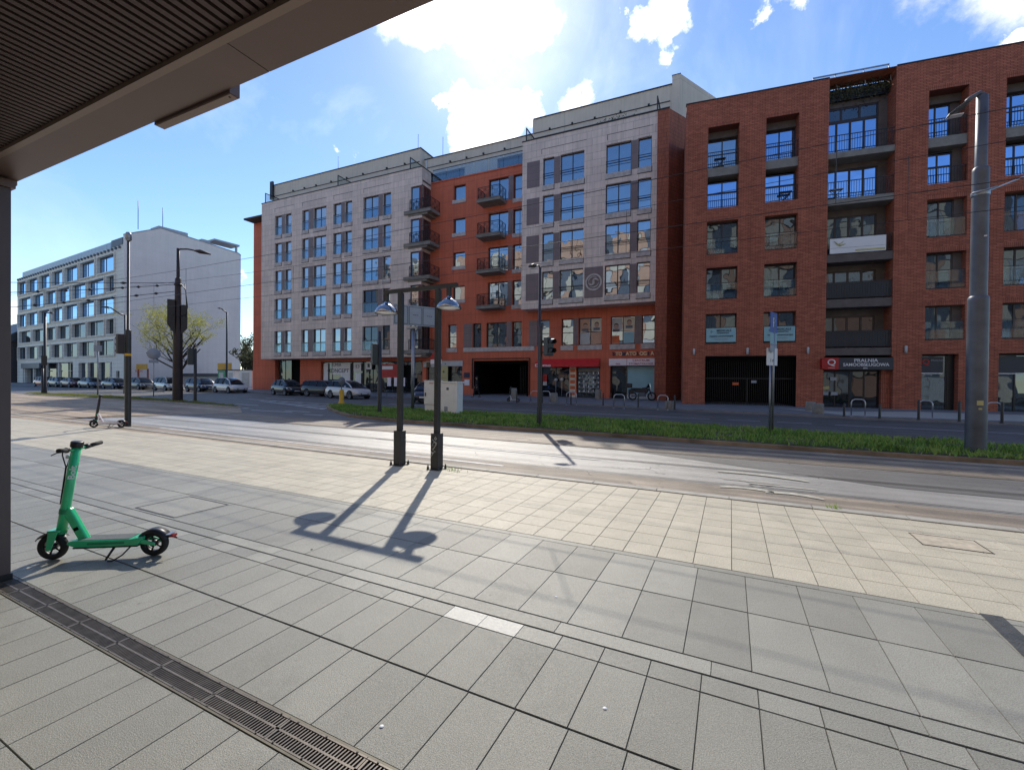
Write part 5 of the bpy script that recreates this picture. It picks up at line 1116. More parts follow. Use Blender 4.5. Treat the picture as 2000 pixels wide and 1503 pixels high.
m = MB(); m.box(-.6, -.35, -.12, .03, 7.93, 7.95); m.build('lamp_lens', 'lamp_glass', lh)
m = MB(); m.lathe([(.16, 5.98), (.165, 6.0), (.165, 6.06), (.16, 6.08)], 20); m.tube([(-.2, -.16, 6.02), (.22, -.18, 6.1)], .02, 6); m.build('clamp', 'galv', root)
m = MB(); m.box(-.06, .05, -.197, -.187, 1.12, 1.23); m.box(-.03, .03, -.197, -.187, 1.02, 1.06); m.build('sticker', 'yellow_pale', root)
m = MB(); m.box(.02, .07, -.16, -.148, 5.0, 5.03); m.build('number_plate', 'white', root)

def arm_lamp(name, x, y, h, side, label, r=.055, reach=.35, mt='pole_dark', slope=.0, group=None, lift=.05):
    root = empty(name, at(x, y, .06), facing(x, y), label, 'street lamp', group)
    m = MB(); m.lathe([(r*1.35, 0), (r*1.3, .6), (r, .65), (r*.85, h), (0, h+.01)], 12); m.build('pole', mt, root)
    m = MB(); m.tube([(0, 0, h-.08), (side*reach*.35, 0, h+lift), (side*reach, 0, h+lift+slope)], r*.6, 6); m.build('arm', mt, root)
    m = MB(); L = max(.3, reach*.6); z = h+lift+slope
    m.tube([(side*reach*.95, 0, z), (side*(reach+L*.35), 0, z+.0), (side*(reach+L), 0, z-.02)], [.03, .09, .025], 8); hd = m.build('lamp_head', mt, root)
    m = MB(); m.box(side*reach-.02 if side > 0 else -reach-L*.8, side*(reach+L*.8) if side > 0 else -reach, -.05, .05, z-.095, z-.08); m.build('lamp_lens', 'lamp_glass', hd)
    return root
arm_lamp('street_lamp', -6.12, 14.6, 5.6, -1, 'thin dark street lamp curving left, in front of the red awning', r=.05, reach=.12)
arm_lamp('street_lamp', -53.7, 16.8, 7.1, 1, 'dark street lamp with a small pale head, leftmost on the far traffic island', r=.11, reach=.25, lift=0)
arm_lamp('street_lamp', -48.9, 20.5, 7.1, -1, 'dark street lamp with a flat head in front of the office windows', r=.09, reach=1.0, slope=.5)
lx = Fac(0, 33, 0).uv(443, 700)[0]; arm_lamp('street_lamp', lx, 33, 9.4, -1, 'thin street lamp in front of the blank beige wall', r=.11, reach=.6, slope=.35)
# thick dark catenary mast with switch boxes
root = empty('catenary_mast', at(-32.6, 16.5, .06), facing(-32.6, 16.5), 'thick dark mast with switch boxes, tram wires and a lamp arm, on the left island', 'mast')
m = MB(); m.lathe([(.29, 0), (.26, 4.5), (.2, 5.0), (.17, 8.0), (.1, 8.1)], 16); m.build('lower_shaft', 'pole_brown', root)
m = MB(); m.lathe([(.1, 8.0), (.09, 10.0), (0, 10.02)], 14); m.build('upper_shaft', 'pole_brown', root)
m = MB(); m.tube([(0, 0, 9.95), (.5, -.2, 10.0), (.9, -.35, 9.95)], .05, 6); m.build('arm', 'pole_brown', root)
m = MB(); m.tube([(.85, -.3, 9.95), (1.15, -.4, 9.92), (1.75, -.55, 9.8)], [.05, .14, .04], 8); m.build('lamp_head', 'pole_brown', root)
m = MB(); m.prism([(-.56, 5.0), (-.16, 4.35), (-.16, 6.6), (-.56, 6.6)], -.24, .24); m.build('switch_box', 'frame_black', root)
m = MB(); m.prism([(.16, 4.35), (.5, 4.8), (.5, 6.3), (.16, 6.3)], -.24, .24); m.build('switch_box', 'frame_black', root)
m = MB(); m.tube([(.45, -.1, 6.3), (.4, -.15, 7.3), (.2, -.2, 7.6)], .03, 5); m.tube([(.3, -.2, 5), (.5, -.25, 6.2), (.35, -.2, 7.7)], .025, 5); m.tube([(-.3, -.28, 5.6), (.1, -.32, 5.5), (.4, -.25, 5.7)], .02, 5)
m.lathe([(.17, 7.55), (.24, 7.58), (.24, 7.66), (.17, 7.7)], 12); m.lathe([(.28, 1.75), (.295, 1.76), (.295, 1.8), (.28, 1.81)], 12); m.lathe([(.28, 1.55), (.295, 1.56), (.295, 1.6), (.28, 1.61)], 12); m.build('cable', 'frame_black', root)
# traffic signals
def signal_head(parent, z, n, rz, off=(.0, 0), s=1.0, mt='plastic_black'):
    M_ = Matrix.Translation((off[0], off[1], z)) @ Matrix.Rotation(rz, 4, 'Z')
    m = MB(); m.box(-.14*s, .14*s, -.1*s, .12*s, -.16*n*s, .16*n*s, M=M_); h = m.build('signal_housing', mt, parent, bevel=.015)
    for k in range(n):
        zc = (n-1-2*k)*.155*s
        m = MB(); vs = []
        for j in range(9):
            a = -.5+(PI+1.0)*j/8; vs.append((math.cos(a)*.11*s, math.sin(a)*.11*s+zc))
        for j in range(8):
            (x0, z0), (x1, z1) = vs[j], vs[j+1]
            m.add([M_ @ Vector(v) for v in ((x0, -.1*s, z0), (x1, -.1*s, z1), (x1, -.1*s-.2*s*(.6+.4*(z1 > zc)), z1-.02), (x0, -.1*s-.2*s*(.6+.4*(z0 > zc)), z0-.02))], [(0, 1, 2, 3)])
        m.build('visor', mt, h, recalc=False)
        m = MB(); m.lathe([(0, -.106*s), (.095*s, -.103*s)], 14, (0, 0, zc), axis='y', M=M_); m.build('lens', 'lens_dark', h, recalc=False)
    return h
root = empty('traffic_light', at(-6.02, 14.5, .06), 0, 'pedestrian traffic light with two grey visors on a dark post before the red awning', 'traffic light')
m = MB(); m.lathe([(.062, 0), (.06, 3.45), (.03, 3.55), (0, 3.56)], 12); m.build('post', 'pole_dark', root); signal_head(root, 2.78, 2, R(62), (.30, .0), 1.0)
m = MB(); m.box(.05, .2, -.02, .02, 2.95, 3.0); m.box(.05, .2, -.02, .02, 2.55, 2.6); m.build('bracket', 'pole_dark', root)
root = empty('traffic_light', at(-14.32, 15.47, .06), facing(-14.3, 15.5), 'dark traffic light seen from behind on a greenish post left of the lamp posts', 'traffic light')
m = MB(); m.lathe([(.09, 0), (.085, 3.75), (0, 3.76)], 12); m.build('post', 'pole_dark', root); signal_head(root, 2.7, 3, R(200), (-.22, .05), 1.0)
root = empty('traffic_light', at(-30.94, 16.67, .06), facing(-30.9, 16.7), 'short dark traffic light on the grass tip right of the thick mast', 'traffic light')
m = MB(); m.lathe([(.09, 0), (.085, 3.4), (0, 3.42)], 12); m.build('post', 'pole_dark', root); signal_head(root, 2.9, 3, R(190), (-.25, .05), 1.1)
root = empty('traffic_light', at(-18.12, 7.68, .0), facing(-18.1, 7.7), 'tall thin mast carrying a traffic light and a small camera top, beside the second scooter', 'traffic light')
m = MB(); m.lathe([(.09, 0), (.085, 3.2), (.08, 3.22), (.042, 3.24), (.038, 6.2), (0, 6.22)], 12); m.build('mast', 'pole_dark', root)
m = MB(); m.lathe([(.055, 6.2), (.09, 6.24), (.09, 6.42), (.06, 6.48), (0, 6.5)], 10); m.build('sensor', 'galv', root)
signal_head(root, 2.75, 3, R(200), (-.2, .02), .68, 'pole_brown'); m = MB(); m.lathe([(.092, 2.36), (.092, 2.44)], 12); m.build('reflective_band', 'yellow', root)
root = empty('traffic_light', at(-53.55, 16.6, .06), facing(-53, 16.6), 'small black signal head at the leftmost lamp on the far island', 'traffic light')
m = MB(); m.lathe([(.09, 0), (.09, 2.2), (0, 2.21)], 10); m.build('post', 'pole_dark', root); signal_head(root, 2.9, 2, R(180), (.1, -.1), 1.3)
# signs on posts
root = empty('road_sign', at(-41.27, 19.17, .05), facing(-41, 19), 'round road sign seen from the back on a thin post, left of the thick mast', 'road sign')
m = MB(); m.tube([(0, 0, 0), (0, 0, 3.3)], .035, 8); m.build('post', 'galv', root); m = MB(); m.lathe([(0, -.05), (.43, -.05), (.44, -.03), (0, -.03)], 28, (0, 0, 3.4), axis='y'); m.build('disc', 'sign_grey', root); m = MB(); m.box(-.3, .3, -.06, -.03, 2.68, 2.92); m.build('plate', 'sign_grey', root)
root = empty('road_sign', at(-46.3, 17.6, .05), facing(-46, 17.6), 'bare thin sign post among the island grass in front of the parked cars', 'road sign')
m = MB(); m.tube([(0, 0, 0), (0, 0, 4.0)], .05, 8); m.build('post', 'galv', root); m = MB(); m.box(-.25, .25, -.06, -.03, 3.6, 4.1); m.build('plate', 'sign_grey', root)
root = empty('parking_sign', at(1.12, 16.21, .06), 0, 'narrow edge-on blue parking sign with white plates on two posts in the grass', 'road sign')
for x in (0, .08): m = MB(); m.tube([(x, 0, 0), (x, 0, 3.75 if x else 2.3)], .032, 8); m.build('post', 'galv', root)
Ms = Matrix.Translation((.02, -.02, 0)) @ Matrix.Rotation(R(68), 4, 'Z')
m = MB(); m.box(-.28, .28, -.06, -.045, 3.15, 3.78, M=Ms); m.build('blue_panel', 'sign_blue', root); m = MB(); m.box(-.28, .28, -.06, -.045, 2.78, 3.13, M=Ms); m.build('blue_panel', 'banner_blue', root)
m = MB(); m.box(-.28, .28, -.065, -.05, 2.55, 2.76, M=Ms); m.build('plate', 'sign_grey', root)
Ms2 = Matrix.Translation((-.02, -.04, 0)) @ Matrix.Rotation(R(52), 4, 'Z')
m = MB(); m.box(-.24, .26, -.07, -.05, 2.12, 2.66, M=Ms2); pl = m.build('plate', 'white', root)
text('P', 'lettering', .42, 'white', root, Ms @ Matrix.Translation((0, -.063, 3.45)) @ Matrix.Rotation(PI/2, 4, 'X'), ext=.002)
for z, s_ in ((2.55, 'P :'), (2.28, 'i n')): text(s_, 'lettering', .17, 'text_dark', pl, Ms2 @ Matrix.Translation((0, -.073, z)) @ Matrix.Rotation(PI/2, 4, 'X'), ext=.002)
root = empty('info_board', at(-14.31, 17.81, .06), 0, 'grey-blue lane board in three panels on a galvanised post, seen between the lamp posts', 'road sign')
m = MB(); m.tube([(0, 0, 0), (0, 0, 4.2)], .085, 10); m.build('post', 'galv', root); 
m = MB(); Mi = Matrix.Translation((0, -.1, 0)) @ Matrix.Rotation(R(58), 4, 'Z'); m.box(-.95, 1.25, -.03, .03, 4.25, 5.25, M=Mi); bd = m.build('board', 'sign_grey', root)
m = MB()
for k in range(3):
    a = -.9+k*.72; m.box(a, a+.66, -.045, -.031, 4.3, 5.18, M=Mi)
m.build('panel', 'slate', bd)
m = MB()
for k in range(3):
    a = -.9+k*.72; m.box(a+.03, a+.63, -.052, -.046, 4.33, 5.15, M=Mi)
m.build('panel_face', 'sign_grey', bd)
for k in range(3): text('\u2190' if 0 else '---', 'arrow', .3, 'text_dark', bd, Mi @ Matrix.Translation((-.55+k*.72, -.056, 4.8)) @ Matrix.Rotation(PI/2, 4, 'X'), ext=.002)
m = MB(); m.box(-.35, .35, -.12, .12, 4.1, 4.2); m.build('bracket', 'galv', root)
root = empty('yellow_bollard', at(-22.08, 20.46, .05), 0, 'yellow bollard with a dark round sign at the tip of the long grass strip', 'bollard')
m = MB(); m.lathe([(.2, 0), (.19, .1), (.14, .12), (.14, .78), (.12, .85), (.05, .9), (0, .9)], 14); m.build('body', 'yellow', root); m = MB(); m.tube([(0, 0, .9), (0, 0, 1.2)], .03, 6); m.lathe([(0, -.02), (.27, -.02), (.28, .02), (0, .02)], 20, (0, 0, 1.4), axis='y'); m.build('sign_disc', 'slate', root)
root = empty('warning_sign', at(-17.5, 24.2, .02), R(5), 'red triangular warning sign with a white plate above red boards', 'road sign')
m = MB(); m.tube([(0, 0, 0), (0, 0, 2.9)], .04, 8); m.build('post', 'galv', root); m = MB(); m.prism([(-.5, 2.95), (.5, 2.95), (0, 3.75)], -.05, -.03); m.build('triangle', 'red', root); m = MB(); m.box(-.42, .42, -.06, -.04, 2.62, 2.9); m.build('plate', 'pink_white', root)
# utility cabinets
root = empty('utility_cabinet', at(-12.95, 17.5, .05), R(2), 'narrower white utility cabinet on the grass with a dark handle, left one', 'cabinet')
m = MB(); m.box(-.37, .37, 0, .35, 0, .36); m.build('plinth', 'white_box', root, bevel=.01); m = MB(); m.box(-.4, .4, -.02, .37, .38, 1.5); b = m.build('cabinet_body', 'white_box', root, bevel=.012); m = MB(); m.box(-.42, .42, -.04, .39, 1.501, 1.54); m.build('lid', 'white_box', root, bevel=.01)
m = MB(); m.box(-.34, -.29, -.05, -.021, .78, .95); m.build('handle', 'plastic_black', b); m = MB(); m.box(-.1, .14, -.028, -.0205, 1.38, 1.42); m.build('label', 'pinkish', b)
root = empty('utility_cabinet', at(-11.75, 17.2, .05), R(2), 'wider white utility cabinet on the grass with a small vent, right one', 'cabinet')
m = MB(); m.box(-.46, .46, 0, .55, 0, 1.42); b = m.build('cabinet_body', 'white_box', root, bevel=.012); m = MB(); m.box(-.5, .5, -.04, .6, 1.421, 1.5); m.build('lid', 'white_box', root, bevel=.015)
m = MB(); m.box(-.1, .02, -.01, -.0005, 1.1, 1.22); m.build('vent', 'slate', b); m = MB(); m.box(-.2, -.04, -.04, -.001, .12, .34); m.build('hatch', 'sign_grey', b); m = MB(); m.box(-.5, -.461, .02, .12, .5, .68); m.build('handle', 'plastic_black', b)
# bicycle hoops and bollards on the far pavement
def hoop(x, y, ang, label, w=.62, h=.78):
    root = empty('bicycle_hoop', at(x, y, .09), ang, label, 'bicycle stand', 'bent steel bicycle hoops on the far pavement')
    m = MB(); m.tube([(-w/2, 0, 0), (-w/2, 0, h-.14), (-w/2+.04, 0, h-.05), (-w/2+.13, 0, h), (w/2-.13, 0, h), (w/2-.04, 0, h-.05), (w/2, 0, h-.14), (w/2, 0, 0)], .026, 8); m.build('hoop', 'steel_bright', root)
    m = MB(); m.lathe([(.05, 0), (.05, .012), (.026, .014)], 10, (-w/2, 0, 0)); m.lathe([(.05, 0), (.05, .012), (.026, .014)], 10, (w/2, 0, 0)); m.build('foot', 'steel_bright', root)
F_ = lambda px, py: G(px, py, .09)
for i, (px0, px1, py, lb) in enumerate(((1199, 1219, 797, 'bent steel bicycle hoop in front of the dental shop'), (1285, 1304, 800, 'bent steel bicycle hoop beside the brick pier'), (1107, 1125, 790, 'bent steel bicycle hoop before the shop shelves'), (1038, 1054, 786, 'bent steel bicycle hoop just left of the traffic light post'), (1060, 1072, 786, 'bent steel bicycle hoop hidden partly by the traffic light post'), (1662, 1690, 812, 'bent steel bicycle hoop in front of the laundry door'), (1793, 1822, 816, 'bent steel bicycle hoop in front of the faded logo window'), (1925, 1957, 822, 'bent steel bicycle hoop right of the thick grey mast'))):
    a, b = F_(px0, py), F_(px1, py+(.8 if px0 < 1500 else 1.5)); mid = (a+b)/2; hoop(mid.x, mid.y, BA if px0 > 1500 else GA, lb, w=(b-a).length)
for i, (px, py, h, lb) in enumerate(((1059, 787, .8, 'slim black bollard behind the traffic light post'), (1115, 789.5, .8, 'slim black bollard in front of the shop shelves'), (1178, 791.5, .8, 'slim black bollard before the orange pier'), (1246.5, 795, .8, 'slim black bollard in front of the motorcycle'), (1317.5, 800, .8, 'slim black bollard next to the square planter by the brick pier'), (1009, 786, .8, 'slim black bollard by the parked scooter near the dark passage'), (1648.5, 813, .62, 'slim black bollard left of the laundry hoop'), (1718, 817, .62, 'slim black bollard right of the laundry hoop'), (1794, 820, .85, 'slim black bollard at the hoop of the logo window'), (1873.5, 823.5, .85, 'slim black bollard left of the thick grey mast'), (1957, 826.5, .85, 'slim black bollard right of the thick grey mast'))):
    p = F_(px, py); root = empty('bollard', p, 0, lb, 'bollard', 'slim black bollards along the far kerb'); m = MB(); m.lathe([(.048, 0), (.045, h-.06), (.03, h-.01), (0, h)], 12); m.build('shaft', 'pole_dark', root); m = MB(); m.lathe([(.075, 0), (.075, .015), (.05, .02)], 12); m.build('base', 'pole_dark', root)
for i, (px, py, w, h, lb) in enumerate(((1081, 784, .62, .62, 'low round concrete planter before the awning shop'), (1168, 779, .5, .8, 'tall round concrete planter against the orange pier'), (1004, 781, .45, .9, 'grey concrete waste bin by the dark passage'), (1307, 799, .5, .45, 'squat concrete planter by the brick pier'), (1583, 802, .5, .5, 'squat concrete planter between garage and laundry, left one'), (1598, 808, .5, .52, 'squat concrete planter between garage and laundry, right one'))):
    p = F_(px, py); root = empty('concrete_planter', p, 0, lb, 'planter'); m = MB(); m.lathe([(w*.46, 0), (w*.5, .05), (w*.47, h-.05), (w*.43, h), (w*.36, h), (w*.34, h-.08), (0, h-.08)], 16); m.build('pot', 'planter', root)
    m = MB(); m.lathe([(w*.34, h-.07), (0, h-.05)], 12); m.build('soil', 'soil', root)
# parked two-wheelers among the bikes left of the blue car
root = empty('bike_rack', (F_(775, 774)), GA, 'cluster of parked bicycles in a low rack left of the blue car', 'bicycle rack')
for k in range(3):
    m = MB(); x = k*.55-.5
    for c in (-.28, .28): m.tube([(x+c*1.0, .0+k*.1, .33)]*1+[(x+c+.3*math.cos(a), k*.1, .33+.3*math.sin(a)) for a in [2*PI*j/16 for j in range(17)]][0:0] or [(x+c+.3*math.cos(a), k*.1, .33+.3*math.sin(a)) for a in [2*PI*j/16 for j in range(17)]], .018, 5, cap=False)
    m.tube([(x-.28, k*.1, .33), (x-.1, k*.1, .75), (x+.2, k*.1, .72), (x, k*.1, .33), (x-.28, k*.1, .33)], .015, 5); m.tube([(x+.28, k*.1, .33), (x+.2, k*.1, .85), (x+.1, k*.1, .9)], .015, 5); m.tube([(x-.1, k*.1, .75), (x-.12, k*.1, .88)], .012, 5)
    m.build('bicycle', 'iron', root)
m = MB(); m.tube([(-1, -.15, 0), (-1, -.15, .5), (1, -.15, .5), (1, -.15, 0)], .025, 6); m.build('rack_bar', 'galv', root)

# overhead wires along the two tram tracks and the spans at the mast
def wire(name, pts, label, r=.0065, parent=None):
    m = MB(); m.tube(pts, r, 5, cap=False); o = m.build(name, 'iron', parent, recalc=False)
    return o if parent else tag(o, label, 'overhead wire')
def sagged(x0, x1, y, z0, sag, n=28, per=38):
    out = []
    for k in range(n+1):
        x = x0+(x1-x0)*k/n; t_ = ((x+32) % per)/per; out.append((x, y, z0-sag*4*t_*(1-t_)))
    return out
for y, zc, zm, sg, dx_, lb in ((8.85, 4.62, 5.75, .35, 0, 'lower pair of tram wires with droppers, over the track nearest the cream pavement'), (11.75, 5.05, 6.45, .45, 1.7, 'higher pair of tram wires with droppers, over the shaded far track')):
    root = empty('overhead_line', (0, y, zc), 0, lb, 'tram wires', 'tram wires over the street')
    wire('contact_wire', [(x, 0, z-zc) for x, _, z in sagged(-140, 40, y, zc, .05)], None, parent=root)
    wire('carrier_wire', [(x, 0, z-zc) for x, _, z in sagged(-140, 40, y, zm, sg)], None, parent=root)
    for x in (-62, -50, -38, -27, -17, -9.6, -4.2, 1.5):
        xx = x+dx_; t_ = ((xx+32) % 38)/38; wire('dropper', [(xx, 0, -.05*4*t_*(1-t_)), (xx, 0, zm-zc-sg*4*t_*(1-t_))], None, .006, root)
def insul(p0, p1, label, beads, sag=.25):
    p0, p1 = Vector(p0), Vector(p1); n = 16; P = lambda t_: p0.lerp(p1, t_)-Vector((0, 0, sag*4*t_*(1-t_)))
    m = MB(); m.tube([P(k/n) for k in range(n+1)], .02, 5, cap=False)
    for t_ in beads:
        a, b = P(t_-.006), P(t_+.006); m.tube([a, P(t_), b], [.03, .09, .03], 6)
    return tag(m.build('span_wire', 'iron', recalc=False), label, 'span wire', 'span wires fixed to the thick left mast')
mz = 7.75
insul((-32.7, 16.4, mz), (-44, 4.5, 5.9), 'upper beaded span wire from the thick mast across the tracks', [.06, .12, .17, .2, .27, .34, .42, .5, .58, .66, .75])
insul((-32.7, 16.4, mz-.45), (-52, 3.5, 4.6), 'lower beaded span wire from the thick mast across the tracks', [.05, .1, .16, .22, .28, .35, .42, .5, .58, .66, .74, .82])
insul((-32.4, 16.5, mz+.1), (-70, 2, 9.0), 'thin span wire leaving the thick mast to the far left', [.1, .5])
p = Vector((5.16, 14.12, 6.12)); d = look(2000, 345); q = Vector((0, 0, EYE))+d*(11.0/d.dot(_f)); q = p+(q-p)*2.5
m = MB(); m.tube([p, q], .016, 5, cap=False); tag(m.build('stay_wire', 'galv', recalc=False), 'pale stay wire running up right from the thick grey mast', 'stay wire')
# ------------------------------------------------------------------ canopy over the plaza
root = empty('canopy', (-5.2, 1.367, 3.25), .012, 'overhanging canopy with a dark slatted ceiling and smooth metal edge panels', 'canopy')
def C_(m, x0, x1, y0, y1, z0, z1, mi=0): m.box(x0+5.2, x1+5.2, y0-1.4, y1-1.4, z0-3.25, z1-3.25, mi)
OE, IE = 1.525, 1.305
m = MB(); C_(m, -14, -2.184, IE, OE, 3.25, 3.256); C_(m, -2.178, 4.0, IE, OE, 3.25, 3.256); C_(m, -14, 4, OE-.012, OE, 3.2565, 3.55); C_(m, -14, 4, -6.5, OE-.013, 3.54, 3.56); m.build('edge_panel', 'aluminium_panel', root, recalc=False)
m = MB(); C_(m, -14, 4, IE-.045, IE-.008, 3.238, 3.3); m.build('inner_frame', 'aluminium_light', root, recalc=False)
m = MB(); x = -13.9
while x < 3.9: C_(m, x, x+.031, -6.2, IE-.047, 3.262, 3.30); x += .0535
tag(m.build('ceiling_slats', 'aluminium_slat', root, recalc=False), kind='stuff')
m = MB(); C_(m, -14, 4, -6.2, IE-.02, 3.42, 3.43); m.build('ceiling_void', 'black', root, recalc=False)
for a, b in ((-3.27, -2.516),):
    m = MB(); C_(m, a, b, 1.5285, 1.585, 3.235, 3.56); bx = m.build('light_box', 'aluminium_panel', root, recalc=False)
    m = MB(); C_(m, a+.015, b-.006, 1.533, 1.580, 3.2315, 3.2349); m.build('light_panel', 'aluminium_light', bx, recalc=False)
    m = MB(); C_(m, b-.04, b-.03, 1.545, 1.555, 3.2305, 3.2314); m.build('screw', 'black', bx, recalc=False)
m = MB(); C_(m, -6.6, -5.29, 1.42, 1.524, 3.215, 3.2499); m.build('end_box', 'aluminium_light', root, recalc=False)
# pillar
root = empty('pillar', (-5.5, 1.3, 0), 0, 'dark square pillar carrying the canopy at the left edge', 'pillar')
m = MB(); m.box(-.32, .272, -.12, .138, 0, 3.16); m.build('shaft', 'pillar_paint', root, bevel=.004); m = MB(); m.box(-.34, .292, -.14, .158, 3.161, 3.213); m.build('capital', 'aluminium_panel', root); m = MB(); m.box(-.33, .28, -.13, .146, 0, .05); m.build('base_trim', 'frame_black', root)
# slot drain across the paving
root = empty('slot_drain', (-5.9, 1.39, 0), 0, 'long iron slot drain let into the paving across the lower left', 'drain'); root.scale = (1, .86, 1)
for k in range(12):
    x0 = k*.5; m = MB()
    m.box(x0+.002, x0+.498, -.082, -.072, -.012, .003); m.box(x0+.002, x0+.498, .072, .082, -.012, .003); m.box(x0+.002, x0+.498, -.006, .006, -.012, .001)
    m.box(x0+.002, x0+.012, -.072, .072, -.012, .001); m.box(x0+.488, x0+.498, -.072, .072, -.012, .001)
    q = x0+.026
    while q < x0+.485:
        for y0, y1 in ((-.072, -.006), (.006, .072)):
            sk = .004; m.add([(q-.003, y0, -.02), (q+.003, y0, -.02), (q+.003+sk, y1, -.02), (q-.003+sk, y1, -.02), (q-.003, y0, .0005), (q+.003, y0, .0005), (q+.003+sk, y1, .0005), (q-.003+sk, y1, .0005)], [(4, 5, 6, 7), (0, 1, 5, 4), (2, 3, 7, 6), (1, 2, 6, 5), (3, 0, 4, 7)])
        q += .0185
    g = m.build('grate', 'grate_iron', root, recalc=False)
    m = MB()
    for xx in (.06, .25, .44):
        for yy in (-.077, .077): m.lathe([(.006, .003), (.005, .006), (0, .006)], 8, (x0+xx, yy, 0))
    m.build('screw', 'rail_steel', g, recalc=False)
m = MB(); m.box(0, 6, -.096, -.084, -.03, .0015); m.box(0, 6, .084, .096, -.03, .0015); m.build('channel_edge', 'channel_edge', root, recalc=False)
m = MB(); m.box(0, 6, -.083, .083, -.16, -.15); m.quad((0, -.0835, -.15), (6, -.0835, -.15), (6, -.0835, -.004), (0, -.0835, -.004)); m.quad((0, .0835, -.15), (6, .0835, -.15), (6, .0835, -.004), (0, .0835, -.004)); m.build('channel', 'black', root, recalc=False)
# small litter
for x, y, lb in ((-.55, 2.22, 'small white spot of chewing gum on a grey slab'), (-1.47, 1.62, 'small pale dropped leaf on a grey slab at the bottom'), (-1.18, 3.2, 'white fleck on the slabs above the pale tiles'), (-3.62, 3.0, 'dark pebble on the slabs right of the scooter')):
    m = MB(); m.lathe([(.012, 0), (.010, .003), (0, .0035)], 9, (x, y, .001)); tag(m.build('litter', 'white' if 'dark' not in lb else 'joint'), lb, 'litter')
# worn dark patch at the right end of the kerb slabs
sheet('tar_patch', [tuple(G(*q)[:2]) for q in ((1912, 1197), (1958, 1204), (2012, 1252), (2060, 1310), (1995, 1279), (1975, 1258))], .0035, 'tar')

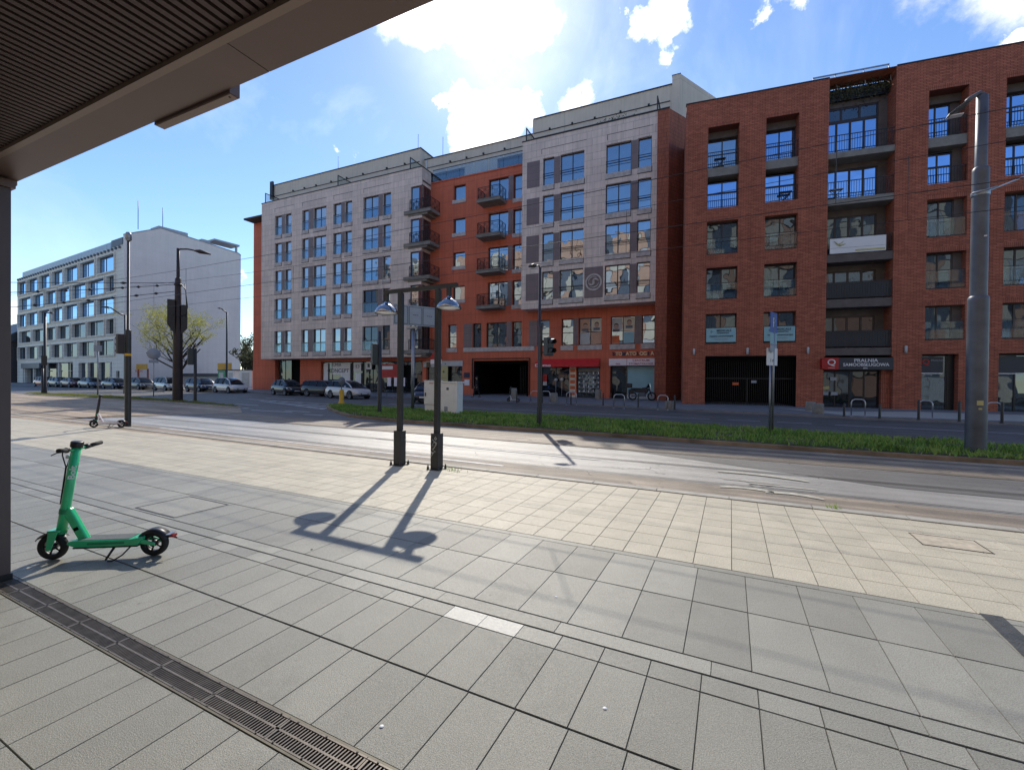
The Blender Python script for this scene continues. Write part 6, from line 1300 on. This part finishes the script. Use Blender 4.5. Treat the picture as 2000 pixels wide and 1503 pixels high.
# ------------------------------------------------------------------ rental scooter
def scooter(name, loc, rz, label, green='scooter_green', low='scooter_green', stem_m='scooter_green', lean=0.0, detail=True, turn=R(20)):
    """x forward = from the rear wheel (0) towards the front wheel"""
    root = empty(name, loc, rz, label, 'electric scooter')
    root.rotation_euler = (lean, 0, rz)
    WB, WR = .86, .118
    def wheel(x, nm):
        m = MB(); prof = []
        for k in range(13):
            a = PI*k/12; prof.append((WR-.03+.03*math.sin(a), -.032*math.cos(a)))
        prof = [(WR-.045, -.024)]+prof+[(WR-.045, .024)]
        m.lathe(prof, 32, (0, 0, 0), axis='y')
        w = m.build(nm, 'rubber', root); w.location = (x, 0, WR)
        m = MB(); m.lathe([(WR-.044, -.022), (WR-.05, -.02), (WR-.05, .02), (WR-.044, .022)], 24, axis='y'); m.lathe([(0, -.034), (.026, -.03), (.03, 0), (.026, .03), (0, .034)], 14, axis='y')
        for k in range(5):
            a = 2*PI*k/5; m.tube([(.024*math.cos(a), 0, .024*math.sin(a)), ((WR-.048)*math.cos(a), 0, (WR-.048)*math.sin(a))], .008, 5)
        m.build('rim', 'plastic_black', w); return w
    wheel(0, 'rear_wheel')
    # deck
    m = MB(); prof = [(.10, .125), (.60, .125), (.665, .15), (.665, .175), (.60, .185), (.16, .185), (.06, .20), (.06, .175)]
    m.prism(prof, -.082, .082); dk_ = m.build('deck', low, root, bevel=.008)
    m = MB(); m.box(.17, .58, -.07, .07, .186, .189); m.build('grip_mat', 'grip_tape', dk_)
    m = MB(); m.box(.10, .62, -.075, .075, .112, .1245); m.build('underside', 'plastic_black', dk_)
    for s in (-1, 1):
        m = MB(); m.prism([(.16, .17), (.13, .195), (-.03, .135), (-.03, .108), (.10, .135)], s*.05-.006, s*.05+.006); m.build('rear_fork', low, root, bevel=.003)
    m = MB()                                        # fender over the rear wheel
    rr_ = WR+.018; A = [R(20)+R(150)*k/10 for k in range(11)]
    vs = []
    for a in A:
        for y, rd in ((-.05, rr_-.03), (-.045, rr_), (.045, rr_), (.05, rr_-.03)): vs.append((-math.cos(a)*rd+0, y, WR+math.sin(a)*rd))
    m.add(vs, [(k*4+j, k*4+j+1, k*4+j+5, k*4+j+4) for k in range(10) for j in range(3)], 0, True); m.build('rear_fender', 'plastic_black', root, recalc=False)
    m = MB(); m.box(-.175, -.145, -.03, .03, WR+.055, WR+.075); m.tube([(-.13, 0, WR+.08), (-.19, 0, WR+.04)], .008, 5); m.build('tail_light', 'tail_red', root)
    m = MB(); m.box(-.12, -.155, -.05, .05, .2, .205); m.build('reflector', 'galv', root)
    # kickstand
    m = MB(); m.tube([(.30, .03, .125), (.335, .11, .012)], [.012, .009], 6); m.tube([(.16, .06, .115), (.19, .12, .06), (.26, .13, .015), (.31, .12, .008)], .007, 5); m.build('kickstand', 'plastic_black', root)
    # diagonal tube from deck to steering head
    m = MB(); Md = Matrix.Translation((.575, 0, .175)) @ Matrix.Rotation(R(27), 4, 'Y'); m.box(-.038, .034, -.029, .029, -.03, .31, M=Md); m.build('down_tube', low, root, bevel=.014)
    m = MB(); m.box(.0-.02, .02, .0292, .0302, .10, .13, M=Md); m.build('cable_port', 'black', root)
    # steering column group
    st = Matrix.Translation((WB-.055, 0, 0)) @ Matrix.Rotation(R(-9), 4, 'Y')
    m = MB(); m.lathe([(.0, .24), (.038, .24), (.036, .6), (.034, 1.03), (.0, 1.031)], 20, M=st); stm = m.build('stem', stem_m, root)
    m = MB(); m.lathe([(.041, .42), (.041, .46)], 20, M=st); m.lathe([(.041, .24), (.043, .25), (.041, .26)], 20, M=st); m.build('collar', 'scooter_green_dark', stm)
    m = MB(); m.lathe([(.044, 1.025), (.046, 1.035), (.046, 1.07), (.04, 1.078), (0, 1.078)], 20, M=st); m.build('display_cap', 'plastic_black', stm)
    if detail: text('Bolt', 'lettering', .062, 'scooter_white', stm, st @ Matrix.Rotation(R(220), 4, 'Z') @ Matrix.Translation((0, -.0368, .80)) @ Matrix.Rotation(PI/2, 4, 'X') @ Matrix.Rotation(PI/2, 4, 'Z'), ext=.0012, sx=1.2, bold=.001)
    hb = st @ Matrix.Translation((0, 0, 1.0)) @ Matrix.Rotation(turn, 4, 'Z')
    m = MB(); V = lambda *a: hb @ Vector(a)
    m.tube([V(-.03, -.24, .035), V(0, -.1, .01), V(0, 0, 0), V(0, .1, .01), V(-.03, .24, .035)], .012, 8); bar = m.build('handlebar', 'plastic_black' if not detail else stem_m, stm)
    for s in (-1, 1):
        m = MB(); m.tube([V(-.013, s*.14, .018), V(-.035, s*.255, .037)], .0185, 10); m.build('grip', 'rubber', bar)
        m = MB(); m.tube([V(.0, s*.105, .012), V(-.01, s*.14, .018)], .024, 8); m.tube([V(.02, s*.10, .0), V(.045, s*.15, -.01), V(.035, s*.22, -.02)], [.008, .006, .004], 5); m.build('brake_lever', 'plastic_black', bar)
    fr = st @ Matrix.Rotation(turn*.6, 4, 'Z')
    fw = wheel(0, 'front_wheel'); fw.location = (0, 0, 0); fc = st @ Vector((.0, 0, WR)); fw.matrix_local = Matrix.Translation((WB-.03, 0, WR)) @ Matrix.Rotation(turn*.6, 4, 'Z')
    cF = Matrix.Translation((WB-.03, 0, 0)) @ Matrix.Rotation(turn*.6, 4, 'Z')
    for s in (-1, 1):
        m = MB(); m.prism([(-.02, .10), (.02, .10), (.0, .27), (-.075, .27)], s*.052-.006, s*.052+.006, M=cF); m.build('front_fork', stem_m, root, bevel=.003)
    m = MB(); m.box(-.085, .01, -.058, .058, .255, .275, M=cF); m.build('fork_crown', stem_m, root, bevel=.005)
    m = MB(); A = [R(40)+R(110)*k/8 for k in range(9)]; vs = []
    for a in A:
        for y, rd in ((-.042, WR+.004), (-.036, WR+.016), (.036, WR+.016), (.042, WR+.004)): vs.append(cF @ Vector((-math.cos(a)*rd, y, WR+math.sin(a)*rd)))
    m.add(vs, [(k*4+j, k*4+j+1, k*4+j+5, k*4+j+4) for k in range(8) for j in range(3)], 0, True); m.build('front_fender', 'plastic_black', root, recalc=False)
    if detail:
        m = MB(); m.tube([hb @ Vector((.02, -.12, .0)), st @ Vector((.07, -.05, .93)), st @ Vector((.052, 0, .82)), st @ Vector((.042, 0, .5))], .005, 5); m.tube([hb @ Vector((.02, .12, .0)), st @ Vector((.065, .05, .95)), st @ Vector((.05, .01, .84)), st @ Vector((.042, .008, .5))], .005, 5); m.build('brake_cable', 'rubber', stm)
        m = MB(); m.box(.2, .5, .0825, .0835, .145, .165); m.build('side_decal', 'scooter_green_dark', dk_)
    m = MB(); m.lathe([(0, 0), (.018, .004), (.02, .02), (0, .02)], 10, (0, 0, 0), M=st @ Matrix.Translation((.04, 0, .93)) @ Matrix.Rotation(PI/2, 4, 'Y')); m.build('headlight', 'lamp_glass', stm)
    return root
fp, rp = G(128, 1091), G(302, 1084)
dv = fp-rp
scooter('electric_scooter', (rp.x, rp.y, 0), math.atan2(dv.y, dv.x), 'bright green electric rental scooter standing on the grey slabs beside the pillar', turn=R(3))
fp2, rp2 = G(225, 834), G(246, 834)
scooter('electric_scooter', (rp2.x+.0, rp2.y-.12, 0), math.atan2(fp2.y-rp2.y, fp2.x-rp2.x), 'dark electric scooter with a pink-white fork and lime deck by the tall thin mast', low='pink_white', stem_m='plastic_black', detail=False, turn=R(30))
p3 = F_(1012, 785)
sc3 = scooter('electric_scooter', p3, R(170), 'pale-fendered electric scooter parked beside the bin at the dark passage', low='pale_grey', stem_m='plastic_black', detail=False)
# ------------------------------------------------------------------ parked cars
def car(name, loc, rz, paint, label, L=4.1, Wd=1.74, Ht=1.48, kind='hatch', lights=True, grp=None):
    """x forward; origin on the ground below the middle"""
    root = empty(name, loc, rz, label, 'car', grp)
    h = L/2; wb = L*.615; xf, xr = wb/2+.02, -wb/2+.05; wr = .315
    # lower body: stations (x, half width, sill z, shoulder z, bonnet/belt z)
    st = [(-h, .80, .42, .62, .72), (-h+.06, .92, .30, .70, .90), (-h+.30, .985, .22, .74, .96), (-h*.45, 1.0, .20, .76, .96), (0, 1.0, .19, .74, .93), (h*.38, 1.0, .20, .73, .92), (h*.55, .985, .21, .70, .90), (h-.45, .95, .22, .62, .80), (h-.12, .86, .28, .52, .68), (h, .72, .36, .46, .54)]
    w2 = Wd/2; vs = []; ring = 12
    for x, w, a, b, c in st:
        ww = w*w2
        for y, z in ((0, a), (.78, a), (.96, a+.06), (1.0, (a+b)/2), (.985, b), (.90, c-.03), (.80, c)): vs.append((x, y*ww, z))
        for y, z in ((-.80, c), (-.90, c-.03), (-.985, b), (-1.0, (a+b)/2), (-.96, a+.06), (-.78, a)): vs.append((x, y*ww, z))
    n = 13; F = [(i*n+k, i*n+(k+1) % n, (i+1)*n+(k+1) % n, (i+1)*n+k) for i in range(len(st)-1) for k in range(n)]
    F += [tuple(range(n)), tuple(reversed(range((len(st)-1)*n, len(st)*n)))]
    m = MB(); m.add(vs, F, 0, True)
    body = m.build('body', paint, root)
    e = body.modifiers.new('crease', 'EDGE_SPLIT'); e.split_angle = R(40)
    # greenhouse
    if kind == 'hatch': gs = [(-h+.10, .80, .93, .93), (-h+.32, .84, .95, Ht-.22), (-h+.62, .82, .96, Ht-.03), (-.25, .84, .95, Ht), (.22, .83, .94, Ht-.04), (h*.46, .86, .92, Ht-.30), (h*.66, .88, .88, .90)]
    elif kind == 'sedan': gs = [(-h+.42, .82, .93, .95), (-h+.85, .80, .95, Ht-.16), (-h+1.15, .80, .96, Ht-.02), (-.1, .82, .95, Ht), (.35, .82, .94, Ht-.06), (h*.46, .86, .92, Ht-.32), (h*.64, .88, .89, .91)]
    else: gs = [(-h+.04, .86, .93, .95), (-h+.14, .86, .95, Ht-.12), (-h+.4, .86, .96, Ht-.01), (-.1, .86, .95, Ht), (h*.25, .86, .94, Ht-.04), (h*.52, .88, .92, Ht-.34), (h*.68, .9, .88, .92)]
    vs = []
    for x, w, zb, zt in gs:
        ww = w*w2; tt = ww*(1-.22*max(0, (zt-zb))/.5); vs += [(x, ww, zb-.04), (x, tt, zt-.04), (x, tt*.86, zt), (x, -tt*.86, zt), (x, -tt, zt-.04), (x, -ww, zb-.04)]
    n = 6; F = []; MI = []
    for i in range(len(gs)-1):
        for k in range(5):
            F.append((i*n+k, i*n+k+1, (i+1)*n+k+1, (i+1)*n+k))
            roof = k in (1, 2, 3); front = i >= len(gs)-3; back = i <= 1
            MI.append(1 if (not roof) or (k in (2,) and (front or (back and i == 0 or (back and kind != 'van')))) or (k in (1, 3) and front and False) else 0)
    m = MB(); o = len(m.v); m.v = vs; m.f = F; m.mi = MI; m.sm = [True]*len(F); F0 = len(F)
    gh = m.build('cabin', [paint, 'glass_car'], body); e = gh.modifiers.new('crease', 'EDGE_SPLIT'); e.split_angle = R(30)
    # pillars between the side windows
    for s in (-1, 1):
        for x in (-.15, -h*.55 if kind != 'sedan' else -h*.42):
            zt = Ht-.06; ww = .85*w2; m = MB(); m.tube([(x, s*(ww+.004), .93), (x-.04, s*(ww*.82+.012), zt)], .03, 4); m.build('door_pillar', 'plastic_black', body)
        m = MB(); m.box(-h*.75, h*.5, s*w2*.985-.008, s*w2*.985+.008, .50, .53); m.build('side_moulding', 'plastic_black', body)
    for x in (xf, xr):
        for s in (-1, 1):
            y = s*(w2-.09)
            m = MB(); m.lathe([(wr-.09, -.10), (wr-.02, -.10), (wr, -.07), (wr, .07), (wr-.02, .10), (wr-.09, .10)], 24, axis='y'); w = m.build('wheel', 'rubber', root); w.location = (x, y, wr)
            m = MB(); m.lathe([(0, s*.085), (.05, s*.09), (.06, s*.075)], 10, axis='y')
            for k in range(6):
                a = 2*PI*k/6; m.tube([(.05*math.cos(a), s*.085, .05*math.sin(a)), ((wr-.10)*math.cos(a), s*.09, (wr-.10)*math.sin(a))], [.028, .02], 4)
            m.lathe([(wr-.12, s*.08), (wr-.105, s*.1), (wr-.09, s*.1)], 24, axis='y'); m.lathe([(0, s*.05), (wr-.1, s*.05)], 16, axis='y', mi=1); m.build('rim', ['galv', 'black'], w)
            m = MB(); m.lathe([(0, 0), (wr+.055, 0)], 24, (x, s*(w2*.995), wr+.01), axis='y'); m.build('wheel_arch', 'black', body)
    for s in (-1, 1):
        m = MB(); m.add([(h-.40, s*w2*.90, .60), (h-.05, s*w2*.62, .50), (h-.02, s*w2*.60, .60), (h-.13, s*w2*.66, .69), (h-.52, s*w2*.92, .74)], [(0, 1, 2, 3, 4)]); hl = m.build('headlight', 'lamp_glass', root); hl.location = (.015, s*.012, .012)
        sol = hl.modifiers.new('thick', 'SOLIDIFY'); sol.thickness = .03; sol.offset = 0
        m = MB(); m.box(-h-.005, -h+.14, s*w2*.80-.09, s*w2*.80+.09, .70, .92); m.build('tail_light', 'tail_red', root, bevel=.03)
        m = MB(); m.lathe([(0, -.06), (.07, -.04), (.08, .03), (0, .06)], 8, (h*.42, s*(w2+.07), .97), axis='x'); m.build('mirror', paint, root)
    m = MB(); m.box(h-.06, h+.012, -.38, .38, .34, .46); m.box(h-.10, h+.004, -.5, .5, .20, .30); m.build('grille', 'plastic_black', root, bevel=.02)
    m = MB(); m.box(h+.012, h+.03, -.26, .26, .38, .48); m.box(-h-.02, -h-.0, -.26, .26, .55, .66); m.build('number_plate', 'plate', root)
    return root
def car_at(px0, px1, py, paint, label, kind='hatch', rz=PI*0, Ht=1.48, dy=0, L=None, Wd=1.74, ypos=None):
    """the near side of the car spans px0..px1; py is where its wheels touch the road"""
    c = G((px0+px1)/2, py, -.03); y = ypos if ypos is not None else c.y+Wd/2; f = Fac(0, y-Wd/2, 0); u0 = f.uv(px0, py)[0]; u1 = f.uv(px1, py)[0]
    return car('parked_car', ((u0+u1)/2, y, gz(y)-.03), rz, paint, label, L=L or (u1-u0)*.93, Wd=Wd, Ht=Ht, kind=kind, grp='cars parked along the far kerb')
car_at(513, 580, 770, 'car_black', 'dark hatchback parked at the orange corner, left of the white car', rz=R(-12), L=3.8, ypos=28.6)
car_at(586, 650, 772, 'car_black', 'dark estate car half hidden behind the white hatchback', kind='van', rz=0, L=4.2, ypos=28.6, Ht=1.44)
car_at(618, 714, 774, 'car_white', 'white five-door hatchback behind the yellow bollard', rz=R(-8), L=4.15, ypos=26.9)
car_at(792, 850, 781, 'car_navy', 'dark blue car behind the white utility cabinet', rz=R(-62), L=3.9, ypos=25.6)
Y1 = 29.3
for px0, px1, paint, kind, lb, ht in ((57, 92, 'car_red', 'hatch', 'red hatchback, leftmost in the far row of parked cars', 1.5), (84, 120, 'car_grey', 'hatch', 'dark hatchback with a bright bonnet beside the red car', 1.46), (112, 142, 'car_maroon', 'sedan', 'dark maroon saloon squeezed second from the red car', 1.42),
                                      (137, 190, 'car_steelblue', 'sedan', 'long steel-blue saloon behind the bare sign post', 1.45), (186, 236, 'car_navy', 'sedan', 'dark navy car half behind the tall thin mast', 1.42), (232, 287, 'car_grey', 'hatch', 'grey hatchback with pale bonnet right of the tall thin mast', 1.55),
                                      (286, 340, 'car_silver', 'van', 'silver compact van left of the thick dark mast', 1.62), (350, 405, 'car_navy', 'van', 'dark blue people carrier right of the thick dark mast', 1.55), (402, 466, 'car_white', 'hatch', 'white hatchback at the right end of the far row of cars', 1.6)):
    f = Fac(0, Y1-.87, 0); u0 = f.uv(px0, 757)[0]; u1 = f.uv(px1, 757)[0]
    car('parked_car', ((u0+u1)/2, Y1, gz(Y1)-.03), R(-6 if px0 > 280 else -2), paint, lb, L=min(4.5, max(3.5, (u1-u0)*.95)), Ht=ht, kind=kind, grp='cars parked along the far kerb')
# motorcycle
p = F_(1254, 781.5)
root = empty('motorcycle', p, GA, 'black touring motorcycle with a top case in front of the dental shop', 'motorcycle')
for x, nm in ((-.72, 'rear_wheel'), (.72, 'front_wheel')):
    m = MB(); m.lathe([(.24, -.05), (.31, -.05), (.33, 0), (.31, .05), (.24, .05)], 24, axis='y'); w = m.build(nm, 'rubber', root); w.location = (x, 0, .33)
    m = MB(); m.lathe([(.22, -.02), (.24, 0), (.22, .02)], 20, axis='y')
    for k in range(6): a = 2*PI*k/6; m.tube([(0, 0, 0), (.22*math.cos(a), 0, .22*math.sin(a))], .012, 4)
    m.lathe([(0, -.06), (.08, -.05), (.08, .05), (0, .06)], 10, axis='y'); m.build('rim', 'steel_bright', w)
m = MB(); m.prism([(-.55, .62), (.35, .52), (.52, .85), (.30, 1.02), (.0, .98), (-.15, .86), (-.85, .92), (-.9, .82), (-.6, .74)], -.15, .15); m.build('body', 'plastic_black', root, bevel=.04)
m = MB(); m.box(-.25, .25, -.2, .2, .28, .62); m.lathe([(.05, -.8), (.06, -.2)], 10, (0, -.2, .35), axis='x'); m.build('engine', 'slate', root, bevel=.04)
m = MB(); m.prism([(.30, .95), (.62, 1.0), (.55, 1.32), (.42, 1.22)], -.16, .16); m.build('windshield', 'glass_car', root, bevel=.02)
m = MB(); m.tube([(.5, -.1, .95), (.72, -.09, .33)], .03, 6); m.tube([(.5, .1, .95), (.72, .09, .33)], .03, 6); m.tube([(.38, -.38, 1.08), (.45, -.1, 1.05), (.45, .1, 1.05), (.38, .38, 1.08)], .016, 6); m.build('fork', 'iron', root)
m = MB(); m.lathe([(0, .0), (.09, .02), (.1, .1), (0, .12)], 12, (.58, 0, .88), axis='x'); m.build('headlight', 'lamp_glass', root)
m = MB(); m.box(-1.2, -.78, -.23, .23, .95, 1.3); m.build('top_case', 'plastic_black', root, bevel=.05); m = MB(); m.box(-1.0, -.6, -.36, -.16, .5, .85); m.build('side_case', 'plastic_black', root, bevel=.04)
m = MB(); m.box(-.75, -.1, -.16, .16, .86, .95); m.build('saddle', 'rubber', root, bevel=.03)

# ------------------------------------------------------------------ people
def person(loc, rz, label, coat, legs, stride=.2, lean=0.0, long_coat=False, reach=False):
    root = empty('person', loc, rz, label, 'person')
    J = {}; E_ = []; rad = {}
    def j(n, p, r, par=None):
        J[n] = len(J); rad[n] = r; pos.append(p)
        if par is not None: E_.append((J[par], J[n]))
    pos = []
    s = stride
    j('pelvis', (0, 0, .93), .115); j('waist', (lean*.3, 0, 1.08), .105, 'pelvis'); j('chest', (lean*.7, 0, 1.30), .125, 'waist'); j('neck0', (lean, 0, 1.45), .07, 'chest'); j('neck', (lean*1.1, 0, 1.52), .05, 'neck0')
    j('jaw', (lean*1.1+.03, 0, 1.58), .065, 'neck'); j('head', (lean*1.1+.015, 0, 1.66), .088, 'jaw'); j('crown', (lean*1.1, 0, 1.74), .06, 'head'); j('nose', (lean*1.1+.105, 0, 1.625), .014, 'head')
    for q, sd in (('l', 1), ('r', -1)):
        f = s*sd
        j(q+'hip', (0, .09*sd, .90), .095, 'pelvis'); j(q+'knee', (f*.55+.03, .095*sd, .49), .062, q+'hip'); j(q+'ank', (f, .09*sd, .09), .04, q+'knee'); j(q+'toe', (f+.17, .11*sd, .035), .034, q+'ank')
        j(q+'sh', (lean*.9, .185*sd, 1.41), .06, 'neck0'); j(q+'el', (-f*.5, .235*sd, 1.12), .042, q+'sh')
        hx = -f*.5+(.22 if reach else .08); hz = 1.12-(.05 if reach else .23)
        j(q+'wr', (hx, .22*sd, hz), .027, q+'el'); dx = .06 if reach else .012; dz = -.01 if reach else -.06
        j(q+'palm', (hx+dx, .22*sd, hz+dz), .03, q+'wr')
        for k, (oy, ln) in enumerate(((-.026, .055), (-.009, .066), (.009, .062), (.026, .048))):
            j(q+'f%d' % k, (hx+dx*1.9, .22*sd+oy, hz+dz*1.7), .009, q+'palm'); j(q+'g%d' % k, (hx+dx*1.9+(ln if reach else .012), .22*sd+oy, hz+dz*1.7-(.01 if reach else ln)), .008, q+'f%d' % k)
        j(q+'th', (hx+dx+.03, .22*sd-.03*sd, hz+dz*1.2), .010, q+'palm')
    me = bpy.data.meshes.new('person_body'); me.from_pydata(pos, E_, []); me.materials.append(MATS['skin']); b = bpy.data.objects.new('body', me); COL.objects.link(b); b.parent = root
    md = b.modifiers.new('skin', 'SKIN'); lay = me.skin_vertices[0].data
    for n, i in J.items(): lay[i].radius = (rad[n], rad[n]); lay[i].use_root = (n == 'pelvis')
    b.modifiers.new('sub', 'SUBSURF').levels = 1; b.modifiers['sub'].render_levels = 2
    def skinpart(nm, chain_list, m_):
        P2 = []; E2 = []; R2 = []; roots = []
        idx = {}
        for ch in chain_list:
            prev = None
            for n, r in ch:
                if n not in idx: idx[n] = len(P2); P2.append(pos[J[n]]); R2.append(r)
                if prev is not None: E2.append((prev, idx[n]))
                prev = idx[n]
        me = bpy.data.meshes.new(nm); me.from_pydata(P2, E2, []); me.materials.append(MATS[m_]); o = bpy.data.objects.new(nm, me); COL.objects.link(o); o.parent = root
        o.modifiers.new('skin', 'SKIN'); l2 = me.skin_vertices[0].data
        for i, r in enumerate(R2): l2[i].radius = (r, r); l2[i].use_root = (i == 0)
        o.modifiers.new('sub', 'SUBSURF').levels = 1
    skinpart('trousers', [(('pelvis', .135), ('lhip', .115), ('lknee', .08), ('lank', .062)), (('pelvis', .135), ('rhip', .115), ('rknee', .08), ('rank', .062))], legs)
    skinpart('coat', [(('pelvis', .145), ('waist', .14), ('chest', .155), ('neck0', .085)), (('neck0', .085), ('lsh', .082), ('lel', .06), ('lwr', .045)), (('neck0', .085), ('rsh', .082), ('rel', .06), ('rwr', .045))], coat)
    if long_coat: m = MB(); m.lathe([(.20, .55), (.18, .8), (.165, 1.0)], 14, (0, 0, 0)); m.build('coat_skirt', coat, root)
    m = MB(); hx = lean*1.1-.012; m.lathe([(.098, 1.64), (.103, 1.69), (.09, 1.75), (.05, 1.785), (0, 1.79)], 14, (hx, 0, 0)); m.build('hair', 'hair', root)
    for sd in (-1, 1):
        a = J['lank' if sd > 0 else 'rank']; x, y, z = pos[a]; m = MB(); m.box(x-.07, x+.2, y-.045, y+.045, -.005, .075); m.build('shoe', 'plastic_black', root, bevel=.02)
p = F_(931, 775); person(p, R(200), 'person in a long black coat walking past the left edge of the dark passage', 'cloth_black', 'cloth_black', .28, long_coat=True)
p = F_(1071, 774); person(p, R(75), 'person in a dark jacket and blue trousers at the doorway under the red awning', 'cloth_black', 'cloth_blue', .05, lean=.05, reach=True)

# ------------------------------------------------------------------ trees
def tree(name, loc, H, spread, label, leaf, nleaf, seed, trunk_r=.16, cat='tree', leafsize=.11, depth=5, first=.22, droop=.0, nb=9):
    rg = random.Random(seed); root = empty(name, loc, 0, label, cat); mt = MB(); ml = MB(); tips = []
    def grow(p, d, L, r, lv):
        n = 4; pts = [p]; rs = [r]; q = Vector(p); dd = Vector(d)
        for i in range(n):
            dd = (dd+Vector((rg.gauss(0, .11), rg.gauss(0, .11), rg.gauss(0, .07)+.04))).normalized(); q = q+dd*L/n; pts.append(q.copy()); rs.append(r*(1-.42*(i+1)/n))
            if lv >= 2: tips.append((q.copy(), dd.copy()))
        mt.tube(pts, rs, 7 if lv < 2 else (5 if lv == 2 else 3), cap=False)
        if lv >= depth: return
        for k in range(rg.choice((2, 3, 3)) if lv > 0 else nb):
            t_ = rg.uniform(.35, 1) if lv else rg.uniform(first, 1); i = min(n-1, int(t_*n)); b = pts[i].lerp(pts[i+1], t_*n-i)
            an = rg.uniform(0, 2*PI); out = Vector((math.cos(an)*spread, math.sin(an)*spread, rg.uniform(.35, 1.0) if lv == 0 else rg.uniform(.0, .8)))
            nd = (dd*.55+out.normalized()*.9).normalized(); grow(b, nd, L*rg.uniform(.55, .8) if lv else H*.42*rg.uniform(.8, 1.1), rs[i]*.55, lv+1)
    grow(Vector((0, 0, 0)), Vector((.03, 0, 1)), H*.45, trunk_r, 0)
    mt.build('trunk', 'bark', root, recalc=False)
    for _ in range(nleaf):
        c, d = rg.choice(tips); c = c+Vector((rg.gauss(0, .16), rg.gauss(0, .16), rg.gauss(0, .14))); a = Vector((rg.gauss(0, 1), rg.gauss(0, 1), rg.gauss(0, 1))).normalized(); b = a.orthogonal().normalized(); s = leafsize*rg.uniform(.6, 1.4)
        ml.add([c-a*s, c+b*s*.6, c+a*s, c-b*s*.6], [(0, 1, 2, 3)])
    ml.build('crown', leaf, root, recalc=False); return root
f = Fac(0, 30.9, 0); u, _ = f.uv(353, 740)
tree('spring_tree', (u, 30.9, gz(30.9)), 10.6, 1.7, 'spreading tree with fresh yellow-green leaves behind the thick dark mast', 'leaf_spring', 5200, 11, trunk_r=.22, leafsize=.075, first=.42, nb=12)
for px, y, H_, sd, lb in ((484, 62, 9.5, 21, 'bare dark tree in the gap left of the orange wall'), (492, 48, 6.5, 22, 'smaller bare tree beside the orange wall in the gap'), (474, 85, 11, 23, 'farther bare tree at the corner of the blank wall')):
    f = Fac(0, y, 0); u, _ = f.uv(px, 740); tree('bare_tree', (u, y, gz(y)), H_, 1.0, lb, 'leaf_dark', 3500, sd, trunk_r=.25, leafsize=.16, depth=4, nb=9)
for px, y, H_, sd, lb in ((26, 60, 11, 31, 'dark bare tree beside the pillar at the far left'), (34, 75, 16, 32, 'pale bare tree rising behind the dark old house')):
    f = Fac(0, y, 0); u, _ = f.uv(px, 740); tree('bare_tree', (u, y, gz(y)), H_, 1.0, lb, 'leaf_dark', 2500, sd, trunk_r=.28, leafsize=.2, depth=4)
# hedge-high shrubs in the gap
root = empty('garden_shrub', at(-88, 70), 0, 'dark shrubs filling the foot of the gap beside the orange wall', 'shrubs')
m = MB(); rg = random.Random(4)
for _ in range(5000):
    c = Vector((rg.gauss(0, 4), rg.gauss(0, 1.5), abs(rg.gauss(2.0, 1.3)))); a = Vector((rg.gauss(0, 1), rg.gauss(0, 1), rg.gauss(0, 1))).normalized(); b = a.orthogonal(); m.add([c-a*.2, c+b*.14, c+a*.2, c-b*.14], [(0, 1, 2, 3)])
m.build('foliage', 'leaf_dark', root, recalc=False)
